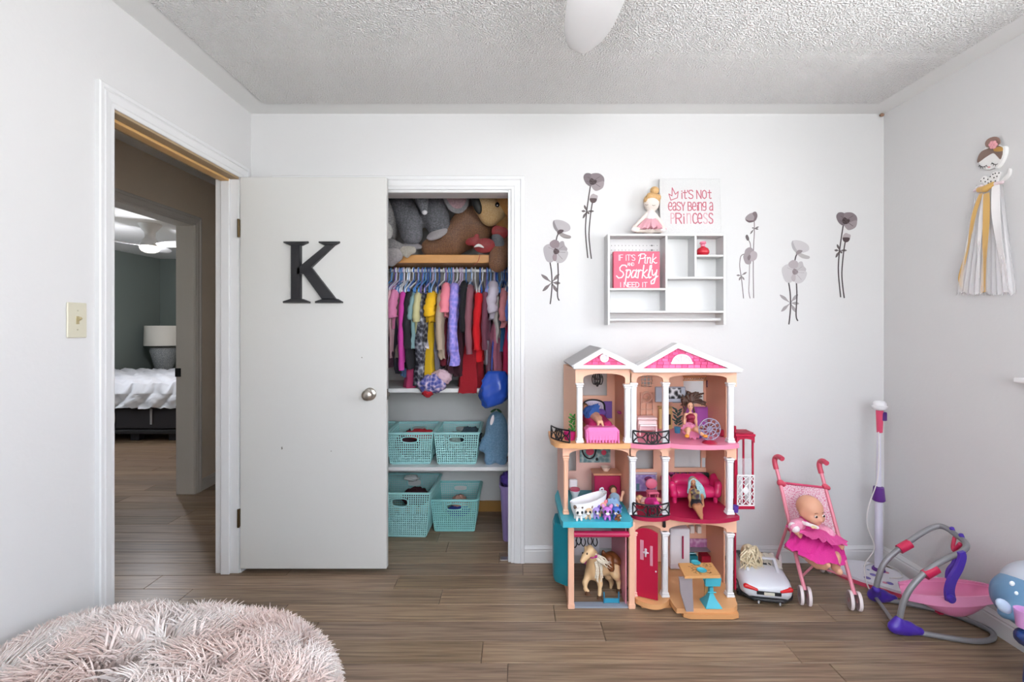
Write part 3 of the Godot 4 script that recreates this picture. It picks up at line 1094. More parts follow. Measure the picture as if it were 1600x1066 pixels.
func garment(g: Array, idx: int) -> void:
	# [px, top, bottom, width px, colour, sleeve, flare, noun, label, print]
	var d := 2.83
	var sc := F / d
	var f := FastNoiseLite.new()
	f.seed = 100 + idx
	f.frequency = 1.0
	var x: float = (g[0] - 803.0) / sc
	var y1: float = EYE - (g[2] - 512.0) / sc
	var y0 := 1.565
	var show: float = EYE - (g[1] - 512.0) / sc
	if show < y0:
		y0 = minf(y0, maxf(show, 1.5))
	var w: float = g[3] / sc / 2.0
	var zc := -2.99
	var low: bool = g[1] > 470
	var mb := MB.new()
	var R := []
	var rows := 16
	for j in rows + 1:
		var t := float(j) / rows
		var y := lerpf(y0, y1, t)
		var sh := smoothstep(0.0, 0.1, t)
		var hz := lerpf(0.05, 0.155, sh) * (0.8 if low else 1.0)
		hz += 0.02 * sin(t * 4.0 + idx)
		hz *= lerpf(1.0, lerpf(1.0, g[6], 0.5), t)
		var hw: float = w * lerpf(0.45, 1.0, smoothstep(0.0, 0.25, t))
		if low:
			hw = w * lerpf(0.3, 1.0, smoothstep((y0 - show) / (y0 - y1) * 0.5, (y0 - show) / (y0 - y1) + 0.12, t))
		hw *= lerpf(1.0, g[6], t * t)
		var amp := (0.25 + 0.75 * t) * minf(0.011 * g[6], hw * 0.7)
		var ring := PackedVector3Array()
		for i in 32:
			var a := TAU * i / 32
			var ca := cos(a)
			var sa := sin(a)
			var px := signf(sa) * pow(absf(sa), 0.7) * hw
			var pz := signf(ca) * pow(absf(ca), 0.8) * hz
			var fold := amp * sin(a * 7.0 + idx * 1.7 + t * 1.5) + amp * 1.1 * f.get_noise_2d(a * 1.6 + idx, t * 2.4)
			var hem := 0.012 * f.get_noise_2d(a * 2.0, 7.0) * t
			ring.append(Vector3(x + px + fold * signf(sa) * absf(sa) + 0.012 * f.get_noise_1d(t * 3.0) , y + hem, zc + pz + fold * 0.4))
		R.append(ring)
	mb.loft(R, true, true, 0.2)
	var o := thing(g[7], g[8], "clothing", Vector3(x, y1, zc))
	var m: Material = cloth(g[4])
	if g.size() > 9:
		m = printed(g[4], g[9], idx)
	part("garment_body", mb, m, o, true)
	if g[5]:
		var ln: float = g[5]
		for s in [1.0, -1.0]:
			var p0 := Vector3(x, y0 - 0.035, zc + s * 0.12)
			var p1 := Vector3(x + 0.004, y0 - 0.07, zc + s * 0.175)
			var p2 := Vector3(x - 0.004 + 0.01 * f.get_noise_1d(idx), y0 - 0.07 - ln * 0.5, zc + s * 0.19)
			var p3 := Vector3(x + 0.012 * f.get_noise_1d(idx + 5.0), y0 - 0.06 - ln, zc + s * 0.185)
			var path := spl([p0, p1, p2, p3], 4)
			var rr := []
			for i in path.size():
				var t := float(i) / (path.size() - 1)
				var base: float = lerpf(0.034, 0.038 if ln < 0.2 else 0.026, t)
				rr.append(base * (1.0 + 0.14 * sin(i * 2.1 + idx)))
			part("sleeve", MB.new().tube(path, rr, 14, false, clampf(w / 0.038, 0.4, 0.85)), m, o, true)

func printed(a: String, b: String, seed: int) -> StandardMaterial3D:
	var m := StandardMaterial3D.new()
	m.albedo_texture = noise_tex(0.05, 128, 1, seed, FastNoiseLite.TYPE_CELLULAR, a, b)
	m.roughness = 0.9
	m.uv1_triplanar = true
	m.uv1_world_triplanar = true
	m.uv1_scale = Vector3.ONE * 7.0
	return m

func build_clothes() -> void:
	var hm := hanger_mesh()
	var G := [
		[609, 446, 560, 11, "c9a0a8", 0.1, 1.0, "shirt", "blush pink knit shirt hanging nearest to the door"],
		[615, 446, 514, 16, "cf7fa6", 0.13, 1.1, "shirt", "short mauve pink tee second from the door"],
		[621, 446, 560, 12, "857a72", 0.0, 1.0, "tank_top", "taupe sleeveless top between mauve pink tee and magenta sweater"],
		[629, 452, 566, 12, "bd3a96", 0.42, 0.9, "sweater", "long magenta sweater hanging among the left clothes"],
		[638, 450, 577, 15, "1d1c22", 0.3, 1.0, "jacket", "long black jacket right of the magenta sweater"],
		[645, 452, 545, 10, "78969a", 0.12, 1.0, "shirt", "grey teal shirt between black jacket and cream shirt"],
		[652, 450, 550, 12, "bdb98c", 0.14, 1.0, "shirt", "olive cream shirt left of the black floral dress"],
		[657, 452, 604, 16, "23242e", 0.0, 1.5, "dress", "long black dress with white floral print", "b9bcc8"],
		[637, 560, 612, 16, "9e3058", 0.0, 1.3, "skirt", "dark pink tulle skirt whose hem hangs lowest on the left"],
		[665, 490, 545, 14, "a29aa6", 0.0, 1.0, "blouse", "pale blouse with a faded flower print below the yellow tee", "e6e0e4"],
		[669, 500, 594, 20, "c9a318", 0.0, 1.1, "trousers", "mustard yellow trousers hanging below the yellow tee"],
		[673, 452, 503, 22, "e8b51c", 0.1, 1.0, "shirt", "bright yellow short sleeved tee"],
		[680, 475, 580, 9, "6a6872", 0.0, 1.0, "leggings", "narrow grey leggings right of the yellow trousers"],
		[688, 452, 562, 14, "ad9b88", 0.3, 1.0, "cardigan", "beige cardigan between grey leggings and lavender sweatshirt"],
		[691, 510, 574, 14, "701a2c", 0.0, 1.0, "skirt", "burgundy skirt with its hem below the beige cardigan"],
		[696, 440, 496, 16, "e0808f", 0.12, 1.0, "shirt", "coral pink short tee above the beige cardigan"],
		[709, 440, 572, 25, "7a78cc", 0.36, 1.0, "sweatshirt", "lavender sweatshirt with blue and purple flowers", "b9a0e4"],
		[724, 436, 520, 13, "121217", 0.25, 1.0, "hoodie", "black hoodie right of the lavender sweatshirt"],
		[718, 490, 590, 18, "37121f", 0.0, 1.2, "dress", "very dark maroon dress behind the red tulle skirt"],
		[733, 443, 538, 14, "85545f", 0.36, 0.9, "sweater", "dusty mauve long sleeved sweater left of the red top"],
		[747, 452, 566, 15, "cc101c", 0.3, 0.9, "sweater", "bright red top above the red tulle skirt"],
		[734, 530, 615, 22, "920f1e", 0.0, 1.9, "skirt", "wide dark red tulle skirt flaring down to the shelf"],
		[758, 452, 532, 12, "6d3c4e", 0.3, 1.0, "sweater", "plum sweater right of the bright red top"],
		[760, 490, 571, 10, "94909a", 0.0, 0.9, "leggings", "long grey leggings in front of the plum sweater"],
		[770, 436, 500, 18, "bcb4c2", 0.14, 1.0, "shirt", "pale lilac grey tee on the right side of the rail"],
		[776, 470, 537, 10, "aaa5a2", 0.0, 1.0, "tank_top", "light grey top right of the pale lilac tee"],
		[772, 530, 588, 16, "a05e72", 0.0, 1.5, "skirt", "dusty rose tulle skirt above the blue satin bag"],
		[783, 500, 551, 9, "2f628f", 0.0, 1.0, "leggings", "steel blue leggings below the salmon tee"],
		[787, 448, 512, 14, "bd777e", 0.14, 1.0, "shirt", "salmon tee near the right jamb of the closet"],
		[794, 490, 545, 10, "5673c6", 0.12, 1.0, "shirt", "periwinkle blue top at the right closet jamb"],
		[607, 500, 575, 12, "4a2c3c", 0.0, 1.0, "trousers", "dark plum trousers hanging at the far left behind the door edge"],
		[618, 520, 585, 12, "2a2a34", 0.0, 1.0, "trousers", "charcoal trousers below the mauve pink tee"],
		[627, 540, 590, 12, "4f6a94", 0.0, 1.0, "jeans", "faded blue jeans below the magenta sweater"],
		[646, 530, 590, 12, "26262c", 0.0, 1.1, "skirt", "black skirt below the grey teal shirt"],
		[703, 540, 585, 14, "3a1826", 0.0, 1.1, "skirt", "deep wine skirt below the lavender sweatshirt hem"],
		[765, 545, 590, 12, "5a3a4a", 0.0, 1.1, "trousers", "muted purple trousers left of the dusty rose skirt"],
		[792, 540, 600, 14, "a51744", 0.0, 1.2, "skirt", "crimson skirt at the right closet jamb"]]
	var hc := ["e2e4ea", "4a7fc0", "c9b6d8", "8fb0e0", "2f5aa8", "d8d8dc", "7d6ab0", "5a92cc"]
	var hn := ["white", "medium blue", "pale lilac", "light blue", "dark blue", "off white", "violet", "sky blue"]
	var brief := func(s: String) -> String:
		for w in [" hanging", " right of", " between", " below", " behind", " left of", " above", " near", " whose", " left of", " at the", " on the right"]:
			s = s.split(w)[0]
		return s
	var k := 0
	for g in G:
		garment(g, k)
		var x: float = (g[0] - 803.0) / F * 2.83
		hang(hm, x, hc[k % 8], "%s plastic hanger carrying the %s" % [hn[k % 8], brief.call(g[8])], k)
		k += 1
	for x in [605, 618, 626, 634, 641, 648, 656, 664, 702, 716, 740, 752, 765]:
		var near = G[0]
		for g in G:
			if absf(g[0] - x) < absf(near[0] - x):
				near = g
		hang(hm, (x + 0.5 - 803.0) / F * 2.9, hc[(k * 3) % 8], "spare %s hanger beside the %s" % [hn[(k * 3) % 8], brief.call(near[8])], k)
		k += 1
	# bits that hang lowest
	var sw := heap("swimsuit", pt(675, 600, 2.84), Vector3(0.085, 0.055, 0.05), "7f86b0", "patterned swimsuit bundle of blue, white and red below the yellow trousers", "clothing", 33)
	sw.material_override = printed("34408c", "e6ccd6", 91)
	heap("ruffled_top", pt(690, 590, 2.86), Vector3(0.06, 0.045, 0.05), "d3b4c0", "pale pink ruffled top bunched beside the swimsuit", "clothing", 34)
	heap("red_swimsuit", pt(668, 614, 2.83), Vector3(0.03, 0.025, 0.03), "b8222e", "small red swimwear at the bottom of the bundle", "clothing", 35)
	var R := []
	var f := FastNoiseLite.new()
	f.seed = 8
	f.frequency = 1.4
	for j in 13:
		var t := j / 12.0
		var ring := PackedVector3Array()
		var c := pt(lerpf(775, 774, t), lerpf(580, 633, t), 2.8)
		var w: float = 0.02 + 0.062 * sin(PI * minf(1.0, t * 0.75 + 0.1))
		for i in 28:
			var a := TAU * i / 28
			var s := 1.0 + 0.25 * f.get_noise_3d(cos(a) * 1.5, t * 3.0, sin(a) * 1.5) + 0.12 * sin(a * 5.0 + t * 4.0)
			ring.append(c + Vector3(cos(a) * w * s * 1.15, (cos(a) * 0.02) * t, sin(a) * w * s * 0.7))
		R.append(ring)
	var bag := thing("satin_bag", "shiny royal blue satin bag hanging below the dusty rose skirt", "bag", pt(774, 633, 2.8))
	part("bag_body", MB.new().loft(R, true, true, -1.0), mat("1d47a8", 0.28, 0.0, {"rim_enabled": true, "rim": 0.5}), bag, true)
	part("bag_strap", MB.new().tube(spl([pt(768, 582, 2.8), pt(770, 540, 2.85), pt(775, 470, 2.95), pt(775, 425, 2.99)], 5), 0.004, 6), mat("1d47a8", 0.3), bag, true)

func hang(hm: Mesh, x: float, hex: String, label: String, k: int, group := "") -> void:
	var o := MeshInstance3D.new()
	o.name = numbered("hanger")
	o.mesh = hm
	o.material_override = plastic(hex, 0.35)
	add_child(o, true)
	o.position = Vector3(x, 1.634, -2.99)
	o.rotation.y = 0.14 * sin(k * 2.3)
	tag(o, label, "hanger", group)

# ------------------------------------------------------------------ stuffed animals on the closet shelf
func build_plush() -> void:
	var d := 2.93
	# grey elephant: two hanging legs with pale soles, trunk, pink-lined ear
	var o := thing("plush_elephant", "big grey plush elephant with white soles and pink-lined ear on the wooden shelf", "plush", Vector3(-0.6, 1.718, -3.05))
	var g := fur("4c4c54", "8b8a93")
	part("body", MB.new().blob([
		[pt(622, 300, 3.0), 0.07, pt(640, 350, 2.95), 0.075], [pt(640, 350, 2.95), 0.075, pt(643, 366, 2.88), 0.068],
		[pt(672, 300, 3.05), 0.1, pt(680, 340, 2.97), 0.085], [pt(680, 340, 2.97), 0.085, pt(686, 355, 2.92), 0.072],
		[pt(640, 262, 3.06), Vector3(0.25, 0.16, 0.16), Basis()],
		[pt(652, 285, 2.86), 0.055, pt(659, 312, 2.84), 0.036], [pt(659, 312, 2.84), 0.036, pt(663, 330, 2.83), 0.024],
		[pt(716, 262, 3.0), Vector3(0.1, 0.14, 0.09), Basis()]], 0.012, 0.02), g, o, true)
	part("trunk_tip", MB.new().ball(pt(663.5, 332, 2.815), Vector3(0.017, 0.014, 0.012)), mat("c9c7ca", 0.9), o, true)
	part("sole", MB.new().ball(pt(683, 366, 2.875), Vector3(0.07, 0.026, 0.052), 16, Basis(Vector3.BACK, 0.42) * Basis(Vector3.RIGHT, 0.55)), fur("d6ccd0", "efe8ea", 20.0), o, true)
	part("sole", MB.new().ball(pt(645, 384, 2.875), Vector3(0.058, 0.014, 0.045), 16, Basis(Vector3.BACK, -0.2) * Basis(Vector3.RIGHT, 0.5)), fur("b3aeb4", "cfc9ce", 20.0), o, true)
	part("ear", MB.new().ball(pt(713, 306, 2.9), Vector3(0.082, 0.11, 0.028), 20, Basis(Vector3.BACK, 0.15)), fur("98969c", "b5b2b6"), o, true)
	part("ear_lining", MB.new().ball(pt(713, 303, 2.888), Vector3(0.066, 0.095, 0.025), 20, Basis(Vector3.BACK, 0.15)), fur("c79aa4", "dfb9c0"), o, true)
	# brown bear behind the others, one arm hanging over the shelf's edge
	o = thing("plush_bear", "curly brown teddy bear slumped under the elephant with a paw over the shelf edge", "plush", Vector3(-0.3, 1.718, -3.02))
	part("body", MB.new().blob([
		[pt(700, 385, 3.0), 0.085, pt(735, 355, 3.02), 0.12], [pt(672, 387, 2.96), 0.055, pt(705, 383, 2.95), 0.075], [pt(735, 355, 3.02), 0.12, pt(768, 340, 3.06), 0.1],
		[pt(725, 352, 2.94), 0.06, pt(706, 372, 2.93), 0.07], [pt(790, 374, 2.98), 0.07, pt(782, 400, 2.88), 0.062], [pt(782, 400, 2.88), 0.062, pt(778, 411, 2.82), 0.056]], 0.011, 0.03), fur("7a4521", "b67c48", 14.0), o, true)
	# orange dog with a big snout
	o = thing("plush_dog", "orange plush dog head with a wide tan snout and black nose, under the closet header", "plush", Vector3(-0.12, 1.75, -2.92))
	part("head", MB.new().blob([[pt(792, 306, 2.88), Vector3(0.075, 0.12, 0.09), Basis()], [pt(795, 262, 3.0), Vector3(0.12, 0.13, 0.1), Basis()], [pt(788, 345, 2.98), 0.06, pt(790, 368, 2.95), 0.05]], 0.01, 0.03), fur("d88a2c", "f0a848", 14.0), o, true)
	part("snout", MB.new().blob([[pt(758, 318, 2.86), Vector3(0.075, 0.115, 0.085), Basis(Vector3.BACK, 0.35)], [pt(766, 338, 2.86), 0.06, pt(776, 330, 2.88), 0.06]], 0.009, 0.02), fur("dba860", "f0cc90", 14.0), o, true)
	part("nose", MB.new().ball(pt(745, 319, 2.785), Vector3(0.026, 0.062, 0.022), 16, Basis(Vector3.BACK, 0.3) * Basis(Vector3.UP, -0.4)), mat("0d0d0c", 0.6), o, true)
	part("eye", MB.new().ball(pt(777, 320, 2.79), Vector3(0.013, 0.015, 0.008)), mat("14100c", 0.15), o, true)
	# red toy
	o = thing("plush_lobster", "small red plush crustacean with a white smile lying on the shelf edge", "plush", pt(756, 397, 2.86))
	part("body", MB.new().blob([[pt(757, 384, 2.86), Vector3(0.066, 0.045, 0.04), Basis(Vector3.BACK, 0.1)], [pt(735, 378, 2.86), 0.022, pt(742, 376, 2.86), 0.02], [pt(744, 374, 2.86), 0.016, pt(745, 369, 2.86), 0.014], [pt(735, 378, 2.86), 0.022, pt(731, 379, 2.86), 0.014]], 0.006, 0.012), fur("b3121c", "d42430", 16.0), o, true)
	part("smile", MB.new().tube(spl([pt(741, 386, 2.822), pt(748, 383.5, 2.815), pt(756, 387, 2.817)], 5), [0.002, 0.004, 0.006, 0.008, 0.009, 0.0095, 0.009, 0.008, 0.006, 0.004, 0.002], 8), mat("eeeae6", 0.7), o, true)
	part("thread", MB.new().tube(spl([pt(750, 397, 2.86), pt(747, 408, 2.84), pt(740, 415, 2.84)], 5), 0.0015, 5), mat("a8222a", 0.7), o, true)
	o = thing("knitted_doll", "small doll with a red cap and grey knitted body wedged before the dog", "plush", pt(782, 386, 2.87))
	part("body", MB.new().blob([[pt(777, 372, 2.87), 0.035, pt(781, 384, 2.86), 0.03]], 0.006, 0.01), fur("6a707c", "9aa0a8", 22.0), o, true)
	part("cap", MB.new().blob([[pt(777, 362, 2.87), 0.036, pt(786, 364, 2.87), 0.034]], 0.006, 0.02), fur("b81a20", "da2a2c", 16.0), o, true)
	# pale grey bunny at the left
	o = thing("plush_bunny", "pale grey and white plush whose paws hang over the shelf's left end", "plush", Vector3(-0.74, 1.718, -2.96))
	part("body", MB.new().blob([[pt(598, 350, 2.98), Vector3(0.1, 0.16, 0.1), Basis()], [pt(600, 385, 2.9), 0.06, pt(615, 388, 2.85), 0.045], [pt(615, 388, 2.85), 0.045, pt(640, 391, 2.83), 0.026]], 0.011, 0.02), fur("8a8688", "b8b2b2"), o, true)
	part("belly", MB.new().ball(pt(600, 362, 2.87), Vector3(0.055, 0.06, 0.03)), fur("d8d5d2", "efece8"), o, true)
	part("paw", MB.new().blob([[pt(606, 398, 2.85), 0.05, pt(618, 399, 2.82), 0.044], [pt(606, 404, 2.83), 0.04, pt(611, 409, 2.83), 0.03]], 0.009, 0.02), fur("b0a9aa", "cfc8c8"), o, true)
	part("paw", MB.new().blob([[pt(630, 391, 2.83), 0.028, pt(644, 391, 2.82), 0.024], [pt(634, 396, 2.83), 0.02, pt(636, 399, 2.82), 0.016]], 0.008, 0.02), fur("c9c2b4", "dfd8cc"), o, true)

# ------------------------------------------------------------------ things on the walls
const GL := {
	"i": [2.4, [1, 0, 1, 6.6], [1, 8.6, 1, 9.2]], "t": [4.8, [2, 10, 2, 1, 2.8, 0, 4, 0.5], [0, 7.2, 4, 7.2]], "'": [1.6, [0.5, 10, 0.5, 8]],
	"s": [6.0, [5, 8.5, 4, 10, 1.5, 10, 0.3, 8.5, 0.5, 6.5, 2.5, 5.2, 4.6, 4, 5, 2, 4, 0.3, 1.5, 0, 0, 1.5]], "N": [6.4, [0, 0, 0, 10, 5, 0, 5, 10]],
	"O": [6.4, [2.5, 10, 0.6, 8.5, 0, 5, 0.6, 1.5, 2.5, 0, 4.4, 1.5, 5, 5, 4.4, 8.5, 2.5, 10]], "e": [5.8, [0, 5, 4.6, 5, 4.6, 8, 3, 10, 1.5, 9.7, 0.2, 7, 0, 4, 0.6, 1.2, 2.3, 0, 4.3, 1]],
	"a": [5.6, [0.5, 8.5, 2, 10, 3.8, 9.2, 4.2, 7, 4.2, 0], [4.2, 5.5, 1.5, 5, 0, 3, 0.4, 1, 2, 0, 4.2, 2]], "y": [5.8, [0, 10, 2.5, 4.5], [5, 10, 2.5, 4.5, 2.5, 0]],
	"B": [6.0, [0, 0, 0, 10, 3, 10, 4.3, 8.8, 4.3, 6.5, 3, 5.3, 0, 5.3], [3, 5.3, 4.8, 4, 4.8, 1.3, 3.2, 0, 0, 0]], "n": [5.8, [0, 0, 0, 10], [0, 7.5, 1.5, 9.7, 3.5, 9.7, 4.4, 8, 4.4, 0]],
	"g": [5.8, [4.2, 10, 1.5, 10, 0, 8, 0, 6, 1.5, 4.2, 4.2, 4.8], [4.3, 10, 4.3, 1.5, 3, 0, 0.3, 0.4]], "P": [6.0, [0, 0, 0, 10, 3.2, 10, 4.8, 8.5, 4.8, 6.5, 3.2, 5, 0, 5]],
	"R": [6.2, [0, 0, 0, 10, 3.2, 10, 4.8, 8.5, 4.8, 6.5, 3.2, 5, 0, 5], [2.3, 5, 5, 0]], "c": [5.4, [4.6, 8.5, 3, 10, 1.2, 9.5, 0, 7, 0, 3, 1.2, 0.5, 3, 0, 4.6, 1.3]],
	"I": [2.6, [0.8, 0, 0.8, 10]], "F": [5.4, [0, 0, 0, 10, 4.5, 10], [0, 5.3, 3.8, 5.3]], "T": [6.0, [2.5, 0, 2.5, 10], [0, 10, 5, 10]], "A": [6.0, [0, 0, 2.5, 10, 5, 0], [1, 3.5, 4, 3.5]],
	"D": [6.0, [0, 0, 0, 10, 2.5, 10, 4.6, 7.5, 4.6, 2.5, 2.5, 0, 0, 0]], "E": [5.6, [4.5, 10, 0, 10, 0, 0, 4.5, 0], [0, 5.3, 3.8, 5.3]], " ": [3.4],
	"script_P": [5.6, [0.6, 0, 1.6, 9.6], [-0.5, 8, 1.5, 10, 5, 10, 6, 8, 5, 5.5, 1.4, 4.8]], "script_S": [6.2, [6.4, 8.6, 5.2, 10, 2.6, 10, 1, 8, 1.5, 6, 4, 4.5, 4.8, 2.5, 3.5, 0.4, 1, 0, -0.8, 1.6]],
	"script_i": [2.2, [0.6, 6.2, 0.6, 0.6, 1.4, 0], [0.7, 8.3, 0.9, 8.7]], "script_n": [4.8, [0, 6, 0.6, 6.2, 0.6, 0], [0.6, 4.4, 2, 6.3, 3.3, 5.6, 3.3, 0.6, 4.2, 0]], "script_k": [4.8, [0.6, 10, 0.4, 0], [3.6, 6.4, 0.6, 3, 3.6, 0, 5, 0.6]],
	"script_p": [4.6, [0, 6, 0.8, 6.5, 0.6, -4], [0.8, 5, 2, 6.5, 3.6, 6, 3.8, 3, 2.6, 0.3, 0.8, 1]], "script_a": [4.8, [3.6, 6, 1.2, 6, 0, 3, 0.8, 0.3, 2.4, 0.6, 3.6, 4], [3.8, 6.5, 3.6, 1, 4.6, 0.3]],
	"script_r": [3.8, [0, 5.5, 0.8, 6.3, 0.8, 0], [0.8, 4.5, 2, 6.3, 3.4, 5.8]], "script_l": [2.8, [0, 2, 2, 8, 1.8, 10, 0.8, 9.5, 0.6, 2, 1.4, 0, 2.6, 0.8]],
	"script_y": [5.0, [0, 6.3, 0.6, 2.5, 1.8, 2, 3.4, 4.5], [3.8, 6.3, 3.4, 0, 2.6, -4.2, 0.6, -4.6, 0.2, -2.5, 5, 1.5]]}

func stroke(mb: MB, p: Array, w: float, xf: Transform3D, h := 0.0008) -> void:     # round-ended flat strokes
	for i in p.size() - 1:
		var a: Vector2 = p[i]
		var b: Vector2 = p[i + 1]
		var u: Vector2 = (b - a).normalized() * w / 2 if a != b else Vector2(w / 2, 0)
		var poly := PackedVector2Array()
		for k in 5:
			poly.append(b + u.rotated(-PI / 2 + PI * k / 4))
		for k in 5:
			poly.append(a - u.rotated(-PI / 2 + PI * k / 4))
		mb.prism(poly, h + 0.00002 * i, xf)

func lettering(mb: MB, keys: Array, x0: float, x1: float, y0: float, y1: float, w: float, xf: Transform3D, slant := 0.0) -> void:
	var tot := 0.0
	for k in keys:
		tot += GL[k][0]
	tot -= 1.0
	var sx := (x1 - x0) / tot
	var sy := (y1 - y0) / 10.0
	var x := 0.0
	for k in keys:
		var g = GL[k]
		for s in range(1, g.size()):
			var p := []
			for i in g[s].size() / 2:
				var gx: float = g[s][i * 2]
				var gy: float = g[s][i * 2 + 1]
				p.append(Vector2(x0 + (x + gx) * sx + gy * sy * slant, y0 + gy * sy))
			stroke(mb, p, w, xf)
		x += g[0]

func build_wall_things() -> void:
	build_wall_shelf()
	build_flowers()
	build_ribbon_doll()

func build_wall_shelf() -> void:
	var d := 2.485
	var sc := F / d
	var o := thing("wall_shelf", "white wooden cubby shelf with a pegboard back and a rod, hung on the wall", "shelf", Vector3(0.8, 1.28, BACK))
	var m := mat("d9d9d9", 0.45)
	var X := func(px: float) -> float: return (px - 803.0) / sc
	var Y := func(py: float) -> float: return EYE - (py - 512.0) / sc
	var zf := -d
	var brd := func(nm: String, a: float, b: float, c: float, e: float, inset := 0.0) -> void:
		part(nm, MB.new().slab(Vector3(X.call(a), Y.call(b), zf - inset), Vector3(X.call(c), Y.call(e), BACK), 0.0015), m, o, true)
	brd.call("side_panel", 949.5, 365.0, 953.2, 508.0)
	brd.call("side_panel", 1130.5, 365.0, 1134.3, 508.0)
	brd.call("top_panel", 953.2, 365.0, 1130.5, 368.6)
	brd.call("bottom_panel", 953.2, 485.6, 1130.5, 489.0)
	brd.call("divider", 1039.8, 368.6, 1043.4, 485.6, 0.001)
	brd.call("divider", 1085.3, 368.6, 1089.0, 432.6, 0.001)
	brd.call("shelf_board", 953.2, 450.2, 1039.8, 453.4, 0.001)
	brd.call("shelf_board", 1043.4, 432.6, 1130.5, 435.8, 0.001)
	brd.call("shelf_board", 1089.0, 398.0, 1130.5, 401.2, 0.002)
	part("back_panel", MB.new().slab(Vector3(X.call(953.0), Y.call(368.0), BACK + 0.006), Vector3(X.call(1131.0), Y.call(486.0), BACK), 0.0), m, o, true)
	part("rod", MB.new().tube([Vector3(X.call(953.0), Y.call(499.6), zf - 0.04), Vector3(X.call(1131.0), Y.call(499.0), zf - 0.04)], 0.0085, 14), m, o, true)
	var holes := MB.new()
	for r in 3:
		for c in 15:
			holes.disc(Vector3(X.call(955.5 + c * 5.7), Y.call(379.0 + r * 7.4), BACK + 0.0063), 0.0026, 0.0006, Basis(Vector3.RIGHT, PI / 2), 8)
	part("peg_holes", holes, mat("8d8a8a", 0.9), o, true).set_meta("kind", "stuff")
	var black := MB.new()
	for y in [379.0, 386.4]:
		black.disc(Vector3(X.call(1026.6), Y.call(y), BACK + 0.0066), 0.0042, 0.001, Basis(Vector3.RIGHT, PI / 2), 10)
	part("mounting_screw", black, mat("2a2828", 0.6), o, true)
	# pink sign in the left cubby
	var ds := 2.491
	var s2 := F / ds
	var c := Vector3((995.0 - 803.0) / s2, Y.call(450.2), -ds)
	o = thing("sign", "small pink block sign with white lettering in the left cubby of the shelf", "sign", c)
	var bd := part("board", MB.new().box(Vector3(0, 0.0965, -0.018), Vector3(0.243, 0.193, 0.03), 0.002), mat("d5546e", 0.5), o)
	var tx := MB.new()
	var xf := Transform3D(Basis(), Vector3(0, 0, -0.0035))
	var px := func(v: float) -> float: return (v - 266.5) / 297.0 * 0.243
	var py := func(v: float) -> float: return (775.0 - v) / 235.0 * 0.193
	lettering(tx, ["I", "F", " ", "I", "T", "'", "s"], px.call(150.0), px.call(256.0), py.call(598.0), py.call(562.0), 0.003, xf)
	lettering(tx, ["script_P", "script_i", "script_n", "script_k"], px.call(276.0), px.call(388.0), py.call(616.0), py.call(556.0), 0.005, xf, 0.12)
	lettering(tx, ["A", "N", "D"], px.call(206.0), px.call(250.0), py.call(632.0), py.call(612.0), 0.0024, xf)
	lettering(tx, ["script_S", "script_p", "script_a", "script_r", "script_k", "script_l", "script_y"], px.call(142.0), px.call(392.0), py.call(710.0), py.call(628.0), 0.0062, xf, 0.12)
	lettering(tx, ["I", " ", "N", "E", "E", "D", " ", "I", "T"], px.call(160.0), px.call(334.0), py.call(768.0), py.call(738.0), 0.0034, xf)
	part("lettering", tx, mat("ecdfe1", 0.6), bd)
	# white canvas on top, leaning on the wall
	var dc := 2.545
	var yt: float = Y.call(365.0)
	o = thing("canvas_sign", "white canvas with a crown and rose lettering standing on top of the wall shelf", "sign", Vector3((1077.5 - 803.0) / F * dc, yt, -dc + 0.022))
	o.rotation.x = -0.06
	var cvs := part("canvas", MB.new().box(Vector3(0, 0.153, -0.012), Vector3(0.324, 0.306, 0.02), 0.002), cloth("dbdada", 0.8), o)
	xf = Transform3D(Basis(), Vector3(0, 0, -0.0022))
	px = func(v: float) -> float: return (v - 606.0) / 388.0 * 0.324
	py = func(v: float) -> float: return (425.0 - v) / 357.0 * 0.306
	var rose := mat("b4596a", 0.5)
	var pale := mat("cf9fa9", 0.6)
	tx = MB.new()
	var pl := MB.new()
	lettering(tx, ["i", "t", "'", "s", " ", "N", "O", "t"], px.call(548.0), px.call(740.0), py.call(195.0), py.call(142.0), 0.0052, xf)
	lettering(tx, ["e", "a", "s", "y", " ", "B", "e", "i", "n", "g", " ", "a"], px.call(466.0), px.call(750.0), py.call(270.0), py.call(218.0), 0.0052, xf)
	lettering(pl, ["P"], px.call(481.0), px.call(503.0), py.call(352.0), py.call(288.0), 0.0052, xf)
	lettering(tx, ["R", "i"], px.call(512.0), px.call(566.0), py.call(352.0), py.call(288.0), 0.0062, xf)
	lettering(pl, ["n"], px.call(583.0), px.call(608.0), py.call(352.0), py.call(288.0), 0.0052, xf)
	lettering(tx, ["c", "e"], px.call(620.0), px.call(678.0), py.call(352.0), py.call(288.0), 0.0062, xf)
	lettering(pl, ["s"], px.call(688.0), px.call(712.0), py.call(352.0), py.call(288.0), 0.0052, xf)
	lettering(tx, ["s"], px.call(722.0), px.call(747.0), py.call(352.0), py.call(288.0), 0.0058, xf)
	var crown := []
	for q in [[482, 205], [470, 165], [490, 178], [492, 126], [512, 168], [530, 150], [524, 190], [482, 205]]:
		crown.append(Vector2(px.call(float(q[0])), py.call(float(q[1]))))
	stroke(tx, crown, 0.0045, xf)
	part("lettering", tx, rose, cvs)
	part("pale_lettering", pl, pale, cvs)
	# perfume bottle
	var b := Vector3(X.call(1103.6), Y.call(398.0), -2.53)
	o = thing("perfume_bottle", "round red glass perfume bottle with a pink stopper in the upper right cubby", "bottle", b)
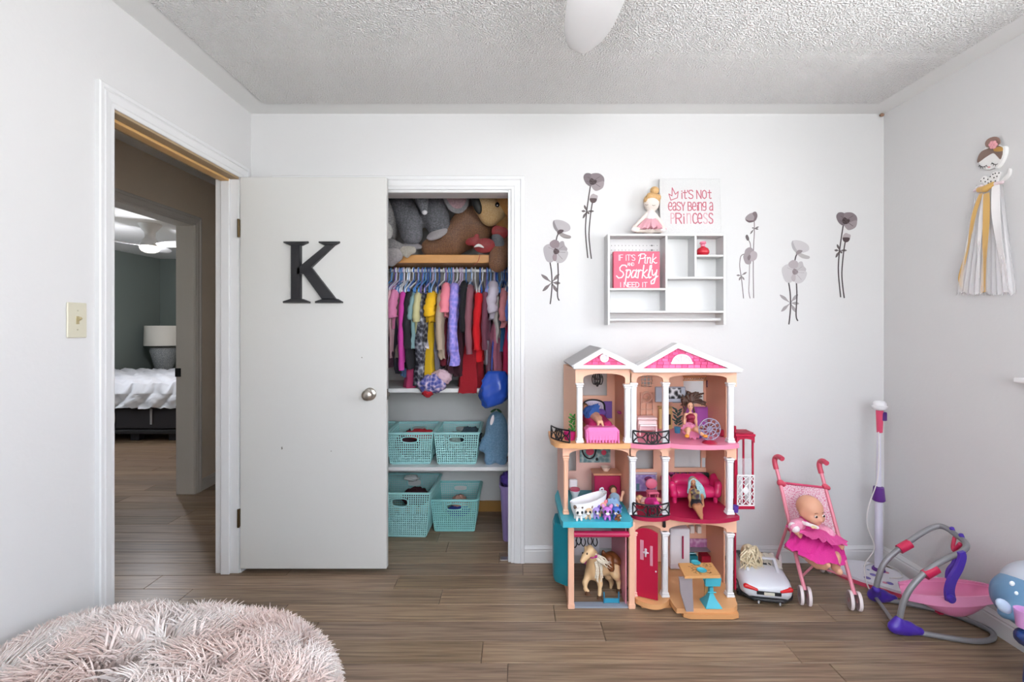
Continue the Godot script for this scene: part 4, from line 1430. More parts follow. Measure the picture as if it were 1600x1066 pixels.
	part("flask", MB.new().lathe([Vector2(0, 0.001), Vector2(0.022, 0.001), Vector2(0.032, 0.014), Vector2(0.033, 0.024), Vector2(0.026, 0.039), Vector2(0.012, 0.047), Vector2(0.01, 0.05), Vector2(0, 0.05)], 24), mat("c4182e", 0.12, 0.0, {"clearcoat_enabled": true, "clearcoat": 0.6}), o)
	part("stopper", MB.new().lathe([Vector2(0.01, 0.05), Vector2(0.012, 0.053), Vector2(0.011, 0.06), Vector2(0.017, 0.066), Vector2(0.015, 0.075), Vector2(0, 0.077)], 16), mat("e07a92", 0.3), o)
	# soft ballerina on top of the shelf
	var q := func(cx: float, cy: float, dd := 2.525) -> Vector3: return pt(930.0 + cx / 4.1, 260.0 + cy / 4.1, dd)
	o = thing("rag_doll", "soft ballerina doll with sandy topknot and pink tulle skirt sitting on the shelf top", "doll", q.call(345.0, 428.0) * Vector3(1, 0, 1) + Vector3(0, yt, 0))
	part("body", MB.new().blob([[q.call(361.0, 240.0), Vector3(0.04, 0.042, 0.036), Basis()], [q.call(355.0, 290.0), 0.014, q.call(352.0, 340.0), 0.026], [q.call(352.0, 340.0), 0.026, q.call(348.0, 390.0), 0.036],
		[q.call(333.0, 305.0), 0.012, q.call(285.0, 355.0), 0.01], [q.call(285.0, 355.0), 0.01, q.call(245.0, 395.0, 2.5), 0.009], [q.call(375.0, 305.0), 0.012, q.call(415.0, 350.0), 0.01], [q.call(415.0, 350.0), 0.01, q.call(440.0, 398.0, 2.5), 0.009],
		[q.call(330.0, 402.0), 0.02, q.call(262.0, 408.0, 2.49), 0.014], [q.call(365.0, 402.0), 0.02, q.call(425.0, 410.0, 2.49), 0.014]], 0.005, 0.008), cloth("eadfd6"), o, true)
	part("hair", MB.new().blob([[q.call(362.0, 222.0, 2.535), Vector3(0.044, 0.04, 0.036), Basis()], [q.call(330.0, 222.0, 2.515), 0.012, q.call(328.0, 245.0, 2.52), 0.006], [q.call(350.0, 190.0, 2.51), 0.018, q.call(400.0, 200.0, 2.51), 0.018], [q.call(380.0, 156.0), Vector3(0.024, 0.022, 0.022), Basis()]], 0.004, 0.006), hair_mat("b48a58", "d8b078"), o, true)
	var fc := MB.new()
	for e in [[330.0, 245.0], [375.0, 249.0]]:
		fc.tube([q.call(e[0] - 9.0, e[1] - 1.0, 2.486), q.call(e[0], e[1] + 3.0, 2.485), q.call(e[0] + 9.0, e[1], 2.486)], 0.0012, 5)
	part("eyelashes", fc, mat("6a4c3c", 0.7), o, true)
	var R := []
	for j in 5:
		var t := j / 4.0
		var ring := PackedVector3Array()
		var cc: Vector3 = q.call(352.0, 335.0).lerp(q.call(347.0, 410.0), t)
		for i in 48:
			var a := TAU * i / 48
			var r := lerpf(0.028, 0.078, t) * (1.0 + 0.16 * t * sin(i * 2.6) + 0.08 * t * sin(i * 1.1))
			ring.append(cc + Vector3(cos(a) * r, 0.006 * t * sin(i * 2.0), sin(a) * r * 0.9))
		R.append(ring)
	part("skirt", MB.new().loft(R, true, true, 0.2), cloth("e2a9b4"), o, true)
	part("bodice", MB.new().blob([[q.call(355.0, 302.0, 2.523), 0.02, q.call(352.0, 345.0, 2.523), 0.029]], 0.004, 0.004), cloth("efe6e6"), o, true)
	var sh := MB.new()
	for e in [[250.0, 405.0], [433.0, 408.0]]:
		sh.ball(q.call(e[0], e[1], 2.485), Vector3(0.016, 0.012, 0.014))
	part("shoes", sh, cloth("f4efee"), o, true)

func decal(o: Node3D, nm: String, pts: Array, hex: String, layer: int, cv: Callable, smooth := true) -> void:
	var p := []
	for i in pts.size() / 2:
		var w: Vector3 = cv.call(float(pts[i * 2]), float(pts[i * 2 + 1]))
		p.append(Vector2(w.x, w.y))
	if smooth:
		p = spl(p, 4, true)
	part(nm, MB.new().prism(PackedVector2Array(p), 0.0004, Transform3D(Basis(), Vector3(0, 0, BACK + 0.0004 * layer))), mat(hex, 0.6), o, true)

func decal_line(o: Node3D, nm: String, pts: Array, w: float, hex: String, layer: int, cv: Callable) -> void:
	var p := []
	for i in pts.size() / 2:
		var q: Vector3 = cv.call(float(pts[i * 2]), float(pts[i * 2 + 1]))
		p.append(Vector2(q.x, q.y))
	var mb := MB.new()
	stroke(mb, spl(p, 4), w, Transform3D(Basis(), Vector3(0, 0, BACK + 0.0004 * layer)), 0.0004)
	part(nm, mb, mat(hex, 0.6), o, true)

func leaf(o: Node3D, cx: float, cy: float, tx: float, ty: float, w: float, hex: String, cv: Callable) -> void:
	var a := Vector2(cx, cy)
	var b := Vector2(tx, ty)
	var u := (b - a).orthogonal().normalized() * w
	var m := a.lerp(b, 0.55)
	var e := a.lerp(b, 0.8)
	var n := a.lerp(b, 0.3)
	decal(o, "leaf", [a.x, a.y, n.x + u.x * 0.5, n.y + u.y * 0.5, m.x + u.x, m.y + u.y, e.x + u.x * 0.9, e.y + u.y * 0.9, b.x, b.y, e.x - u.x * 0.7, e.y - u.y * 0.7, m.x - u.x, m.y - u.y, n.x - u.x * 0.4, n.y - u.y * 0.4], hex, 1, cv)

func flower_root(label: String, x: float, y: float) -> Node3D:
	return thing("flower_decal", label, "wall decal", wp(x, y), 0.0, "poppy wall decals")

func tall_poppy(label: String, dx: float, dy: float) -> void:
	var cv := func(x: float, y: float) -> Vector3: return wp(830.0 + x / 4.1 + dx, 260.0 + y / 4.1 + dy)
	var o := flower_root(label, 924.0 + dx, 404.0 + dy)
	decal_line(o, "stem", [380, 120, 366, 210, 352, 320, 348, 430, 362, 585], 0.0065, "3d3234", 1, cv)
	decal_line(o, "stem", [392, 230, 380, 310, 370, 430, 376, 520, 385, 590], 0.0065, "3d3234", 1, cv)
	for l in [[322, 286], [340, 248], [330, 334], [402, 288], [372, 306]]:
		leaf(o, 355, 288, l[0], l[1], 7.0, "5c5253", cv)
	decal(o, "petal", [334, 70, 350, 45, 385, 50, 402, 95, 384, 130, 350, 110], "71666a", 2, cv)
	decal(o, "petal", [382, 55, 405, 44, 440, 48, 466, 74, 462, 112, 420, 118, 392, 98], "7d7175", 3, cv)
	decal(o, "petal", [386, 122, 420, 108, 464, 96, 458, 138, 418, 158, 396, 146], "93888b", 4, cv)
	decal(o, "flower_center", [372, 92, 386, 76, 402, 86, 420, 92, 412, 112, 392, 120, 376, 112], "3a2b2d", 5, cv)
	for v in [[395, 95, 362, 68], [395, 95, 440, 66], [398, 104, 440, 132], [390, 108, 354, 96]]:
		decal_line(o, "vein", v, 0.0022, "574b4e", 6, cv)
	decal(o, "bud", [374, 205, 382, 186, 396, 176, 412, 182, 426, 190, 420, 214, 400, 232, 380, 226], "a59b9d", 2, cv)
	decal(o, "bud_base", [374, 208, 392, 204, 420, 208, 414, 228, 396, 236, 380, 228], "4a3a3c", 3, cv)

func double_poppy(label: String, dx: float, dy: float, lift: float) -> void:
	var cv := func(x: float, y: float) -> Vector3: return wp(830.0 + x / 4.1 + dx, 260.0 + y / 4.1 + dy)
	var c := func(h: String) -> String: return Color(h).lerp(Color("dcdadb"), lift).to_html(false)
	var o := flower_root(label, 860.0 + dx, 475.0 + dy)
	decal_line(o, "stem", [176, 428, 166, 448, 160, 476], 0.007, "3d3436", 1, cv)
	decal_line(o, "stem", [120, 612, 130, 680, 133, 760, 128, 830, 122, 880], 0.007, "3d3436", 1, cv)
	decal_line(o, "stem", [170, 612, 173, 700, 168, 800, 170, 840, 178, 858], 0.007, "3d3436", 1, cv)
	for l in [[64, 692], [72, 800], [180, 690], [166, 806], [187, 750]]:
		leaf(o, 131, 745, l[0], l[1], 10.0, c.call("6b6062"), cv)
	decal(o, "petal", [138, 362, 150, 346, 172, 380, 172, 424, 146, 398], c.call("7d7679"), 2, cv)
	decal(o, "petal", [150, 345, 200, 348, 244, 374, 248, 408, 205, 424, 176, 410, 158, 380], c.call("aaa4a7"), 3, cv)
	decal(o, "petal", [186, 422, 222, 436, 254, 448, 246, 463, 206, 458, 178, 436], c.call("87807f"), 4, cv)
	decal(o, "flower_center", [166, 424, 182, 406, 208, 410, 200, 424, 186, 432, 172, 436], c.call("4a3a3d"), 5, cv)
	decal(o, "petal", [77, 534, 95, 504, 130, 500, 158, 545, 140, 610, 98, 606], c.call("a39da0"), 2, cv)
	decal(o, "petal", [160, 545, 180, 490, 206, 480, 216, 508, 232, 530, 214, 556], c.call("958e91"), 3, cv)
	decal(o, "petal", [155, 548, 232, 544, 226, 590, 196, 618, 158, 612], c.call("aca7a9"), 4, cv)
	decal(o, "petal", [118, 492, 148, 470, 178, 484, 176, 516, 150, 526, 128, 518], c.call("7f7075"), 5, cv)
	decal(o, "petal", [136, 580, 152, 555, 164, 570, 160, 604, 144, 606], c.call("8b7b7f"), 6, cv)
	decal(o, "flower_center", [142, 545, 152, 526, 170, 532, 180, 548, 168, 562, 150, 562], c.call("3d2a2e"), 7, cv)
	for v in [[160, 545, 205, 512], [162, 550, 218, 552], [165, 556, 200, 596], [156, 540, 110, 520]]:
		decal_line(o, "vein", v, 0.0018, c.call("6c6063"), 8, cv)

func build_flowers() -> void:
	tall_poppy("dark grey poppy wall decal with a bud, upper left of the wall shelf", 0.0, 0.0)
	tall_poppy("dark grey poppy wall decal with a bud, rightmost of all the decals", 395.0, 61.3)
	double_poppy("grey double poppy wall decal with leaves, leftmost of all the decals", 0.0, 0.0, 0.0)
	double_poppy("pale grey double poppy wall decal, hanging lowest right of the shelf", 372.8, 31.8, 0.42)
	var cv := func(x: float, y: float) -> Vector3: return wp(1140.0 + x / 5.076, 310.0 + y / 5.076)
	var o := flower_root("slender poppy wall decal with three thin stems, just right of the wall shelf", 1171.0, 467.0)
	decal_line(o, "stem", [195, 185, 196, 260, 189, 400, 187, 600, 190, 790], 0.004, "665b5d", 1, cv)
	decal_line(o, "stem", [116, 442, 88, 462, 80, 540, 94, 640, 110, 792], 0.004, "665b5d", 1, cv)
	decal_line(o, "stem", [158, 515, 155, 640, 152, 740, 162, 792], 0.004, "857b7d", 1, cv)
	decal_line(o, "stem", [148, 330, 162, 355, 167, 395], 0.004, "665b5d", 1, cv)
	for l in [[232, 226], [162, 284], [228, 246], [178, 232]]:
		leaf(o, 195, 240, l[0], l[1], 6.0, "70686a", cv)
	for l in [[54, 610], [136, 586], [74, 652], [116, 648]]:
		leaf(o, 92, 612, l[0], l[1], 7.0, "7a7173", cv)
	decal(o, "petal", [122, 162, 148, 128, 186, 116, 206, 150, 190, 180, 152, 190], "8f8588", 2, cv)
	decal(o, "petal", [180, 118, 206, 106, 220, 138, 206, 176, 186, 182, 196, 150], "6a5c60", 3, cv)
	decal(o, "petal", [124, 168, 152, 178, 182, 176, 190, 186, 158, 193, 136, 184], "5a4a4e", 4, cv)
	decal(o, "bud", [126, 300, 138, 288, 150, 306, 154, 328, 142, 336, 130, 322], "5d5456", 2, cv)
	decal(o, "petal", [108, 470, 116, 440, 128, 404, 165, 388, 190, 420, 172, 470, 166, 520, 128, 518], "90868a", 2, cv)
	decal(o, "petal", [160, 444, 186, 418, 216, 434, 214, 474, 188, 498, 164, 494], "a59b9f", 3, cv)
	decal(o, "flower_center", [140, 470, 156, 448, 166, 460, 160, 486, 148, 492], "75676b", 4, cv)

func build_ribbon_doll() -> void:
	# flat wooden ballerina with ribbons, hung on the right wall
	var cv := func(x: float, y: float, off := 0.004) -> Vector3:
		var px := 1480.0 + x / 3.808
		var py := 200.0 + y / 3.808
		var z := F * RIGHT / (px - 803.0)
		return Vector3(RIGHT - off, EYE - (py - 512.0) * z / F, -z)
	var o := thing("ribbon_ballerina", "wooden ballerina cutout with gold and white ribbon skirt hung on the right wall", "wall hanging", cv.call(280.0, 990.0))
	var flat := func(nm: String, pts: Array, m: Material, off: float, th: float, smooth := true) -> void:
		var p := []
		for i in pts.size() / 2:
			var w: Vector3 = cv.call(float(pts[i * 2]), float(pts[i * 2 + 1]))
			p.append(Vector2(w.z, w.y))
		if smooth:
			p = spl(p, 4, true)
		part(nm, MB.new().prism(PackedVector2Array(p), th, Transform3D(Basis(Vector3(0, 0, 1), Vector3.UP, Vector3(-1, 0, 0)), Vector3(RIGHT - off, 0, 0))), m, o, true)
	var wood := mat("f0eeec", 0.6)
	flat.call("face", [204, 190, 230, 130, 290, 96, 345, 120, 352, 165, 325, 215, 275, 246, 225, 236], wood, 0.0, 0.012)
	flat.call("face_edge", [352, 110, 366, 118, 362, 160, 340, 208, 312, 240, 306, 232, 332, 200, 350, 158], mat("f5f4f2", 0.5), 0.0, 0.014)
	flat.call("hair", [198, 205, 204, 168, 226, 138, 262, 122, 300, 100, 346, 118, 348, 160, 335, 186, 318, 170, 292, 150, 250, 172, 220, 194], mat("7d665c", 0.6), 0.012, 0.002)
	flat.call("bun", [246, 92, 262, 66, 300, 52, 328, 62, 334, 92, 300, 112, 258, 116], mat("8a6c62", 0.6), 0.012, 0.003)
	flat.call("hair_band", [300, 122, 344, 112, 350, 136, 306, 140], mat("b98f4a", 0.4, 0.4), 0.014, 0.002)
	var fl := MB.new()
	for k in 7:
		var a := TAU * k / 6
		var r := 0.0 if k == 6 else 15.0
		fl.ball(cv.call(298.0 + cos(a) * r, 100.0 + sin(a) * r, 0.018), Vector3(0.006, 0.008, 0.008), 10)
	part("rose", fl, mat("d99aa0", 0.8), o, true)
	var lash := MB.new()
	for e in [[230.0, 222.0], [305.0, 208.0]]:
		var p := []
		for k in 6:
			var t := k / 5.0
			p.append(cv.call(e[0] - 22.0 + 44.0 * t, e[1] + 10.0 * sin(PI * t), 0.0125))
		lash.tube(p, 0.0016, 5)
		for k in 5:
			var t := k / 4.0
			lash.tube([cv.call(e[0] - 20.0 + 40.0 * t, e[1] + 8.0 * sin(PI * t), 0.0125), cv.call(e[0] - 27.0 + 54.0 * t, e[1] + 10.0 + 12.0 * sin(PI * t), 0.0125)], 0.0011, 4)
	part("eyelashes", lash, mat("1f1a1a", 0.6), o, true)
	flat.call("lips", [256, 232, 266, 228, 276, 231, 266, 239], mat("d8a0a0", 0.6), 0.012, 0.001)
	flat.call("bodice", [206, 318, 232, 286, 262, 296, 290, 262, 328, 266, 312, 300, 300, 336, 242, 344, 226, 326], wood, 0.0, 0.01)
	var dots := MB.new()
	for q in [[214, 316], [232, 300], [240, 320], [256, 306], [270, 290], [286, 276], [300, 270], [292, 296], [310, 288], [322, 268], [274, 318], [258, 328], [300, 316]]:
		dots.ball(cv.call(float(q[0]), float(q[1]), 0.01), Vector3(0.001, 0.003, 0.003), 8)
	part("bodice_dots", dots, mat("222022", 0.6), o, true)
	flat.call("arm", [344, 300, 372, 270, 380, 240, 386, 252, 380, 282, 352, 312, 330, 322], wood, 0.0, 0.01)
	var gold := mat("caa15c", 0.35, 0.0, {"rim_enabled": true, "rim": 0.5})
	var satin := mat("f4f1f1", 0.35, 0.0, {"rim_enabled": true, "rim": 0.4})
	var rib := func(m: Material, pts: Array, wd: float, nm := "ribbon") -> void:
		var path := []
		for i in pts.size() / 3:
			path.append(cv.call(float(pts[i * 3]), float(pts[i * 3 + 1]), float(pts[i * 3 + 2])))
		path = spl(path, 6)
		var sd := []
		for i in path.size():
			sd.append(Vector3(0.25 * sin(i * 0.35), 0, 1).normalized() * wd / 2)
		part(nm, MB.new().strip(path, sd, 0.0012), m, o, true)
	rib.call(gold, [232, 390, 0.022, 200, 520, 0.03, 168, 680, 0.028, 140, 800, 0.03, 112, 900, 0.026, 128, 970, 0.02], 0.016)
	rib.call(satin, [238, 392, 0.016, 190, 560, 0.02, 150, 720, 0.02, 138, 790, 0.02], 0.012)
	rib.call(gold, [276, 388, 0.03, 280, 560, 0.034, 270, 760, 0.034, 258, 978, 0.03], 0.024)
	rib.call(satin, [256, 392, 0.024, 242, 560, 0.03, 228, 760, 0.03, 216, 985, 0.026], 0.017)
	rib.call(satin, [318, 330, 0.02, 336, 500, 0.032, 362, 700, 0.034, 400, 945, 0.03], 0.03)
	rib.call(mat("aab4c8", 0.5), [232, 420, 0.012, 222, 620, 0.016, 212, 860, 0.014], 0.003)
	part("ribbon_knot", MB.new().blob([[cv.call(222.0, 368.0, 0.02), 0.012, cv.call(262.0, 362.0, 0.024), 0.014], [cv.call(262.0, 362.0, 0.024), 0.014, cv.call(298.0, 336.0, 0.02), 0.011]], 0.003, 0.004), gold, o, true)
	var tulle := mat("f4f2f4", 0.9)
	tulle = tulle.duplicate()
	tulle.transparency = BaseMaterial3D.TRANSPARENCY_ALPHA
	tulle.albedo_color = Color(1.0, 0.99, 1.0, 0.3)
	for k in 2:
		var R := []
		for j in 12:
			var t := j / 11.0
			var r := PackedVector3Array()
			for i in 41:
				var u := i / 40.0
				var x := lerpf(lerpf(200.0, 345.0, u), lerpf(104.0, 440.0, u), t)
				r.append(cv.call(x, lerpf(340.0, 985.0 + 14.0 * sin(i * 1.9), t), 0.008 + 0.012 * k + t * (0.014 + 0.01 * sin(i * (1.1 + 0.4 * k)))))
			R.append(r)
		part("tulle_layer", MB.new().loft(R, false, false, -1.0), tulle, o, true)
	var tr := MB.new()
	for k in 5:
		tr.ball(cv.call(195.0 + k * 10.0, 372.0 - k * 6.0, 0.02), Vector3(0.006, 0.007, 0.008), 8)
		tr.ball(cv.call(300.0 + k * 14.0, 335.0 - k * 3.0, 0.02), Vector3(0.006, 0.007, 0.008), 8)
	part("waist_ruffle", tr, mat("e6d3d8", 0.9), o, true)

# ------------------------------------------------------------------ dollhouse
const DF := 2.19        # distance of the facade
const DB := 2.5         # distance of the back wall
const Y1 := 0.043
const Y2 := 0.42
const Y3 := 0.748
const YR := 1.072
var house: Node3D

func hx(px: float, d := DF) -> float: return (px - 803.0) / F * d
func hy(py: float, d := DF) -> float: return EYE - (py - 512.0) / F * d
func c4(cx: float, cy: float, d := DF) -> Vector3: return pt(860.0 + cx / 4.848, 530.0 + cy / 4.848, d)
func c5(cx: float, cy: float, d := DF) -> Vector3: return pt(860.0 + cx / 4.848, 660.0 + cy / 4.848, d)
func c6(cx: float, cy: float, d := DF) -> Vector3: return pt(860.0 + cx / 4.848, 800.0 + cy / 4.848, d)

func on_floor(p: Vector3, y: float) -> Vector3: return Vector3(p.x, y, p.z)

func arch_panel(nm: String, x0: float, x1: float, ytop: float, ybot: float, open: Array, m: Material, d := DF, th := 0.012) -> void:
	# a lintel with arches cut out of its lower edge; openings [x0, x1, spring, apex] in pixels at distance d, left to right
	var p := PackedVector2Array([Vector2(hx(x0, d), hy(ytop, d)), Vector2(hx(x1, d), hy(ytop, d)), Vector2(hx(x1, d), hy(ybot, d))])
	for k in range(open.size() - 1, -1, -1):
		var o = open[k]
		var a := Vector2(hx(o[1], d), hy(ybot, d))
		var b := Vector2(hx(o[0], d), hy(ybot, d))
		p.append(a)
		for i in 15:
			var t := PI * i / 14
			p.append(Vector2(lerpf(a.x, b.x, (1.0 - cos(t)) / 2), lerpf(hy(o[2], d), hy(o[3], d), pow(sin(t), 0.8))))
		p.append(b)
	p.append(Vector2(hx(x0, d), hy(ybot, d)))
	var q := PackedVector2Array()
	for v in p:
		if q.is_empty() or q[q.size() - 1].distance_to(v) > 0.0004:
			q.append(v)
	part(nm, MB.new().prism(q, th, Transform3D(Basis(), Vector3(0, 0, -d - th / 2))), m, house, true)

func column(px: float, y0: float, y1: float, w: float, m: Material, d := DF - 0.008) -> void:
	var x := hx(px, d)
	var mb := MB.new()
	mb.slab(Vector3(x - w * 0.42, y0, -d - w * 0.42), Vector3(x + w * 0.42, y1, -d + w * 0.42), 0.004)
	for s in [-0.17, 0.17]:
		mb.slab(Vector3(x + w * (s - 0.09), y0 + 0.03, -d + w * 0.4), Vector3(x + w * (s + 0.09), y1 - 0.03, -d + w * 0.47), 0.001)
	mb.slab(Vector3(x - w * 0.6, y0, -d - w * 0.6), Vector3(x + w * 0.6, y0 + 0.012, -d + w * 0.6), 0.003)
	mb.slab(Vector3(x - w * 0.52, y0 + 0.012, -d - w * 0.52), Vector3(x + w * 0.52, y0 + 0.022, -d + w * 0.52), 0.003)
	mb.slab(Vector3(x - w * 0.62, y1 - 0.01, -d - w * 0.62), Vector3(x + w * 0.62, y1, -d + w * 0.62), 0.003)
	mb.slab(Vector3(x - w * 0.52, y1 - 0.02, -d - w * 0.52), Vector3(x + w * 0.52, y1 - 0.01, -d + w * 0.52), 0.003)
	part("column", mb, m, house, true)

func slab_poly(nm: String, pts: Array, y: float, th: float, m: Material) -> void:      # outline of (x, distance) pairs, top at y
	part(nm, MB.new().prism(V2(pts), th, Transform3D(Basis(Vector3.RIGHT, Vector3.FORWARD, Vector3.UP), Vector3(0, y - th, 0)), 0.5), m, house, true)

func bulge(x0: float, x1: float, d: float, out: float, n := 12) -> Array:     # front edge from x0 to x1, curving out towards the viewer
	var o := []
	for i in n + 1:
		var t := float(i) / n
		o.append(lerpf(x0, x1, t))
		o.append(d - out * pow(sin(PI * clampf(t, 0.02, 0.98)), 0.6))
	return o

func gable(xl: float, xa: float, xr: float, ybase: float, yapex: float, yb2: float, d: float, win: String) -> void:
	# white framed pediment with pink bricks, gable roof running back
	var wm := plastic("f2f1f2", 0.4)
	var A := Vector2(hx(xl, d), hy(ybase, d))
	var B := Vector2(hx(xa, d), hy(yapex, d))
	var C := Vector2(hx(xr, d), hy(ybase, d))
	var z := Transform3D(Basis(), Vector3(0, 0, -d - 0.012))
	var t := 0.02
	var u1 := (B - A).normalized()
	var u2 := (C - B).normalized()
	var n1 := Vector2(u1.y, -u1.x) * t
	var n2 := Vector2(u2.y, -u2.x) * t
	var ib := Vector2(B.x, B.y - t * 1.15)
	part("pediment_trim", MB.new().prism(PackedVector2Array([A, B, ib, A + n1 + u1 * 0.01]), 0.026, z), wm, house, true)
	part("pediment_trim", MB.new().prism(PackedVector2Array([B, C, C + n2 - u2 * 0.01, ib]), 0.026, z), wm, house, true)
	var bot := hy(yb2, d)
	part("cornice", MB.new().slab(Vector3(A.x + 0.006, bot, -d + 0.02), Vector3(C.x - 0.006, A.y + 0.004, -d - 0.03), 0.004), wm, house, true)
	var pan := part("pediment_panel", MB.new().prism(PackedVector2Array([A + Vector2(0.02, 0), B - Vector2(0, 0.012), C - Vector2(0.02, 0)]), 0.008, z), plastic("d9557f", 0.5), house, true)
	# bricks
	var rng := RandomNumberGenerator.new()
	rng.seed = int(xl)
	var rows := int((B.y - A.y - t) / 0.0145)
	for r in rows:
		var y0 := A.y + 0.006 + r * 0.0145
		var ym := y0 + 0.0135
		var l := lerpf(A.x, B.x, (ym - A.y) / (B.y - A.y)) + t * 1.9
		var rr := lerpf(C.x, B.x, (ym - A.y) / (B.y - A.y)) - t * 1.9
		var x := l - rng.randf() * 0.015
		while x < rr - 0.006:
			var w := 0.028
			var a := maxf(x, l)
			var b := minf(x + w, rr)
			if b - a > 0.006:
				part("brick", MB.new().slab(Vector3(a + 0.0006, y0, -d - 0.006), Vector3(b - 0.0006, ym, -d - 0.0005 + 0.0008 * (rng.randi() % 3)), 0.001), plastic(["d94f86", "cf4578", "e2679a"][rng.randi() % 3], 0.5), pan, true)
			x += w + 0.0004
	# gable window
	var wc := MB.new()
	var gz := MB.new()
	if win == "round":
		var c := Vector3(hx(944.0, d), hy(559.5, d), -d + 0.003)
		wc.lathe([Vector2(0.015, -0.004), Vector2(0.0195, -0.004), Vector2(0.0195, 0.006), Vector2(0.015, 0.006), Vector2(0.015, -0.004)], 28, Transform3D(Basis(Vector3.RIGHT, PI / 2), c))
		wc.box(c, Vector3(0.03, 0.0025, 0.005))
		wc.box(c, Vector3(0.0025, 0.03, 0.005))
		gz.disc(c, 0.016, 0.003, Basis(Vector3.RIGHT, PI / 2), 24)
	else:
		var c := Vector2(hx(1065.0, d), hy(567.2, d))
		var o := PackedVector2Array()
		var inn := PackedVector2Array()
		for i in 15:
			var a := PI * i / 14
			o.append(c + Vector2(cos(a) * 0.0455, sin(a) * 0.04))
			inn.append(c + Vector2(cos(a) * 0.038, 0.004 + sin(a) * 0.031))
		var ringp := o.duplicate()
		for i in 15:
			ringp.append(inn[14 - i])
		wc.prism(ringp, 0.008, Transform3D(Basis(), Vector3(0, 0, -d - 0.002)))
		wc.slab(Vector3(c.x - 0.05, c.y - 0.005, -d + 0.008), Vector3(c.x + 0.05, c.y + 0.004, -d), 0.002)
		for a in [0.8, PI / 2, PI - 0.8]:
			wc.tube([Vector3(c.x, c.y, -d + 0.003), Vector3(c.x + cos(a) * 0.04, c.y + sin(a) * 0.035, -d + 0.003)], 0.0016, 6)
		gz.prism(inn, 0.003, Transform3D(Basis(), Vector3(0, 0, -d - 0.001)))
	var gf := part("gable_window_frame", wc, wm, house, true)
	part("gable_window_glazing", gz, plastic("d3c6cf", 0.3), gf, true)
	# roof behind the pediment: two slopes
	var e := 0.012
	var zr := Transform3D(Basis(), Vector3(0, 0, -DB - 0.01))
	var gm := plastic("b9b7b8", 0.6)
	var dep := DB + 0.01 - d - 0.012
	if win == "half":          # the wide pediment is only a shallow front
		dep = 0.05
		zr = Transform3D(Basis(), Vector3(0, 0, -d - 0.062))
		gm = wm
	part("roof_slope", MB.new().prism(PackedVector2Array([A, B, B - Vector2(0, e), A + Vector2(0.004, -e * 0.5)]), dep, zr), gm, house, true)
	part("roof_slope", MB.new().prism(PackedVector2Array([B, C, C + Vector2(-0.004, -e * 0.5), B - Vector2(0, e)]), dep, zr), gm, house, true)

func scroll_rail(nm: String, a: Vector3, b: Vector3, h: float, out: float, m: Material, r := 0.0032) -> void:
	# curved balcony railing with crossing scrolls
	var mb := MB.new()
	var P := func(u: float, v: float) -> Vector3:
		var q := a.lerp(b, u)
		var side := (b - a).cross(Vector3.UP).normalized()
		if side.z < 0.0:
			side = -side
		return q + side * out * sin(PI * u) + Vector3.UP * h * v
	for v in [0.0, 1.0]:
		var p := []
		for i in 13:
			p.append(P.call(i / 12.0, v - 0.05 * sin(PI * i / 12.0) * (1.0 if v > 0.5 else 0.0)))
		mb.tube(p, r * 1.15, 6)
	for u in [0.0, 0.36, 0.64, 1.0]:
		mb.tube([P.call(u, 0.0), P.call(u, 0.97)], r, 6)
	for s in [[0.0, 0.36], [0.64, 1.0]]:
		for k in [[0.0, 1.0], [1.0, 0.0]]:
			var p := []
			for i in 9:
				var t := i / 8.0
				p.append(P.call(lerpf(s[0], s[1], t), lerpf(k[0], k[1], t) + 0.16 * sin(TAU * t) * (1.0 if k[0] < 0.5 else -1.0)))
			mb.tube(p, r * 0.9, 6)
	var rg := []
	for i in 14:
		var t := TAU * i / 14
		rg.append(P.call(0.5 + 0.125 * cos(t), 0.5 + 0.42 * sin(t)))
	mb.tube(rg, r * 0.9, 6, true)
	mb.tube(spl([P.call(0.46, 0.2), P.call(0.47, 0.5), P.call(0.46, 0.82), P.call(0.53, 0.78), P.call(0.53, 0.58), P.call(0.47, 0.52), P.call(0.55, 0.42), P.call(0.54, 0.2), P.call(0.46, 0.2)], 3), r * 0.8, 5)
	part(nm, mb, m, house, true)

func back_wall(x0: float, x1: float, y0: float, y1: float, holes: Array, m: Material) -> void:      # metres; holes [x0, x1, y0, y1], left to right
	var mb := MB.new()
	var x := x0
	for h in holes:
		if h[0] > x:
			mb.slab(Vector3(x, y0, -DB), Vector3(h[0], y1, -DB - 0.008))
		mb.slab(Vector3(h[0], y0, -DB), Vector3(h[1], h[2], -DB - 0.008))
		mb.slab(Vector3(h[0], h[3], -DB), Vector3(h[1], y1, -DB - 0.008))
		x = h[1]
	mb.slab(Vector3(x, y0, -DB), Vector3(x1, y1, -DB - 0.008))
	part("back_panel", mb, m, house, true)

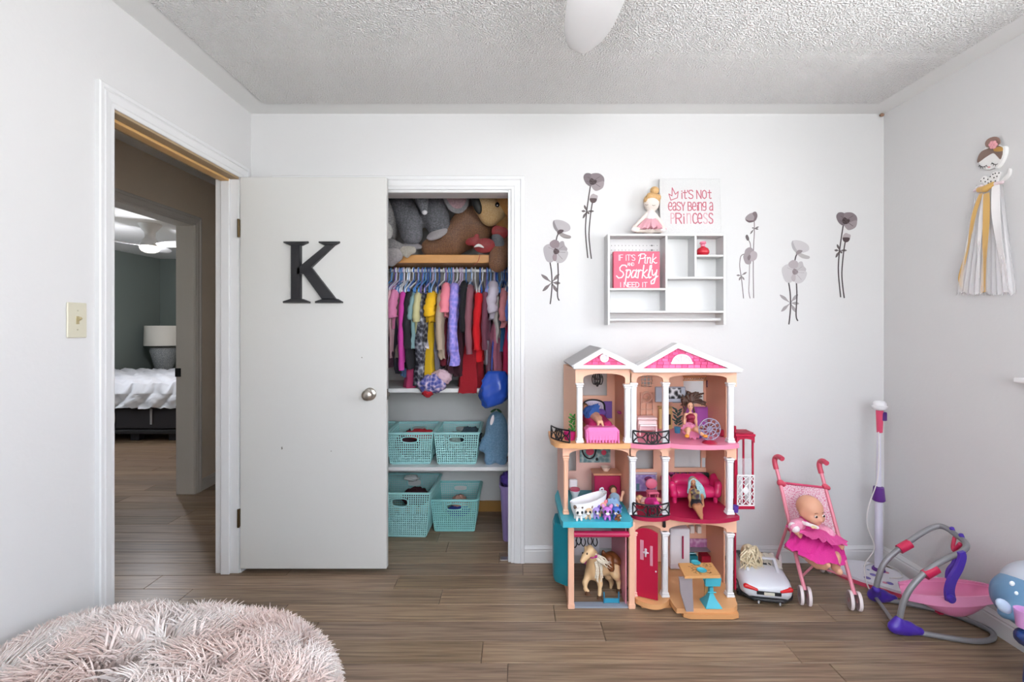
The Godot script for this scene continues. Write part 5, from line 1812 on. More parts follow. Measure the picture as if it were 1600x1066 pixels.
func build_dollhouse() -> void:
	house = thing("dollhouse", "three storey salmon dollhouse with white columns and pink pediments against the wall", "dollhouse", Vector3(0.63, 0, -2.33))
	var sal := plastic("efbb9e", 0.45)
	var dsal := plastic("e6ac8e", 0.5)
	var pksal := plastic("eec0b2", 0.5)
	var wm := plastic("eeedee", 0.35)
	var tan := plastic("dfa672", 0.45)
	var pink := plastic("e387a2", 0.4)
	var mag := plastic("a81a42", 0.4)
	var teal := plastic("41b0c4", 0.4)
	var blk := plastic("17161a", 0.45)
	var red := plastic("b0123a", 0.35)
	var L := hx(902.0)            # left wing outer wall
	var M := hx(983.0)            # partition
	var R := hx(1148.0)           # right wall
	# roofs
	gable(893.0, 940.4, 997.0, 572.0, 544.0, 576.5, 2.165, "round")
	gable(986.0, 1058.0, 1159.5, 577.0, 536.0, 582.0, 2.15, "half")
	part("ceiling_panel", MB.new().slab(Vector3(L - 0.01, YR + 0.014, -DF + 0.01), Vector3(M, YR + 0.02, -DB - 0.01)), dsal, house, true)
	part("ceiling_panel", MB.new().slab(Vector3(M, YR - 0.004, -DF + 0.01), Vector3(R, YR + 0.004, -DB - 0.01)), dsal, house, true)
	# facade
	arch_panel("facade_arch", 899.0, 986.0, 575.0, 604.0, [[911.0, 976.5, 592.0, 583.5]], sal)
	arch_panel("facade_arch", 984.0, 1150.0, 580.5, 604.0, [[994.0, 1035.5, 594.5, 586.0], [1044.5, 1135.0, 592.0, 585.5]], sal)
	arch_panel("facade_arch", 879.0, 985.0, 698.5, 715.0, [[889.0, 982.0, 711.0, 701.0]], sal)
	arch_panel("facade_arch", 983.0, 1150.0, 697.0, 718.0, [[993.0, 1033.5, 710.0, 700.5], [1044.0, 1135.0, 706.0, 700.0]], sal)
	arch_panel("facade_arch", 989.0, 1150.0, 811.0, 832.0, [[994.5, 1031.5, 829.0, 820.0], [1044.5, 1134.0, 828.0, 819.0]], sal)
	# columns
	for q in [[905.5, 598.0], [980.0, 600.0], [989.5, 597.5], [1039.5, 597.0], [1141.0, 597.5]]:
		column(q[0], Y3, hy(q[1]), 0.03, wm)
	for q in [[988.0, 712.5], [1039.0, 712.5], [1139.5, 714.5]]:
		column(q[0], Y2, hy(q[1]), 0.031, wm)
	column(884.0, Y2, hy(712.0), 0.024, sal)
	for q in [[1038.5, 829.0], [1139.5, 831.0]]:
		column(q[0], Y1, hy(q[1]), 0.031, wm)
	column(991.0, Y1, hy(829.0), 0.022, pksal)
	part("wall_lantern", MB.new().lathe([Vector2(0.004, 0), Vector2(0.008, 0.004), Vector2(0.006, 0.03), Vector2(0.009, 0.034), Vector2(0, 0.044)], 8, Transform3D(Basis(), c6(862.0, 118.0, 2.17))), blk, house, true)
	for y in [[290.0, 330.0], [340.0, 372.0]]:
		part("door_bell", MB.new().box(c6(866.0, (y[0] + y[1]) / 2, 2.155), Vector3(0.014, 0.014, 0.006), 0.002), wm, house, true)
	# walls: left side, partition, right side, back
	var side := func(nm: String, x: float, y0: float, y1: float, m: Material, xb: float, d0 := DF) -> void:
		var P := PackedVector2Array([Vector2(x, d0), Vector2(xb, DB + 0.008), Vector2(xb + 0.007, DB + 0.008), Vector2(x + 0.007, d0)])
		part(nm, MB.new().prism(P, y1 - y0, Transform3D(Basis(Vector3.RIGHT, Vector3.FORWARD, Vector3.UP), Vector3(0, y0, 0))), m, house, true)
	side.call("side_panel", L, Y3, YR + 0.01, sal, L - 0.03)
	side.call("partition", M, Y3, YR, dsal, M)
	side.call("partition", M, Y2, Y3 - 0.02, dsal, M)
	side.call("partition", M + 0.012, Y1, Y2 - 0.02, pksal, M + 0.012)
	side.call("side_panel", hx(881.0), Y2, Y3 - 0.02, pksal, hx(881.0) + 0.003)
	side.call("side_panel", R - 0.007, Y3, YR, dsal, R - 0.007, DF + 0.075)
	side.call("side_panel", R - 0.007, Y2, Y3 - 0.02, dsal, R - 0.007, DF + 0.09)
	side.call("side_panel", R - 0.007, Y1, Y2 - 0.02, dsal, R - 0.007, DF + 0.1)
	side.call("side_panel", hx(888.0, 2.165), 0.0, Y2 - 0.02, sal, hx(888.0, 2.165) + 0.004, 2.17)
	var bx := func(cx: float) -> float: return (860.0 + cx / 4.848 - 803.0) / F * DB
	var b4 := func(cy: float) -> float: return EYE - (530.0 + cy / 4.848 - 512.0) / F * DB
	var b5 := func(cy: float) -> float: return EYE - (660.0 + cy / 4.848 - 512.0) / F * DB
	back_wall(L - 0.03, M, Y3, YR + 0.01, [[bx.call(245.0), bx.call(430.0), b4.call(428.0), b4.call(262.0)]], sal)
	back_wall(M, R, Y3, YR, [[bx.call(690.0), bx.call(770.0), b4.call(360.0), b4.call(280.0)], [bx.call(1008.0), bx.call(1162.0), b4.call(490.0), b4.call(300.0)]], sal)
	back_wall(hx(881.0), M, Y2, Y3 - 0.02, [[bx.call(140.0), bx.call(195.0), b5.call(368.0), b5.call(210.0)]], pksal)
	back_wall(M, R, Y2, Y3 - 0.02, [[bx.call(640.0), bx.call(780.0), b5.call(355.0), b5.call(212.0)], [bx.call(940.0), bx.call(1140.0), b5.call(345.0), b5.call(205.0)], [bx.call(1148.0), bx.call(1210.0), b5.call(345.0), b5.call(270.0)]], sal)
	back_wall(M + 0.012, R, Y1, Y2 - 0.02, [], sal)
	# floors
	var tl := [hx(862.0, 2.2), 2.42, hx(862.0, 2.2), 2.24]
	tl.append_array([hx(868.0, 2.18), 2.175, hx(880.0, 2.16), 2.16, hx(893.0, 2.15), 2.16])
	tl.append_array(bulge(hx(895.0, 2.15), hx(986.0, 2.15), 2.16, 0.012))
	tl.append_array([M, DB, L - 0.03, DB, L - 0.03, 2.42])
	slab_poly("upper_floor", tl, Y3, 0.022, tan)
	var tr := bulge(M, hx(1044.0), 2.168, 0.03)
	tr.append_array(bulge(hx(1045.5), hx(1150.0), 2.168, 0.045))
	tr.append_array([R, DB, M, DB])
	slab_poly("upper_floor", tr, Y3, 0.02, pink)
	tl = [hx(876.0, 2.12), 2.42, hx(877.0, 2.1), 2.12, hx(880.0, 2.09), 2.092]
	tl.append_array([hx(984.0, 2.09), 2.088, hx(990.0, 2.1), 2.11, M, 2.2, M, DB, hx(881.0), DB])
	slab_poly("middle_floor", tl, Y2, 0.026, teal)
	tr = bulge(hx(991.0), hx(1044.0), 2.165, 0.03)
	tr.append_array(bulge(hx(1045.5), hx(1150.0), 2.165, 0.05))
	tr.append_array([R, DB, M, DB, M, 2.2])
	slab_poly("middle_floor", tr, Y2, 0.018, mag)
	tr = [hx(990.0), 2.2]
	tr.append_array(bulge(hx(991.0), hx(1043.0), 2.17, 0.06))
	tr.append_array([hx(1044.0), 2.2])
	var kx0 := hx(1043.0, 2.19)
	var kx1 := hx(1158.0, 2.09)
	tr.append_array([kx0, 2.15])
	for i in 13:
		var t := i / 12.0
		var a := PI / 2 * t
		tr.append_array([lerpf(kx0, hx(1060.0, 2.07), 1.0 - cos(a)), 2.15 - 0.066 * sin(a)])
	for i in 10:
		var a := PI / 2 * i / 9.0
		tr.append_array([hx(1138.0, 2.07) + (kx1 - hx(1138.0, 2.07)) * sin(a), 2.084 + 0.05 * (1.0 - cos(a))])
	tr.append_array([hx(1156.0, 2.13), 2.175, R, 2.21, R, DB, M + 0.012, DB])
	slab_poly("ground_floor", tr, Y1, 0.022, tan)
	slab_poly("step", [hx(1069.0, 2.07), 2.13, hx(1070.0, 2.07), 2.085, hx(1080.0, 2.07), 2.072, hx(1145.0, 2.07), 2.07, hx(1156.0, 2.07), 2.08, hx(1157.0, 2.07), 2.1, hx(1157.0, 2.07), 2.16, hx(1080.0, 2.07), 2.3], Y1 - 0.02, 0.02, plastic("d79c66", 0.45))
	slab_poly("plinth", [hx(1000.0), 2.16, hx(1040.0), 2.16, R - 0.02, 2.22, R - 0.02, DB, M + 0.02, DB], Y1 - 0.022, 0.021, plastic("d79c66", 0.45))
	# garage
	var gm := plastic("8f98a6", 0.4)
	slab_poly("garage_sill", [hx(896.0, 2.165), 2.158, hx(984.0, 2.165), 2.158, hx(981.0, 2.2), 2.195, hx(897.0, 2.2), 2.195], 0.008, 0.0075, gm)
	for q in [[892.0, 0.0], [986.5, 0.0]]:
		var x := hx(q[0], 2.165)
		part("garage_post", MB.new().slab(Vector3(x - 0.0135, 0.0, -2.175), Vector3(x + 0.0135, Y2 - 0.026, -2.152), 0.003).slab(Vector3(x - 0.016, 0.0, -2.18), Vector3(x + 0.016, 0.022, -2.149), 0.003), sal, house, true)
	part("garage_lintel", MB.new().slab(Vector3(hx(889.0, 2.165), Y2 - 0.045, -2.155), Vector3(hx(990.0, 2.165), Y2 - 0.026, -2.175), 0.002), sal, house, true)
	part("garage_roller", MB.new().tube([Vector3(hx(896.5, 2.165), c6(0, 168.0, 2.165).y, -2.165), Vector3(hx(983.5, 2.165), c6(0, 168.0, 2.165).y, -2.165)], 0.0135, 16), plastic("c62458", 0.35), house, true)
	part("garage_side", MB.new().slab(Vector3(hx(978.0, 2.17), 0.0, -2.18), Vector3(hx(978.0, 2.17) + 0.006, Y2 - 0.03, -2.49), 0.001), plastic("d98fa0", 0.45), house, true)
	part("garage_back", MB.new().slab(Vector3(hx(890.0, 2.17), 0.12, -2.49), Vector3(hx(978.0, 2.17), Y2 - 0.03, -2.496), 0.001), plastic("cfc7cc", 0.5), house, true)
	var tk := MB.new()
	for q in [[215.0, 215.0], [250.0, 225.0], [300.0, 218.0], [340.0, 225.0], [185.0, 235.0]]:
		var c := c6(q[0], q[1], 2.48)
		tk.tube(spl([c + Vector3(-0.009, 0.016, 0), c + Vector3(-0.012, -0.006, 0.004), c + Vector3(0, -0.022, 0.006), c + Vector3(0.01, -0.005, 0.004), c + Vector3(0.006, 0.016, 0)], 4), 0.0025, 6)
	part("wall_tack", tk, blk, house, true)
	part("tack_board", MB.new().slab(c6(170.0, 200.0, 2.488), c6(370.0, 330.0, 2.484), 0.0), plastic("ece9ee", 0.5), house, true)
	# teal side shell
	var ta := hx(888.0, 2.19)
	var P := PackedVector2Array([Vector2(ta, 2.19), Vector2(hx(866.0, 2.26), 2.24), Vector2(hx(863.0, 2.3), 2.29), Vector2(hx(866.0, 2.36), 2.36), Vector2(ta + 0.004, 2.38), Vector2(ta + 0.006, 2.21)])
	var sh := []
	for q in [[0.075, 0.9], [0.085, 1.0], [hy(816.0, 2.25) - 0.012, 1.0], [hy(816.0, 2.25), 0.93]]:
		var r := PackedVector3Array()
		var c := Vector2(ta, 2.28)
		for v in P:
			var w: Vector2 = c + (v - c) * q[1]
			r.append(Vector3(w.x, q[0], -w.y))
		sh.append(r)
	part("side_shell", MB.new().loft(sh, true, true, 0.7), plastic("0f7f93", 0.3), house, true)
	# railings
	scroll_rail("railing", Vector3(hx(986.5), Y3 + 0.003, -2.165), Vector3(hx(1042.5), Y3 + 0.003, -2.165), 0.055, 0.027, blk)
	scroll_rail("railing", Vector3(hx(986.5), Y2 + 0.003, -2.163), Vector3(hx(1042.5), Y2 + 0.003, -2.163), 0.055, 0.027, blk)
	scroll_rail("railing", Vector3(hx(862.5, 2.22), Y3 + 0.003, -2.27), Vector3(hx(891.0, 2.15), Y3 + 0.003, -2.163), 0.056, 0.01, blk)
	# red entrance door, ajar
	var dd := []
	var ds := Transform3D(Basis(Vector3.UP, -0.42), Vector3(c6(650.0, 0, 2.18).x, Y1 + 0.004, -2.185))
	var dw := 0.098
	var dh := 0.315
	dd = [0.0, 0.0, dw, 0.0]
	for i in 11:
		var a := PI / 2 * i / 10
		dd.append_array([dw * (1.0 - 0.5 * (1.0 - cos(a)) * 1.0) if i < 0 else lerpf(dw, 0.0, float(i) / 10), dh - 0.075 + 0.075 * sin(PI * (0.5 - 0.42 * absf(1.0 - float(i) / 5.0 * 0.5 - 0.5)))])
	var ed := part("entrance_door", MB.new().prism(V2(dd), 0.008, ds), red, house, true)
	var panel := MB.new()
	for q in [[0.02, 0.17, 0.016, 0.09], [0.064, 0.15, 0.012, 0.09]]:
		panel.box(ds * Vector3(q[0] + q[2] / 2, q[1] + q[3] / 2, 0.0085), Vector3(q[2], q[3], 0.003), 0.001, ds.basis)
	part("door_window", panel, plastic("c98a9a", 0.2), ed, true)
	part("door_knocker", MB.new().blob([[ds * Vector3(0.045, 0.22, 0.01), 0.006, ds * Vector3(0.045, 0.19, 0.011), 0.004], [ds * Vector3(0.035, 0.206, 0.01), 0.0035, ds * Vector3(0.056, 0.206, 0.01), 0.0035]], 0.0025, 0.003), plastic("c9c4cc", 0.3, ), ed, true)
	part("door_handle", MB.new().ball(ds * Vector3(0.09, 0.13, 0.012), 0.004), plastic("d8d4d8", 0.2), ed, true)
	# interior pieces fixed to the walls
	part("wall_mural", MB.new().slab(c5(222.0, 200.0, 2.488), c5(455.0, 305.0, 2.484), 0.0), printed("6f8e90", "b9c4c2", 61), house, true)
	var nk := []
	for q in [[240, 205], [250, 240], [275, 268], [305, 275], [330, 258], [342, 225], [345, 203]]:
		nk.append(c5(float(q[0]), float(q[1]), 2.48))
	part("necklace_print", MB.new().tube(spl(nk, 4), 0.004, 6).ball(c5(352.0, 280.0, 2.48), Vector3(0.007, 0.009, 0.003)), blk, house, true)
	part("mural_heart", MB.new().ball(c5(300.0, 222.0, 2.482), Vector3(0.022, 0.02, 0.002)).ball(c5(405.0, 230.0, 2.482), Vector3(0.014, 0.014, 0.002)), plastic("c8405c", 0.5), house, true)
	var cl := MB.new()
	cl.slab(c5(575.0, 395.0, 2.49), c5(800.0, 575.0, 2.482), 0.002)
	part("closet_backdrop", cl, printed("9f8fd0", "c7b9e6", 44), house, true)
	part("closet_frame", MB.new().slab(c5(565.0, 378.0, 2.488), c5(808.0, 393.0, 2.48)).slab(c5(795.0, 393.0, 2.488), c5(808.0, 575.0, 2.48)), plastic("e8e2ee", 0.4), house, true)
	part("closet_stool_print", MB.new().ball(c5(742.0, 428.0, 2.48), Vector3(0.02, 0.012, 0.003)).box(c5(742.0, 480.0, 2.48), Vector3(0.012, 0.05, 0.003)), plastic("7a2a6a", 0.5), house, true)
	part("closet_shelf_print", MB.new().slab(c5(580.0, 520.0, 2.482), c5(680.0, 535.0, 2.478)).slab(c5(600.0, 470.0, 2.482), c5(640.0, 515.0, 2.478)).slab(c5(650.0, 465.0, 2.482), c5(675.0, 515.0, 2.478)), plastic("5c8fa0", 0.5), house, true)
	var bs := part("bookshelf_strip", MB.new().slab(c5(895.0, 378.0, 2.488), c5(1205.0, 412.0, 2.475), 0.001), printed("5a1a4a", "c85a9a", 45), house, true)
	for k in 9:
		part("book", MB.new().slab(c5(930.0 + k * 15.0, 382.0, 2.475), c5(941.0 + k * 15.0, 410.0, 2.468), 0.0005), plastic(["7a3a9a", "c04a80", "3a5a8a", "d8b048"][k % 4], 0.5), bs, true)
	part("foliage_print", MB.new().ball(c5(1180.0, 400.0, 2.465), Vector3(0.026, 0.013, 0.004)).ball(c5(1160.0, 408.0, 2.465), Vector3(0.014, 0.009, 0.004)), plastic("2d3a30", 0.6), house, true)
	part("purple_backdrop", MB.new().slab(c4(1010.0, 512.0, 2.49), c4(1210.0, 660.0, 2.48), 0.001), plastic("a94fae", 0.45), house, true)
	part("backdrop_panel", MB.new().slab(c4(1108.0, 522.0, 2.48), c4(1205.0, 655.0, 2.476), 0.001), plastic("b45cba", 0.45), house, true)
	part("picture_frame", MB.new().slab(c4(1180.0, 312.0, 2.488), c4(1222.0, 366.0, 2.48), 0.001), plastic("5a3040", 0.5), house, true)
	part("picture", MB.new().slab(c4(1188.0, 322.0, 2.48), c4(1214.0, 356.0, 2.478), 0.0), plastic("c9a0b0", 0.5), house, true)
	part("wall_plaque", MB.new().slab(c5(1228.0, 212.0, 2.47), c5(1262.0, 290.0, 2.464), 0.001), plastic("8a6a80", 0.5), house, true)
	var tr2 := MB.new()
	for k in 5:
		var x := 1010.0 + k * 34.0
		tr2.tube([c4(x, 312.0, 2.492), c4(x + 17.0, 284.0, 2.492), c4(x + 34.0, 312.0, 2.492)], 0.0022, 5)
		tr2.tube([c4(x, 284.0, 2.492), c4(x + 17.0, 312.0, 2.492), c4(x + 34.0, 284.0, 2.492)], 0.0022, 5)
	tr2.tube([c4(1005.0, 282.0, 2.492), c4(1185.0, 282.0, 2.492)], 0.003, 5)
	tr2.tube([c4(1005.0, 313.0, 2.492), c4(1185.0, 313.0, 2.492)], 0.003, 5)
	part("window_lattice", tr2, tan, house, true)
	var dr := MB.new()
	dr.slab(c4(680.0, 405.0, 2.494), c4(690.0, 580.0, 2.485)).slab(c4(770.0, 405.0, 2.494), c4(780.0, 580.0, 2.485)).slab(c4(724.0, 480.0, 2.494), c4(734.0, 580.0, 2.485))
	for y in [480.0, 528.0, 574.0]:
		dr.slab(c4(680.0, y, 2.494), c4(780.0, y + 8.0, 2.485))
	var rg := []
	for i in 20:
		rg.append(c4(728.0 + 38.0 * cos(TAU * i / 20), 442.0 + 38.0 * sin(TAU * i / 20), 2.488))
	dr.tube(rg, 0.006, 6, true)
	rg = []
	for i in 14:
		rg.append(c4(728.0 + 18.0 * cos(TAU * i / 14), 442.0 + 18.0 * sin(TAU * i / 14), 2.488))
	dr.tube(rg, 0.004, 6, true)
	for k in 3:
		dr.tube([c4(690.0, 292.0 + k * 28.0, 2.492), c4(775.0, 292.0 + k * 28.0, 2.492)], 0.003, 5)
		dr.tube([c4(702.0 + k * 28.0, 275.0, 2.492), c4(702.0 + k * 28.0, 365.0, 2.492)], 0.003, 5)
	part("molded_door", dr, plastic("f0c4ac", 0.45), house, true)
	part("fireplace", MB.new().slab(c4(808.0, 505.0, 2.49), c4(930.0, 522.0, 2.46), 0.002).slab(c4(815.0, 522.0, 2.49), c4(925.0, 688.0, 2.472), 0.002), plastic("d8b878", 0.5), house, true)
	part("fireplace_hearth", MB.new().slab(c4(850.0, 570.0, 2.472), c4(912.0, 650.0, 2.468), 0.0), plastic("3a2a22", 0.6), house, true)
	part("bed_backdrop", MB.new().slab(c4(400.0, 470.0, 2.492), c4(468.0, 600.0, 2.486), 0.001), plastic("7a58b0", 0.5), house, true)
	part("wall_shelf_pink", MB.new().ball(Vector3(M - 0.01, c4(0, 556.0, 2.35).y, -2.35), Vector3(0.01, 0.007, 0.03)), plastic("c04a90", 0.4), house, true)
	# kitchen built-ins
	var kb := 2.488
	var rf := part("refrigerator", MB.new().slab(c6(908.0, 130.0, 2.42), on_floor(c6(1020.0, 0, 2.49), Y1), 0.004), plastic("eceaee", 0.3), house, true)
	part("refrigerator_drawer", MB.new().slab(c6(910.0, 396.0, 2.418), on_floor(c6(1018.0, 0, 2.42), Y1 + 0.003), 0.003), plastic("d6d0d8", 0.3), rf, true)
	part("refrigerator_handle", MB.new().tube([c6(1004.0, 185.0, 2.412), c6(1004.0, 355.0, 2.412)], 0.004, 8), plastic("b02050", 0.3), rf, true)
	for x in [1045.0, 1098.0]:
		part("kitchen_cabinet", MB.new().slab(c6(x, 92.0, kb), c6(x + 48.0, 165.0, kb - 0.03), 0.002), plastic("f0e4dc", 0.4), house, true)
	part("counter", MB.new().slab(c6(1022.0, 268.0, kb), c6(1220.0, 304.0, kb - 0.05), 0.002), plastic("98949a", 0.35), house, true)
	var ov := part("oven", MB.new().slab(c6(1024.0, 304.0, kb), on_floor(c6(1118.0, 0, kb - 0.048), Y1), 0.002), plastic("1f8494", 0.35), house, true)
	part("oven_handle", MB.new().tube([c6(1034.0, 315.0, kb - 0.052), c6(1108.0, 315.0, kb - 0.052)], 0.003, 6), plastic("9fd0d8", 0.3), ov, true)
	part("dishwasher", MB.new().slab(c6(1120.0, 304.0, kb), on_floor(c6(1218.0, 0, kb - 0.048), Y1), 0.002), plastic("b8203c", 0.35), house, true)
	part("splash_back", MB.new().slab(c6(1022.0, 202.0, kb + 0.004), c6(1218.0, 268.0, kb), 0.0), printed("b06a98", "d8b0cc", 52), house, true)
	# side lift on the right
	var d0 := 2.23
	var d1 := 2.32
	part("lift_rail", MB.new().slab(Vector3(hx(1148.0, d0), Y1, -d0), Vector3(hx(1150.5, d0), hy(666.0, d0), -d0 - 0.012), 0.001), red, house, true)
	var lt := MB.new()
	var lx0 := hx(1150.0, d0)
	var lx1 := hx(1178.0, d0)
	var ty := hy(682.0, d0)
	var by := hy(795.0, d0)
	for q in [[lx0, -d0], [lx1 - 0.008, -d0], [lx0, -d1], [lx1 - 0.008, -d1]]:
		lt.slab(Vector3(q[0], by, q[1]), Vector3(q[0] + 0.008, ty, q[1] - 0.008), 0.001)
	part("lift_post", lt, red, house, true)
	part("lift_floor", MB.new().slab(Vector3(lx0, by, -d0 + 0.01), Vector3(lx1, by + 0.014, -d1 - 0.008), 0.002), red, house, true)
	var lr := part("lift_roof", MB.new().slab(Vector3(lx0 - 0.006, ty, -d0 + 0.012), Vector3(lx1 + 0.003, ty + 0.012, -d1 - 0.012), 0.002), red, house, true)
	for k in 5:
		part("roof_slat", MB.new().slab(Vector3(lx0 - 0.002, ty + 0.012, -d0 - 0.016 * k + 0.006), Vector3(lx1 - 0.004, ty + 0.019, -d0 - 0.016 * k - 0.003), 0.001), plastic("8c1230", 0.4), lr, true)
	part("lift_arch", MB.new().prism(V2([lx0, ty, lx0, ty - 0.03, lx0 + 0.015, ty - 0.014, (lx0 + lx1) / 2, ty - 0.01, lx1 - 0.015, ty - 0.014, lx1, ty - 0.03, lx1, ty]), 0.006, Transform3D(Basis(), Vector3(0, 0, -d0 + 0.002))), red, house, true)
	var lc := MB.new()
	var ly0 := hy(789.0, d0)
	var ly1 := hy(742.5, d0)
	var lq := func(u: float, v: float) -> Vector3: return Vector3(lerpf(lx0 + 0.003, lx1 - 0.003, u), lerpf(ly0, ly1, v), -d0 + 0.008)
	for v in [0.0, 1.0]:
		lc.tube([lq.call(0.0, v), lq.call(1.0, v)], 0.0032, 6)
	for u in [0.0, 0.28, 0.72, 1.0]:
		lc.tube([lq.call(u, 0.0), lq.call(u, 1.0)], 0.0028, 6)
	for s in [[0.0, 0.28], [0.72, 1.0], [0.28, 0.72]]:
		lc.tube([lq.call(s[0], 0.0), lq.call(s[1], 0.28), lq.call(s[0], 0.5), lq.call(s[1], 0.78), lq.call(s[0], 1.0)], 0.0022, 5)
		lc.tube([lq.call(s[1], 0.0), lq.call(s[0], 0.28), lq.call(s[1], 0.5), lq.call(s[0], 0.78), lq.call(s[1], 1.0)], 0.0022, 5)
	lc.ball(lq.call(0.5, 0.5), Vector3(0.014, 0.016, 0.003))
	part("lift_balcony", lc, plastic("f2f0f0", 0.35), house, true)
	var gl := StandardMaterial3D.new()
	gl.transparency = BaseMaterial3D.TRANSPARENCY_ALPHA
	gl.albedo_color = Color(0.95, 0.95, 0.97, 0.15)
	gl.roughness = 0.1
	part("lift_shield", MB.new().slab(Vector3(lx0 + 0.006, ly1, -d0 + 0.006), Vector3(lx1 - 0.012, hy(716.0, d0), -d0 + 0.004)), gl, house, true)
	part("hanging_cup", MB.new().lathe([Vector2(0.01, -0.016), Vector2(0.0135, 0.014), Vector2(0.011, 0.014), Vector2(0.008, -0.01)], 14, Transform3D(Basis(), pt(1149.5, 795, 2.18))), plastic("5c3a98", 0.4), house, true)
	part("rear_rail", MB.new().slab(Vector3(hx(1126.0, 2.4), Y2 + 0.02, -2.42), Vector3(hx(1129.0, 2.4), Y3 - 0.03, -2.43)), red, house, true)
	# chandelier
	var cg := MB.new()
	var cc := c4(356.0, 296.0, 2.3)
	cg.tube([cc + Vector3(0, 0.05, 0), cc + Vector3(0, -0.036, 0)], 0.003, 6)
	cg.ball(cc + Vector3(0, -0.036, 0), 0.006, 8)
	for k in 6:
		var a := TAU * k / 6 + 0.3
		var e := Vector3(cos(a), 0, sin(a))
		cg.tube(spl([cc + Vector3(0, -0.02, 0), cc + e * 0.018 + Vector3(0, -0.03, 0), cc + e * 0.026 + Vector3(0, -0.006, 0), cc + e * 0.022 + Vector3(0, 0.014, 0)], 4), 0.0026, 5)
		cg.tube(spl([cc + Vector3(0, 0.02, 0), cc + e * 0.014 + Vector3(0, 0.026, 0), cc + e * 0.02 + Vector3(0, 0.006, 0), cc + e * 0.01 + Vector3(0, -0.008, 0)], 4), 0.0022, 5)
	part("chandelier", cg, blk, house, true)

# ------------------------------------------------------------------ dolls and furniture in the dollhouse
func face_on(o: Node3D, hd: Vector3, fw: Vector3, up: Vector3, skin: Material, k := 1.0) -> void:
	var sd := fw.cross(up).normalized()
	var b := Basis(sd, up, -fw)
	for s in [-1.0, 1.0]:
		part("eye", MB.new().ball(hd + fw * 0.0138 * k + sd * 0.0055 * s * k + up * 0.001 * k, Vector3(0.0034, 0.0022, 0.0018) * k, 10, b), mat("2a2a38", 0.2), o, true)
	part("lips", MB.new().ball(hd + fw * 0.0135 * k - up * 0.0088 * k, Vector3(0.0034, 0.0015, 0.0016) * k, 10, b), mat("b83a4a", 0.4), o, true)

func doll_body(o: Node3D, J: Dictionary, skin: Material, fw: Vector3, up: Vector3) -> void:
	var B := []
	var sd := fw.cross(up).normalized()
	B.append([J.hd, Vector3(0.0135, 0.0185, 0.0155), Basis(sd, up, -fw)])
	B.append([J.hd - up * 0.009 + fw * 0.004, 0.009, J.hd - up * 0.012 + fw * 0.006, 0.0065])
	B.append([J.hd + fw * 0.0145 - up * 0.002, 0.0025, J.hd + fw * 0.0165 - up * 0.004, 0.0022])
	B.append([J.hd - up * 0.012, 0.006, J.ch + (J.hd - J.ch) * 0.35, 0.0065])
	B.append([J.ch, 0.019, J.ch.lerp(J.pv, 0.55), 0.0145])
	B.append([J.ch.lerp(J.pv, 0.55), 0.0145, J.pv, 0.02])
	for s in [0, 1]:
		var n: String = ["l", "r"][s]
		var sh: Vector3 = J["s" + n]
		B.append([J.ch.lerp(J.hd, 0.15), 0.01, sh, 0.008])
		B.append([sh, 0.008, J["e" + n], 0.0065])
		B.append([J["e" + n], 0.0065, J["h" + n], 0.0045])
		var hd: Vector3 = (J["h" + n] - J["e" + n]).normalized()
		var th: Vector3 = hd.cross(fw).normalized() * 0.004
		B.append([J["h" + n], 0.005, J["h" + n] + hd * 0.009, 0.0048])
		for k in 4:
			B.append([J["h" + n] + hd * 0.008 + th * (k - 1.5) * 0.6, 0.0021, J["h" + n] + hd * (0.019 - 0.002 * absf(k - 1.4)) + th * (k - 1.5) * 0.75, 0.0017])
		B.append([J["h" + n] + hd * 0.003, 0.002, J["h" + n] + hd * 0.009 + th * 1.9, 0.0018])
		B.append([J["p" + n], 0.0165, J["k" + n], 0.0115])
		B.append([J["k" + n], 0.0115, J["a" + n], 0.007])
		B.append([J["a" + n], 0.007, J["f" + n], 0.005])
	part("body", MB.new().blob(B, 0.0034, 0.006), skin, o, true)

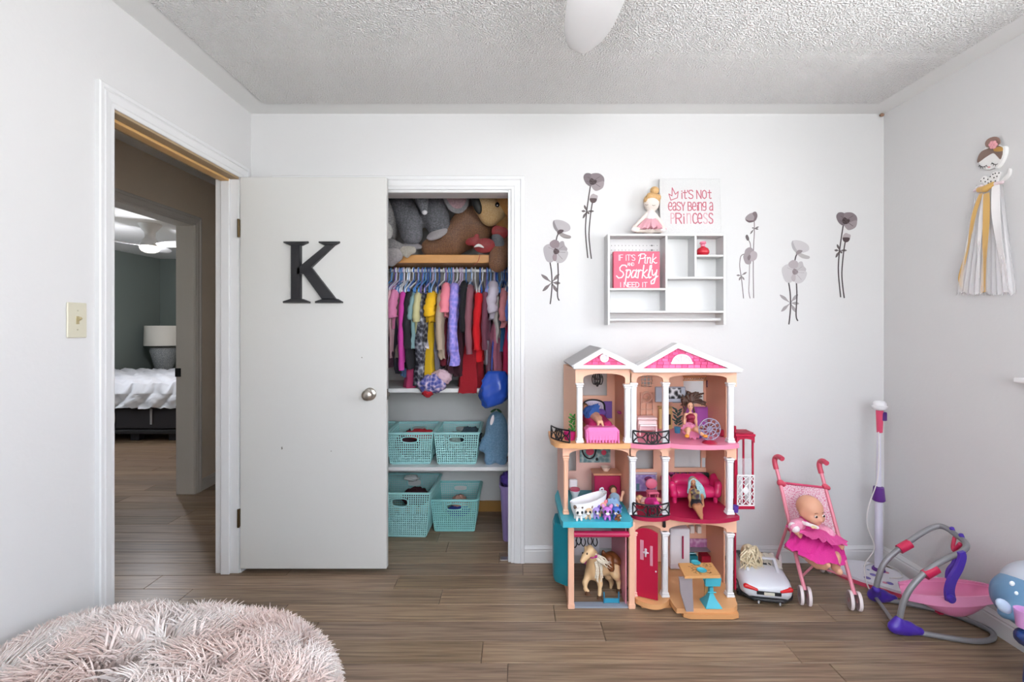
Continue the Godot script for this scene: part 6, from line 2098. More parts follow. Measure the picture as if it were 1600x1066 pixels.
func build_dollhouse_things() -> void:
	var blk := plastic("1b1a1e", 0.45)
	# bed
	var o := thing("toy_bed", "toy bed with pink skirt and crimson blanket in the upper left dollhouse room", "toy furniture", on_floor(c4(390.0, 0, 2.28), Y3))
	var hot := plastic("b01c5e", 0.5)
	var fr := c4(270.0, 675.0, 2.165)
	var fe := c4(528.0, 675.0, 2.165)
	var hb := fr.y - Y3
	var bk := part("bed_skirt", MB.new().box(Vector3((fr.x + fe.x) / 2, Y3 + hb / 2, -2.21), Vector3(fe.x - fr.x, hb, 0.09), 0.014), plastic("e579b4", 0.45), o, true)
	var fold := MB.new()
	for k in 11:
		var x := lerpf(fr.x + 0.006, fe.x - 0.006, k / 10.0)
		fold.tube([Vector3(x, Y3 + 0.002, -2.166), Vector3(x, Y3 + hb * 0.7, -2.168)], [0.0046, 0.002], 6)
	part("skirt_fold", fold, plastic("e579b4", 0.45), bk, true)
	part("blanket", MB.new().blob([[Vector3((fr.x + fe.x) / 2 - 0.035, fr.y - 0.004, -2.24), 0.024, Vector3((fr.x + fe.x) / 2 - 0.035, fr.y - 0.004, -2.44), 0.024], [Vector3((fr.x + fe.x) / 2 + 0.035, fr.y - 0.004, -2.24), 0.024, Vector3((fr.x + fe.x) / 2 + 0.035, fr.y - 0.004, -2.44), 0.024]], 0.006, 0.03), cloth("a81a58"), o, true)
	var hp := []
	for q in [[246.0, 600.0], [246.0, 500.0], [275.0, 468.0], [330.0, 460.0], [385.0, 472.0], [410.0, 505.0], [412.0, 600.0]]:
		hp.append(c4(q[0], q[1], 2.462))
	part("headboard_frame", MB.new().tube(spl(hp, 4), 0.0042, 8), blk, o, true)
	var hpoly := PackedVector2Array()
	for v in spl(hp, 4):
		hpoly.append(Vector2(v.x, v.y))
	var hpd := part("headboard_pad", MB.new().prism(hpoly, 0.008, Transform3D(Basis(), Vector3(0, 0, -2.474))), plastic("dcd0e2", 0.4), o, true)
	var qu := MB.new()
	for k in 5:
		qu.tube([c4(258.0 + k * 30.0, 480.0, 2.464), c4(276.0 + k * 30.0, 590.0, 2.464)], 0.0018, 5)
		qu.tube([c4(276.0 + k * 30.0, 480.0, 2.464), c4(258.0 + k * 30.0, 590.0, 2.464)], 0.0018, 5)
	part("headboard_quilting", qu, plastic("c6b6d2", 0.4), hpd, true)
	part("pillow", MB.new().ball(c4(290.0, 560.0, 2.42), Vector3(0.034, 0.024, 0.016)).ball(c4(380.0, 560.0, 2.42), Vector3(0.03, 0.022, 0.016)), cloth("6a4a9a"), o, true)
	# doll on the bed, feet towards the viewer
	var skin := mat("d9a384", 0.5)
	var sk2 := mat("a8704e", 0.5)
	o = thing("fashion_doll", "doll in a ruffled blue dress lying on the toy bed with bare feet forward", "doll", c4(330.0, 620.0, 2.36))
	var J := {"hd": c4(262.0, 520.0, 2.43), "ch": c4(285.0, 548.0, 2.4), "pv": c4(325.0, 575.0, 2.35), "sl": c4(290.0, 530.0, 2.4), "el": c4(320.0, 540.0, 2.37), "hl": c4(350.0, 560.0, 2.35), "sr": c4(268.0, 555.0, 2.4), "er": c4(268.0, 580.0, 2.37), "hr": c4(290.0, 592.0, 2.34),
		"pl": c4(335.0, 575.0, 2.34), "kl": c4(372.0, 598.0, 2.26), "al": c4(386.0, 628.0, 2.19), "fl": c4(398.0, 655.0, 2.175), "pr": c4(315.0, 582.0, 2.34), "kr": c4(345.0, 605.0, 2.26), "ar": c4(362.0, 628.0, 2.19), "fr": c4(362.0, 650.0, 2.17)}
	doll_body(o, J, skin, Vector3(0.3, 0.9, 0.3).normalized(), Vector3(-0.5, 0.3, -0.8).normalized())
	ruffle(o, "dress", c4(262.0, 540.0, 2.37), c4(330.0, 572.0, 2.33), 0.018, 0.05, cloth("3a6cc0"), 3)
	part("hair", MB.new().blob([[c4(254.0, 512.0, 2.44), Vector3(0.022, 0.02, 0.02), Basis()]], 0.004, 0.005), hair_mat("5a4030", "8a6a4a"), o, true)
	# potted plant left of the bed
	o = thing("toy_plant", "toy green plant in a purple pot behind the left white column upstairs", "toy plant", on_floor(c4(170.0, 0, 2.24), Y3))
	part("pot", MB.new().lathe([Vector2(0.009, 0), Vector2(0.014, 0.02), Vector2(0.012, 0.02), Vector2(0, 0.018)], 14, Transform3D(Basis(), Vector3(0, 0.0, 0))), plastic("6a4a9a", 0.4), o)
	var lv := MB.new()
	for k in 22:
		var a := k * 2.4
		lv.ball(Vector3(cos(a) * 0.012, 0.03 + k * 0.0042, sin(a) * 0.012), Vector3(0.011, 0.0045, 0.006), 8, Basis(Vector3.UP, -a) * Basis(Vector3.BACK, 0.5))
	part("leaves", lv, plastic("3f8a3a", 0.5), o)
	o = thing("toy_bench", "hot pink toy tub seat behind the left black balcony railing", "toy furniture", on_floor(c4(145.0, 0, 2.24), Y3))
	part("seat", MB.new().lathe([Vector2(0.024, 0), Vector2(0.028, 0.02), Vector2(0.028, 0.04), Vector2(0.022, 0.042), Vector2(0.02, 0.02), Vector2(0, 0.018)], 20), plastic("c0206e", 0.35), o)
	# piano, television, plant, fan upstairs
	o = thing("toy_piano", "pale pink toy piano behind the upper centre balcony railing", "toy furniture", on_floor(c4(725.0, 0, 2.36), Y3))
	var pp := plastic("f0d2d2", 0.35)
	part("case", MB.new().box(Vector3(0, 0.045, 0), Vector3(0.094, 0.05, 0.05), 0.005), pp, o)
	part("lid", MB.new().box(Vector3(0, 0.078, -0.005), Vector3(0.1, 0.012, 0.06), 0.004), pp, o)
	part("keyboard", MB.new().box(Vector3(0, 0.05, 0.035), Vector3(0.084, 0.008, 0.024), 0.002), plastic("faf4f4", 0.3), o)
	for x in [-0.04, 0.04]:
		part("leg", MB.new().box(Vector3(x, 0.022, 0.035), Vector3(0.008, 0.044, 0.008), 0.002), pp, o)
		part("leg", MB.new().box(Vector3(x, 0.012, -0.015), Vector3(0.008, 0.024, 0.008), 0.002), pp, o)
	o = thing("toy_television", "grey toy flat television hanging high in the upper right dollhouse room", "toy television", c4(908.0, 480.0, 2.3))
	var tvb := MB.new().slab(c4(795.0, 362.0, 2.3), c4(1018.0, 476.0, 2.312), 0.003)
	part("casing", tvb, plastic("8d8e98", 0.35), o, true)
	part("screen", MB.new().slab(c4(872.0, 370.0, 2.298), c4(990.0, 452.0, 2.3)), printed("141316", "b9b7ba", 71), o, true)
	part("wall_bracket", MB.new().slab(c4(930.0, 400.0, 2.312), c4(960.0, 440.0, 2.5)), plastic("8d8e98", 0.35), o, true)
	o = thing("toy_plant", "dark toy plant in a blue pot between fireplace and brown haired doll", "toy plant", on_floor(c4(962.0, 0, 2.38), Y3))
	part("pot", MB.new().lathe([Vector2(0.013, 0), Vector2(0.016, 0.03), Vector2(0.013, 0.03), Vector2(0, 0.026)], 14), plastic("3f8fb8", 0.4), o)
	lv = MB.new()
	for k in 18:
		var a := k * 2.4
		lv.ball(Vector3(cos(a) * 0.015, 0.045 + k * 0.0045, sin(a) * 0.012), Vector3(0.014, 0.004, 0.006), 8, Basis(Vector3.UP, -a) * Basis(Vector3.BACK, 0.6))
	part("leaves", lv, plastic("37504a", 0.5), o)
	o = thing("toy_filigree_globe", "silver filigree toy wheel on a red foot at the upper right balcony", "toy", on_floor(c4(1206.0, 0, 2.17), Y3))
	var wl := MB.new()
	var wc := Vector3(0, 0.063, 0)
	for r in [0.049, 0.03, 0.012]:
		var p := []
		for i in 24:
			p.append(wc + Vector3(cos(TAU * i / 24) * r, sin(TAU * i / 24) * r, 0))
		wl.tube(p, 0.0028, 6, true)
	for k in 10:
		var a := TAU * k / 10
		wl.tube(spl([wc, wc + Vector3(cos(a + 0.3), sin(a + 0.3), 0) * 0.022, wc + Vector3(cos(a), sin(a), 0) * 0.049], 3), 0.0024, 5)
		wl.tube([wc + Vector3(cos(a) * 0.03, sin(a) * 0.03, 0), wc + Vector3(cos(a + 0.31) * 0.049, sin(a + 0.31) * 0.049, 0)], 0.002, 5)
	part("wheel", wl, plastic("8d8398", 0.35), o)
	part("foot", MB.new().lathe([Vector2(0.034, 0), Vector2(0.03, 0.006), Vector2(0.01, 0.014), Vector2(0, 0.016)], 18), plastic("a01838", 0.4), o)
	# seated brown haired doll
	o = thing("fashion_doll", "seated doll with wild brown hair, dark red top and pink skirt upstairs", "doll", on_floor(c4(1062.0, 0, 2.24), Y3))
	J = {"hd": c4(1058.0, 505.0, 2.28), "ch": c4(1062.0, 590.0, 2.28), "pv": c4(1062.0, 668.0, 2.28), "sl": c4(1098.0, 574.0, 2.28), "el": c4(1102.0, 625.0, 2.26), "hl": c4(1110.0, 668.0, 2.22), "sr": c4(1026.0, 574.0, 2.28), "er": c4(1014.0, 628.0, 2.27), "hr": c4(1022.0, 680.0, 2.24),
		"pl": c4(1078.0, 680.0, 2.26), "kl": c4(1108.0, 685.0, 2.2), "al": c4(1150.0, 722.0, 2.165), "fl": c4(1172.0, 738.0, 2.15), "pr": c4(1048.0, 680.0, 2.26), "kr": c4(1042.0, 690.0, 2.2), "ar": c4(1040.0, 722.0, 2.17), "fr": c4(1036.0, 740.0, 2.155)}
	doll_body(o, J, skin, Vector3(-0.1, -0.05, 1).normalized(), Vector3.UP)
	face_on(o, J.hd, Vector3(-0.1, -0.05, 1).normalized(), Vector3.UP, skin)
	part("top", MB.new().blob([[c4(1062.0, 592.0, 2.278), 0.021, c4(1062.0, 640.0, 2.278), 0.0175], [c4(1044.0, 590.0, 2.262), 0.011, c4(1080.0, 590.0, 2.262), 0.011]], 0.004, 0.006), cloth("8a1836", 0.6), o, true)
	ruffle(o, "skirt", c4(1062.0, 655.0, 2.275), c4(1064.0, 700.0, 2.23), 0.022, 0.042, cloth("e08aae"), 2)
	part("shoes", MB.new().ball(c4(1034.0, 735.0, 2.15), Vector3(0.011, 0.008, 0.013)).ball(c4(1172.0, 735.0, 2.145), Vector3(0.012, 0.007, 0.012)), plastic("d8882e", 0.35), o, true)
	var rng := RandomNumberGenerator.new()
	rng.seed = 3
	var hr := MB.new()
	hr.blob([[J.hd + Vector3(0, 0.007, -0.009), Vector3(0.018, 0.019, 0.017), Basis()]], 0.004, 0.004)
	for k in 34:
		var a := rng.randf_range(-0.4, PI + 0.3)
		var r1 := rng.randf_range(0.018, 0.034)
		var r2 := rng.randf_range(0.035, 0.06)
		var e := Vector3(cos(a), maxf(sin(a), -0.3), rng.randf_range(-0.5, 0.1))
		var st: Vector3 = J.hd + Vector3(0.006, 0.012, -0.008)
		var c := rng.randf_range(-0.014, 0.014)
		hr.tube(spl([st, st + e * r1 + Vector3(c, 0.01, 0), st + e * r2 + Vector3(0.012 + c, 0.004, 0.004), st + e * (r2 + 0.006) + Vector3(0.016, -0.012 + c, 0)], 4), [0.006, 0.006, 0.006, 0.0055, 0.0055, 0.005, 0.005, 0.0045, 0.004, 0.0035, 0.003, 0.002, 0.001], 6)
	for s in [-1.0, 1.0]:
		hr.tube(spl([J.hd + Vector3(s * 0.014, 0.008, -0.004), J.hd + Vector3(s * 0.018, -0.014, -0.006), J.hd + Vector3(s * 0.024, -0.034, -0.008)], 4), 0.005, 6)
	part("hair", hr, hair_mat("2e1a12", "5e3a28"), o, true)
	o = thing("toy_cushion", "purple round toy cushion between seated doll and filigree wheel", "toy", on_floor(c4(1130.0, 0, 2.26), Y3))
	part("cushion", MB.new().ball(Vector3(0, 0.022, 0), Vector3(0.018, 0.022, 0.018)), plastic("5a3f9e", 0.5), o)
	o = thing("toy_stool", "dark red toy stool at the right end of the upper floor", "toy furniture", on_floor(c4(1302.0, 0, 2.3), Y3))
	part("seat", MB.new().box(Vector3(0, 0.018, 0), Vector3(0.03, 0.034, 0.03), 0.006), plastic("9c1434", 0.4), o)
	# bathroom
	o = thing("bathtub", "white slipper toy bathtub on the teal floor of the dollhouse", "toy bathtub", on_floor(c5(285.0, 0, 2.15), Y2))
	var R := []
	var ta := on_floor(c5(150.0, 0, 2.13), Y2)
	var tb := on_floor(c5(425.0, 0, 2.2), Y2)
	for q in [[0.0, 0.0, 0.7, 0.0], [0.0, 0.12, 0.8, 0.0], [0.5, 0.6, 0.94, 0.0], [1.0, 1.0, 1.0, 0.0], [1.0, 1.03, 1.0, 0.0], [1.0, 1.0, 0.95, 0.0], [0.4, 0.5, 0.86, 0.0], [0.1, 0.2, 0.66, 0.0]]:
		var r := PackedVector3Array()
		for i in 36:
			var a := TAU * i / 36
			var u: float = 0.5 + 0.5 * cos(a) * q[2]
			var y: float = 0.07 * q[1] + 0.026 * q[0] * (u * u)
			r.append(ta.lerp(tb, u) + Vector3(0.008 * sin(a) * q[2], y, 0.047 * sin(a) * q[2]))
		R.append(r)
	part("tub", MB.new().loft(R, true, true, 0.5), plastic("f0f0f2", 0.2), o, true)
	var fc := ta.lerp(tb, 0.9) + Vector3(0, 0.092, 0)
	part("faucet", MB.new().tube(spl([fc, fc + Vector3(0, 0.022, 0), fc + Vector3(-0.014, 0.022, 0.008), fc + Vector3(-0.016, 0.012, 0.01)], 4), 0.0035, 8).tube([fc + Vector3(-0.012, 0.01, -0.006), fc + Vector3(0.012, 0.01, 0.006)], 0.003, 6), plastic("c9ccd2", 0.2), o, true)
	o = thing("toilet", "white toy toilet with a magenta seat by the left bathroom wall", "toy toilet", on_floor(c5(185.0, 0, 2.36), Y2))
	part("bowl", MB.new().lathe([Vector2(0.016, 0), Vector2(0.014, 0.02), Vector2(0.026, 0.045), Vector2(0.026, 0.05), Vector2(0, 0.05)], 18, Transform3D(Basis.from_scale(Vector3(1, 1, 1.25)), Vector3.ZERO)), plastic("f0eef0", 0.25), o)
	part("seat", MB.new().lathe([Vector2(0.0, 0.05), Vector2(0.025, 0.05), Vector2(0.025, 0.055), Vector2(0, 0.056)], 18, Transform3D(Basis.from_scale(Vector3(1, 1, 1.25)), Vector3.ZERO)), plastic("b8305a", 0.35), o)
	part("tank", MB.new().box(Vector3(-0.004, 0.065, -0.04), Vector3(0.042, 0.05, 0.02), 0.005), plastic("f0eef0", 0.25), o)
	o = thing("toy_vanity", "crimson toy vanity cabinet with salmon top in the bathroom corner", "toy furniture", on_floor(c5(420.0, 0, 2.4), Y2))
	var vt := c5(0, 382.0, 2.4).y - Y2
	part("cabinet", MB.new().box(Vector3(0, vt / 2, 0), Vector3(0.13, vt, 0.09), 0.004), plastic("ad1a4e", 0.4), o)
	part("top", MB.new().box(Vector3(0.0, vt + 0.004, 0.0), Vector3(0.142, 0.01, 0.1), 0.004), plastic("e0a080", 0.4), o)
	part("basin", MB.new().lathe([Vector2(0.012, vt + 0.009), Vector2(0.026, vt + 0.03), Vector2(0.022, vt + 0.03), Vector2(0, vt + 0.014)], 16), plastic("eed8c8", 0.3), o)
	o = thing("fashion_doll", "doll in a pale blue ruffled outfit slumped beside the toy bathtub", "doll", on_floor(c5(490.0, 0, 2.2), Y2))
	J = {"hd": c5(478.0, 520.0, 2.3), "ch": c5(485.0, 575.0, 2.26), "pv": c5(478.0, 625.0, 2.22), "sl": c5(512.0, 562.0, 2.26), "el": c5(535.0, 590.0, 2.24), "hl": c5(545.0, 550.0, 2.24), "sr": c5(458.0, 562.0, 2.26), "er": c5(440.0, 590.0, 2.23), "hr": c5(436.0, 610.0, 2.2),
		"pl": c5(488.0, 628.0, 2.21), "kl": c5(500.0, 640.0, 2.15), "al": c5(508.0, 655.0, 2.13), "fl": c5(515.0, 665.0, 2.12), "pr": c5(468.0, 628.0, 2.21), "kr": c5(460.0, 640.0, 2.16), "ar": c5(455.0, 655.0, 2.14), "fr": c5(450.0, 665.0, 2.13)}
	doll_body(o, J, skin, Vector3(0.2, 0.5, 0.8).normalized(), Vector3(0, 0.8, -0.5).normalized())
	part("top", MB.new().blob([[c5(486.0, 572.0, 2.255), 0.024, c5(480.0, 620.0, 2.215), 0.024], [c5(480.0, 620.0, 2.21), 0.024, c5(478.0, 650.0, 2.15), 0.022]], 0.005, 0.008), cloth("9fbcd8"), o, true)
	ruffle(o, "skirt", c5(484.0, 610.0, 2.22), c5(480.0, 650.0, 2.16), 0.024, 0.042, cloth("8fb0d4"), 2)
	part("hair", MB.new().blob([[J.hd + Vector3(0, 0.004, -0.012), Vector3(0.019, 0.02, 0.017), Basis()]], 0.004, 0.004), hair_mat("3f2a20", "6a4a36"), o, true)
	# toy pets along the teal edge
	var pet := func(x: float, y: float, d: float, c1: String, c2: String, label: String, s: float, turn: float) -> void:
		var q := thing("toy_pet", label, "toy animal", on_floor(c5(x, y, d), Y2), turn, "big-eyed toy pets on the teal floor")
		var m := plastic(c1, 0.4)
		part("body", MB.new().blob([[Vector3(0, 0.032, 0.004) * s, Vector3(0.0165, 0.0145, 0.015) * s, Basis()], [Vector3(0, 0.016, -0.004) * s, 0.009 * s, Vector3(0, 0.012, -0.016) * s, 0.009 * s], [Vector3(-0.007, 0.012, 0.002) * s, 0.004 * s, Vector3(-0.008, 0.003, 0.006) * s, 0.0045 * s], [Vector3(0.007, 0.012, 0.002) * s, 0.004 * s, Vector3(0.008, 0.003, 0.006) * s, 0.0045 * s],
			[Vector3(-0.009, 0.01, -0.018) * s, 0.004 * s, Vector3(-0.01, 0.003, -0.016) * s, 0.0045 * s], [Vector3(0.009, 0.01, -0.018) * s, 0.004 * s, Vector3(0.01, 0.003, -0.016) * s, 0.0045 * s], [Vector3(0, 0.014, -0.022) * s, 0.003 * s, Vector3(0.008, 0.026, -0.028) * s, 0.0025 * s]], 0.0026, 0.006), m, q)
		part("ears", MB.new().ball(Vector3(-0.013, 0.046, 0) * s, Vector3(0.006, 0.009, 0.003) * s, 10, Basis(Vector3.BACK, 0.4)).ball(Vector3(0.013, 0.046, 0) * s, Vector3(0.006, 0.009, 0.003) * s, 10, Basis(Vector3.BACK, -0.4)), plastic(c2, 0.4), q)
		part("muzzle", MB.new().ball(Vector3(0, 0.027, 0.018) * s, Vector3(0.007, 0.005, 0.004) * s, 10), plastic("f2eeea", 0.4), q)
		for e in [-1.0, 1.0]:
			part("eye", MB.new().ball(Vector3(0.0075 * e, 0.033, 0.0165) * s, Vector3(0.0045, 0.0055, 0.003) * s, 10), plastic("1c2a30", 0.12), q)
	pet.call(215.0, 740.0, 2.11, "ece8e4", "5c4638", "white toy pet with brown ears at the left front of the teal floor", 1.25, 0.1)
	pet.call(285.0, 735.0, 2.125, "c7a887", "7a5a40", "tan toy pet sitting next to the white one on the teal floor", 1.15, -0.15)
	pet.call(345.0, 725.0, 2.13, "a088c8", "7a5fb0", "lilac toy pet in the middle of the teal floor's edge", 1.1, 0.2)
	pet.call(390.0, 700.0, 2.16, "e0a888", "d87a88", "peach toy pet behind the lilac and purple ones", 1.35, 0.0)
	pet.call(430.0, 740.0, 2.115, "b06ac0", "d890c8", "purple toy pet with pink ears near the doll's knees", 1.3, -0.1)
	pet.call(500.0, 730.0, 2.12, "3f62b8", "2a4488", "dark blue toy pet at the right end of the teal floor", 1.25, -0.3)
	pet.call(515.0, 742.0, 2.1, "8a5634", "5c3a20", "small brown toy pet lying before the dark blue one", 0.7, 0.6)
	pet.call(335.0, 690.0, 2.19, "d88aa8", "e8b0c0", "pink toy pet behind the lilac one beside the bathtub", 1.0, 0.4)
	# doll lying behind the lower balcony
	o = thing("fashion_doll", "reclining doll in hot pink trousers behind the lower centre balcony railing", "doll", on_floor(c5(740.0, 0, 2.24), Y2))
	J = {"hd": c5(690.0, 590.0, 2.3), "ch": c5(720.0, 605.0, 2.28), "pv": c5(765.0, 612.0, 2.25), "sl": c5(715.0, 585.0, 2.28), "el": c5(745.0, 580.0, 2.27), "hl": c5(775.0, 590.0, 2.26), "sr": c5(708.0, 620.0, 2.26), "er": c5(675.0, 620.0, 2.24), "hr": c5(660.0, 590.0, 2.22),
		"pl": c5(770.0, 600.0, 2.25), "kl": c5(815.0, 590.0, 2.22), "al": c5(850.0, 590.0, 2.2), "fl": c5(858.0, 580.0, 2.19), "pr": c5(760.0, 622.0, 2.23), "kr": c5(800.0, 622.0, 2.19), "ar": c5(828.0, 640.0, 2.175), "fr": c5(838.0, 648.0, 2.17)}
	doll_body(o, J, skin, Vector3(0.1, 0.6, 0.8).normalized(), Vector3(-0.9, 0.3, 0).normalized())
	part("trousers", MB.new().blob([[c5(750.0, 606.0, 2.25), 0.023, c5(768.0, 612.0, 2.245), 0.022], [c5(760.0, 620.0, 2.23), 0.019, c5(800.0, 620.0, 2.188), 0.014], [c5(800.0, 620.0, 2.188), 0.014, c5(825.0, 638.0, 2.175), 0.01], [c5(770.0, 600.0, 2.25), 0.019, c5(812.0, 592.0, 2.22), 0.013]], 0.004, 0.006), cloth("d02c84", 0.6), o, true)
	part("top", MB.new().blob([[c5(718.0, 604.0, 2.28), 0.023, c5(745.0, 608.0, 2.262), 0.02]], 0.004, 0.004), cloth("e8c0b8"), o, true)
	part("hair", MB.new().blob([[c5(675.0, 582.0, 2.31), Vector3(0.022, 0.02, 0.02), Basis()]], 0.004, 0.004), hair_mat("b08a60", "d8b888"), o, true)
	o = thing("toy_chair", "small pink round toy chair behind the reclining doll", "toy furniture", on_floor(c5(765.0, 0, 2.36), Y2))
	part("backrest", MB.new().ball(Vector3(0, 0.08, 0), Vector3(0.03, 0.026, 0.01)), plastic("e0728e", 0.4), o)
	part("seat", MB.new().box(Vector3(0, 0.045, 0.02), Vector3(0.056, 0.012, 0.05), 0.005), plastic("e0728e", 0.4), o)
	for x in [-0.02, 0.02]:
		for z in [0.0, 0.038]:
			part("leg", MB.new().box(Vector3(x, 0.02, z), Vector3(0.006, 0.04, 0.006), 0.001), plastic("e0728e", 0.4), o)
	# sofa and teal haired doll
	o = thing("toy_sofa", "glossy hot pink toy sofa with curved arms in the middle right room", "toy furniture", on_floor(c5(1075.0, 0, 2.36), Y2))
	var sp := plastic("d02a66", 0.22)
	part("seat", MB.new().blob([[Vector3(-0.08, 0.05, 0.01), 0.026, Vector3(0.08, 0.05, 0.01), 0.026], [Vector3(-0.08, 0.045, 0.03), 0.022, Vector3(0.08, 0.045, 0.03), 0.022]], 0.006, 0.02), sp, o)
	part("backrest", MB.new().blob([[Vector3(-0.075, 0.075, -0.035), 0.027, Vector3(0.075, 0.075, -0.035), 0.027], [Vector3(-0.06, 0.1, -0.042), 0.015, Vector3(0.06, 0.1, -0.042), 0.015]], 0.006, 0.03), sp, o)
	for s in [-1.0, 1.0]:
		part("armrest", MB.new().blob([[Vector3(s * 0.13, 0.098, -0.03), 0.017, Vector3(s * 0.115, 0.085, 0.035), 0.015], [Vector3(s * 0.115, 0.085, 0.035), 0.015, Vector3(s * 0.105, 0.045, 0.042), 0.02], [Vector3(s * 0.12, 0.1, -0.03), 0.02, Vector3(s * 0.105, 0.045, 0.0), 0.024]], 0.006, 0.02), sp, o)
		part("foot", MB.new().lathe([Vector2(0.01, 0), Vector2(0.012, 0.03)], 10, Transform3D(Basis(), Vector3(s * 0.1, 0, 0.035))), sp, o)
		part("foot", MB.new().lathe([Vector2(0.01, 0), Vector2(0.012, 0.05)], 10, Transform3D(Basis(), Vector3(s * 0.09, 0, -0.035))), sp, o)
	o = thing("fashion_doll", "seated doll with long pale teal hair, printed top and black shorts", "doll", on_floor(c5(1100.0, 0, 2.22), Y2))
	J = {"hd": c5(1080.0, 455.0, 2.26), "ch": c5(1095.0, 528.0, 2.26), "pv": c5(1100.0, 602.0, 2.26), "sl": c5(1126.0, 512.0, 2.26), "el": c5(1152.0, 565.0, 2.24), "hl": c5(1155.0, 615.0, 2.21), "sr": c5(1062.0, 512.0, 2.26), "er": c5(1052.0, 570.0, 2.25), "hr": c5(1058.0, 620.0, 2.22),
		"pl": c5(1118.0, 612.0, 2.24), "kl": c5(1132.0, 640.0, 2.16), "al": c5(1142.0, 700.0, 2.125), "fl": c5(1148.0, 730.0, 2.105), "pr": c5(1084.0, 612.0, 2.24), "kr": c5(1100.0, 645.0, 2.16), "ar": c5(1128.0, 700.0, 2.12), "fr": c5(1142.0, 728.0, 2.1)}
	doll_body(o, J, sk2, Vector3(-0.15, -0.1, 1).normalized(), Vector3.UP)
	face_on(o, J.hd, Vector3(-0.15, -0.1, 1).normalized(), Vector3.UP, sk2)
	part("top", MB.new().blob([[c5(1095.0, 532.0, 2.258), 0.0225, c5(1098.0, 585.0, 2.258), 0.02], [c5(1078.0, 530.0, 2.243), 0.011, c5(1112.0, 530.0, 2.243), 0.011]], 0.004, 0.006), printed("3a2a48", "d8c060", 33), o, true)
	part("shorts", MB.new().blob([[c5(1100.0, 604.0, 2.258), 0.0225, c5(1100.0, 612.0, 2.25), 0.022], [c5(1118.0, 612.0, 2.24), 0.0185, c5(1127.0, 628.0, 2.19), 0.0155], [c5(1084.0, 612.0, 2.24), 0.0185, c5(1093.0, 630.0, 2.19), 0.0155]], 0.004, 0.006), cloth("1d1622"), o, true)
	hr = MB.new()
	hr.blob([[J.hd + Vector3(0.001, 0.007, -0.008), Vector3(0.0195, 0.0195, 0.017), Basis()], [J.hd + Vector3(-0.015, 0, -0.002), 0.007, J.hd + Vector3(-0.02, -0.05, -0.004), 0.007], [J.hd + Vector3(0.016, 0, -0.004), 0.01, c5(1140.0, 505.0, 2.262), 0.014], [c5(1140.0, 505.0, 2.262), 0.014, c5(1160.0, 560.0, 2.26), 0.012], [c5(1122.0, 490.0, 2.28), 0.016, c5(1130.0, 560.0, 2.285), 0.014]], 0.004, 0.008)
	rng.seed = 8
	for k in 22:
		var x := rng.randf_range(1106.0, 1150.0)
		hr.tube(spl([J.hd + Vector3(rng.randf_range(-0.004, 0.018), 0.012, rng.randf_range(-0.006, 0.006)), c5(x, 480.0, 2.248), c5(x + rng.randf_range(4, 18), 530.0, 2.245), c5(x + rng.randf_range(6, 26), rng.randf_range(555, 590), 2.247)], 4), 0.003, 5)
	part("hair", hr, hair_mat("7fa8b0", "b5d2d6"), o, true)
	part("crown_band", MB.new().tube(spl([J.hd + Vector3(-0.017, 0.013, 0.002), J.hd + Vector3(0, 0.024, 0.004), J.hd + Vector3(0.018, 0.013, 0.0)], 4), 0.003, 6), plastic("a8744a", 0.4), o, true)
	# horse in the garage
	build_horse()
	# kitchen table, plates, stool
	o = thing("toy_table", "tan slatted toy table with one grey leg on the kitchen terrace", "toy furniture", on_floor(c6(1130.0, 0, 2.2), Y1))
	var th := 0.16
	var tq := func(cx: float, cy: float) -> Vector3:
		var y := 800.0 + cy / 4.848
		return c6(cx, cy, (EYE - Y1 - th) * F / (y - 512.0))
	var tp := [tq.call(968.0, 388.0), tq.call(1222.0, 384.0), tq.call(1290.0, 482.0), tq.call(1018.0, 486.0)]
	var poly := PackedVector2Array()
	for v in tp:
		poly.append(Vector2(v.x, -v.z))
	var lay := Basis(Vector3.RIGHT, Vector3.FORWARD, Vector3.UP)
	part("tabletop", MB.new().prism(poly, 0.012, Transform3D(lay, Vector3(0, Y1 + th - 0.012, 0))), plastic("d59f66", 0.45), o, true)
	var pc := MB.new()
	rng.seed = 4
	for k in 40:
		var v: Vector3 = (tp[0] as Vector3).lerp(tp[1], rng.randf_range(0.08, 0.92)).lerp((tp[3] as Vector3).lerp(tp[2], rng.randf_range(0.08, 0.92)), rng.randf_range(0.1, 0.9))
		pc.box(v + Vector3(0, 0.0004, 0), Vector3(0.012, 0.001, 0.0022), 0.0, Basis(Vector3.UP, rng.randf() * PI))
	part("cutwork", pc, plastic("8a6238", 0.6), o, true)
	var lg: Vector3 = (tp[3] as Vector3)
	part("leg", MB.new().prism(V2([0, 0, 0.032, 0, 0.026, 0.148, -0.03, 0.148, -0.024, 0.08]), 0.01, Transform3D(Basis(), Vector3(lg.x + 0.01, Y1, lg.z - 0.02))), plastic("9a9094", 0.4), o, true)
	part("leg", MB.new().prism(V2([-0.012, 0, 0.012, 0, 0.016, 0.148, -0.016, 0.148]), 0.01, Transform3D(Basis(), Vector3(tp[1].x - 0.03, Y1, tp[1].z + 0.02))), plastic("d59f66", 0.45), o, true)
	for q in [[1100.0, 390.0, "turquoise toy plate at the back of the tan toy table"], [1146.0, 448.0, "turquoise toy plate at the front of the tan toy table"]]:
		var v: Vector3 = tq.call(q[0], q[1])
		var pl := thing("toy_plate", q[2], "toy plate", v)
		part("plate", MB.new().lathe([Vector2(0, 0), Vector2(0.016, 0), Vector2(0.022, 0.005), Vector2(0.021, 0.006), Vector2(0.014, 0.0025), Vector2(0, 0.0025)], 20), plastic("4fb4c4", 0.3), pl)
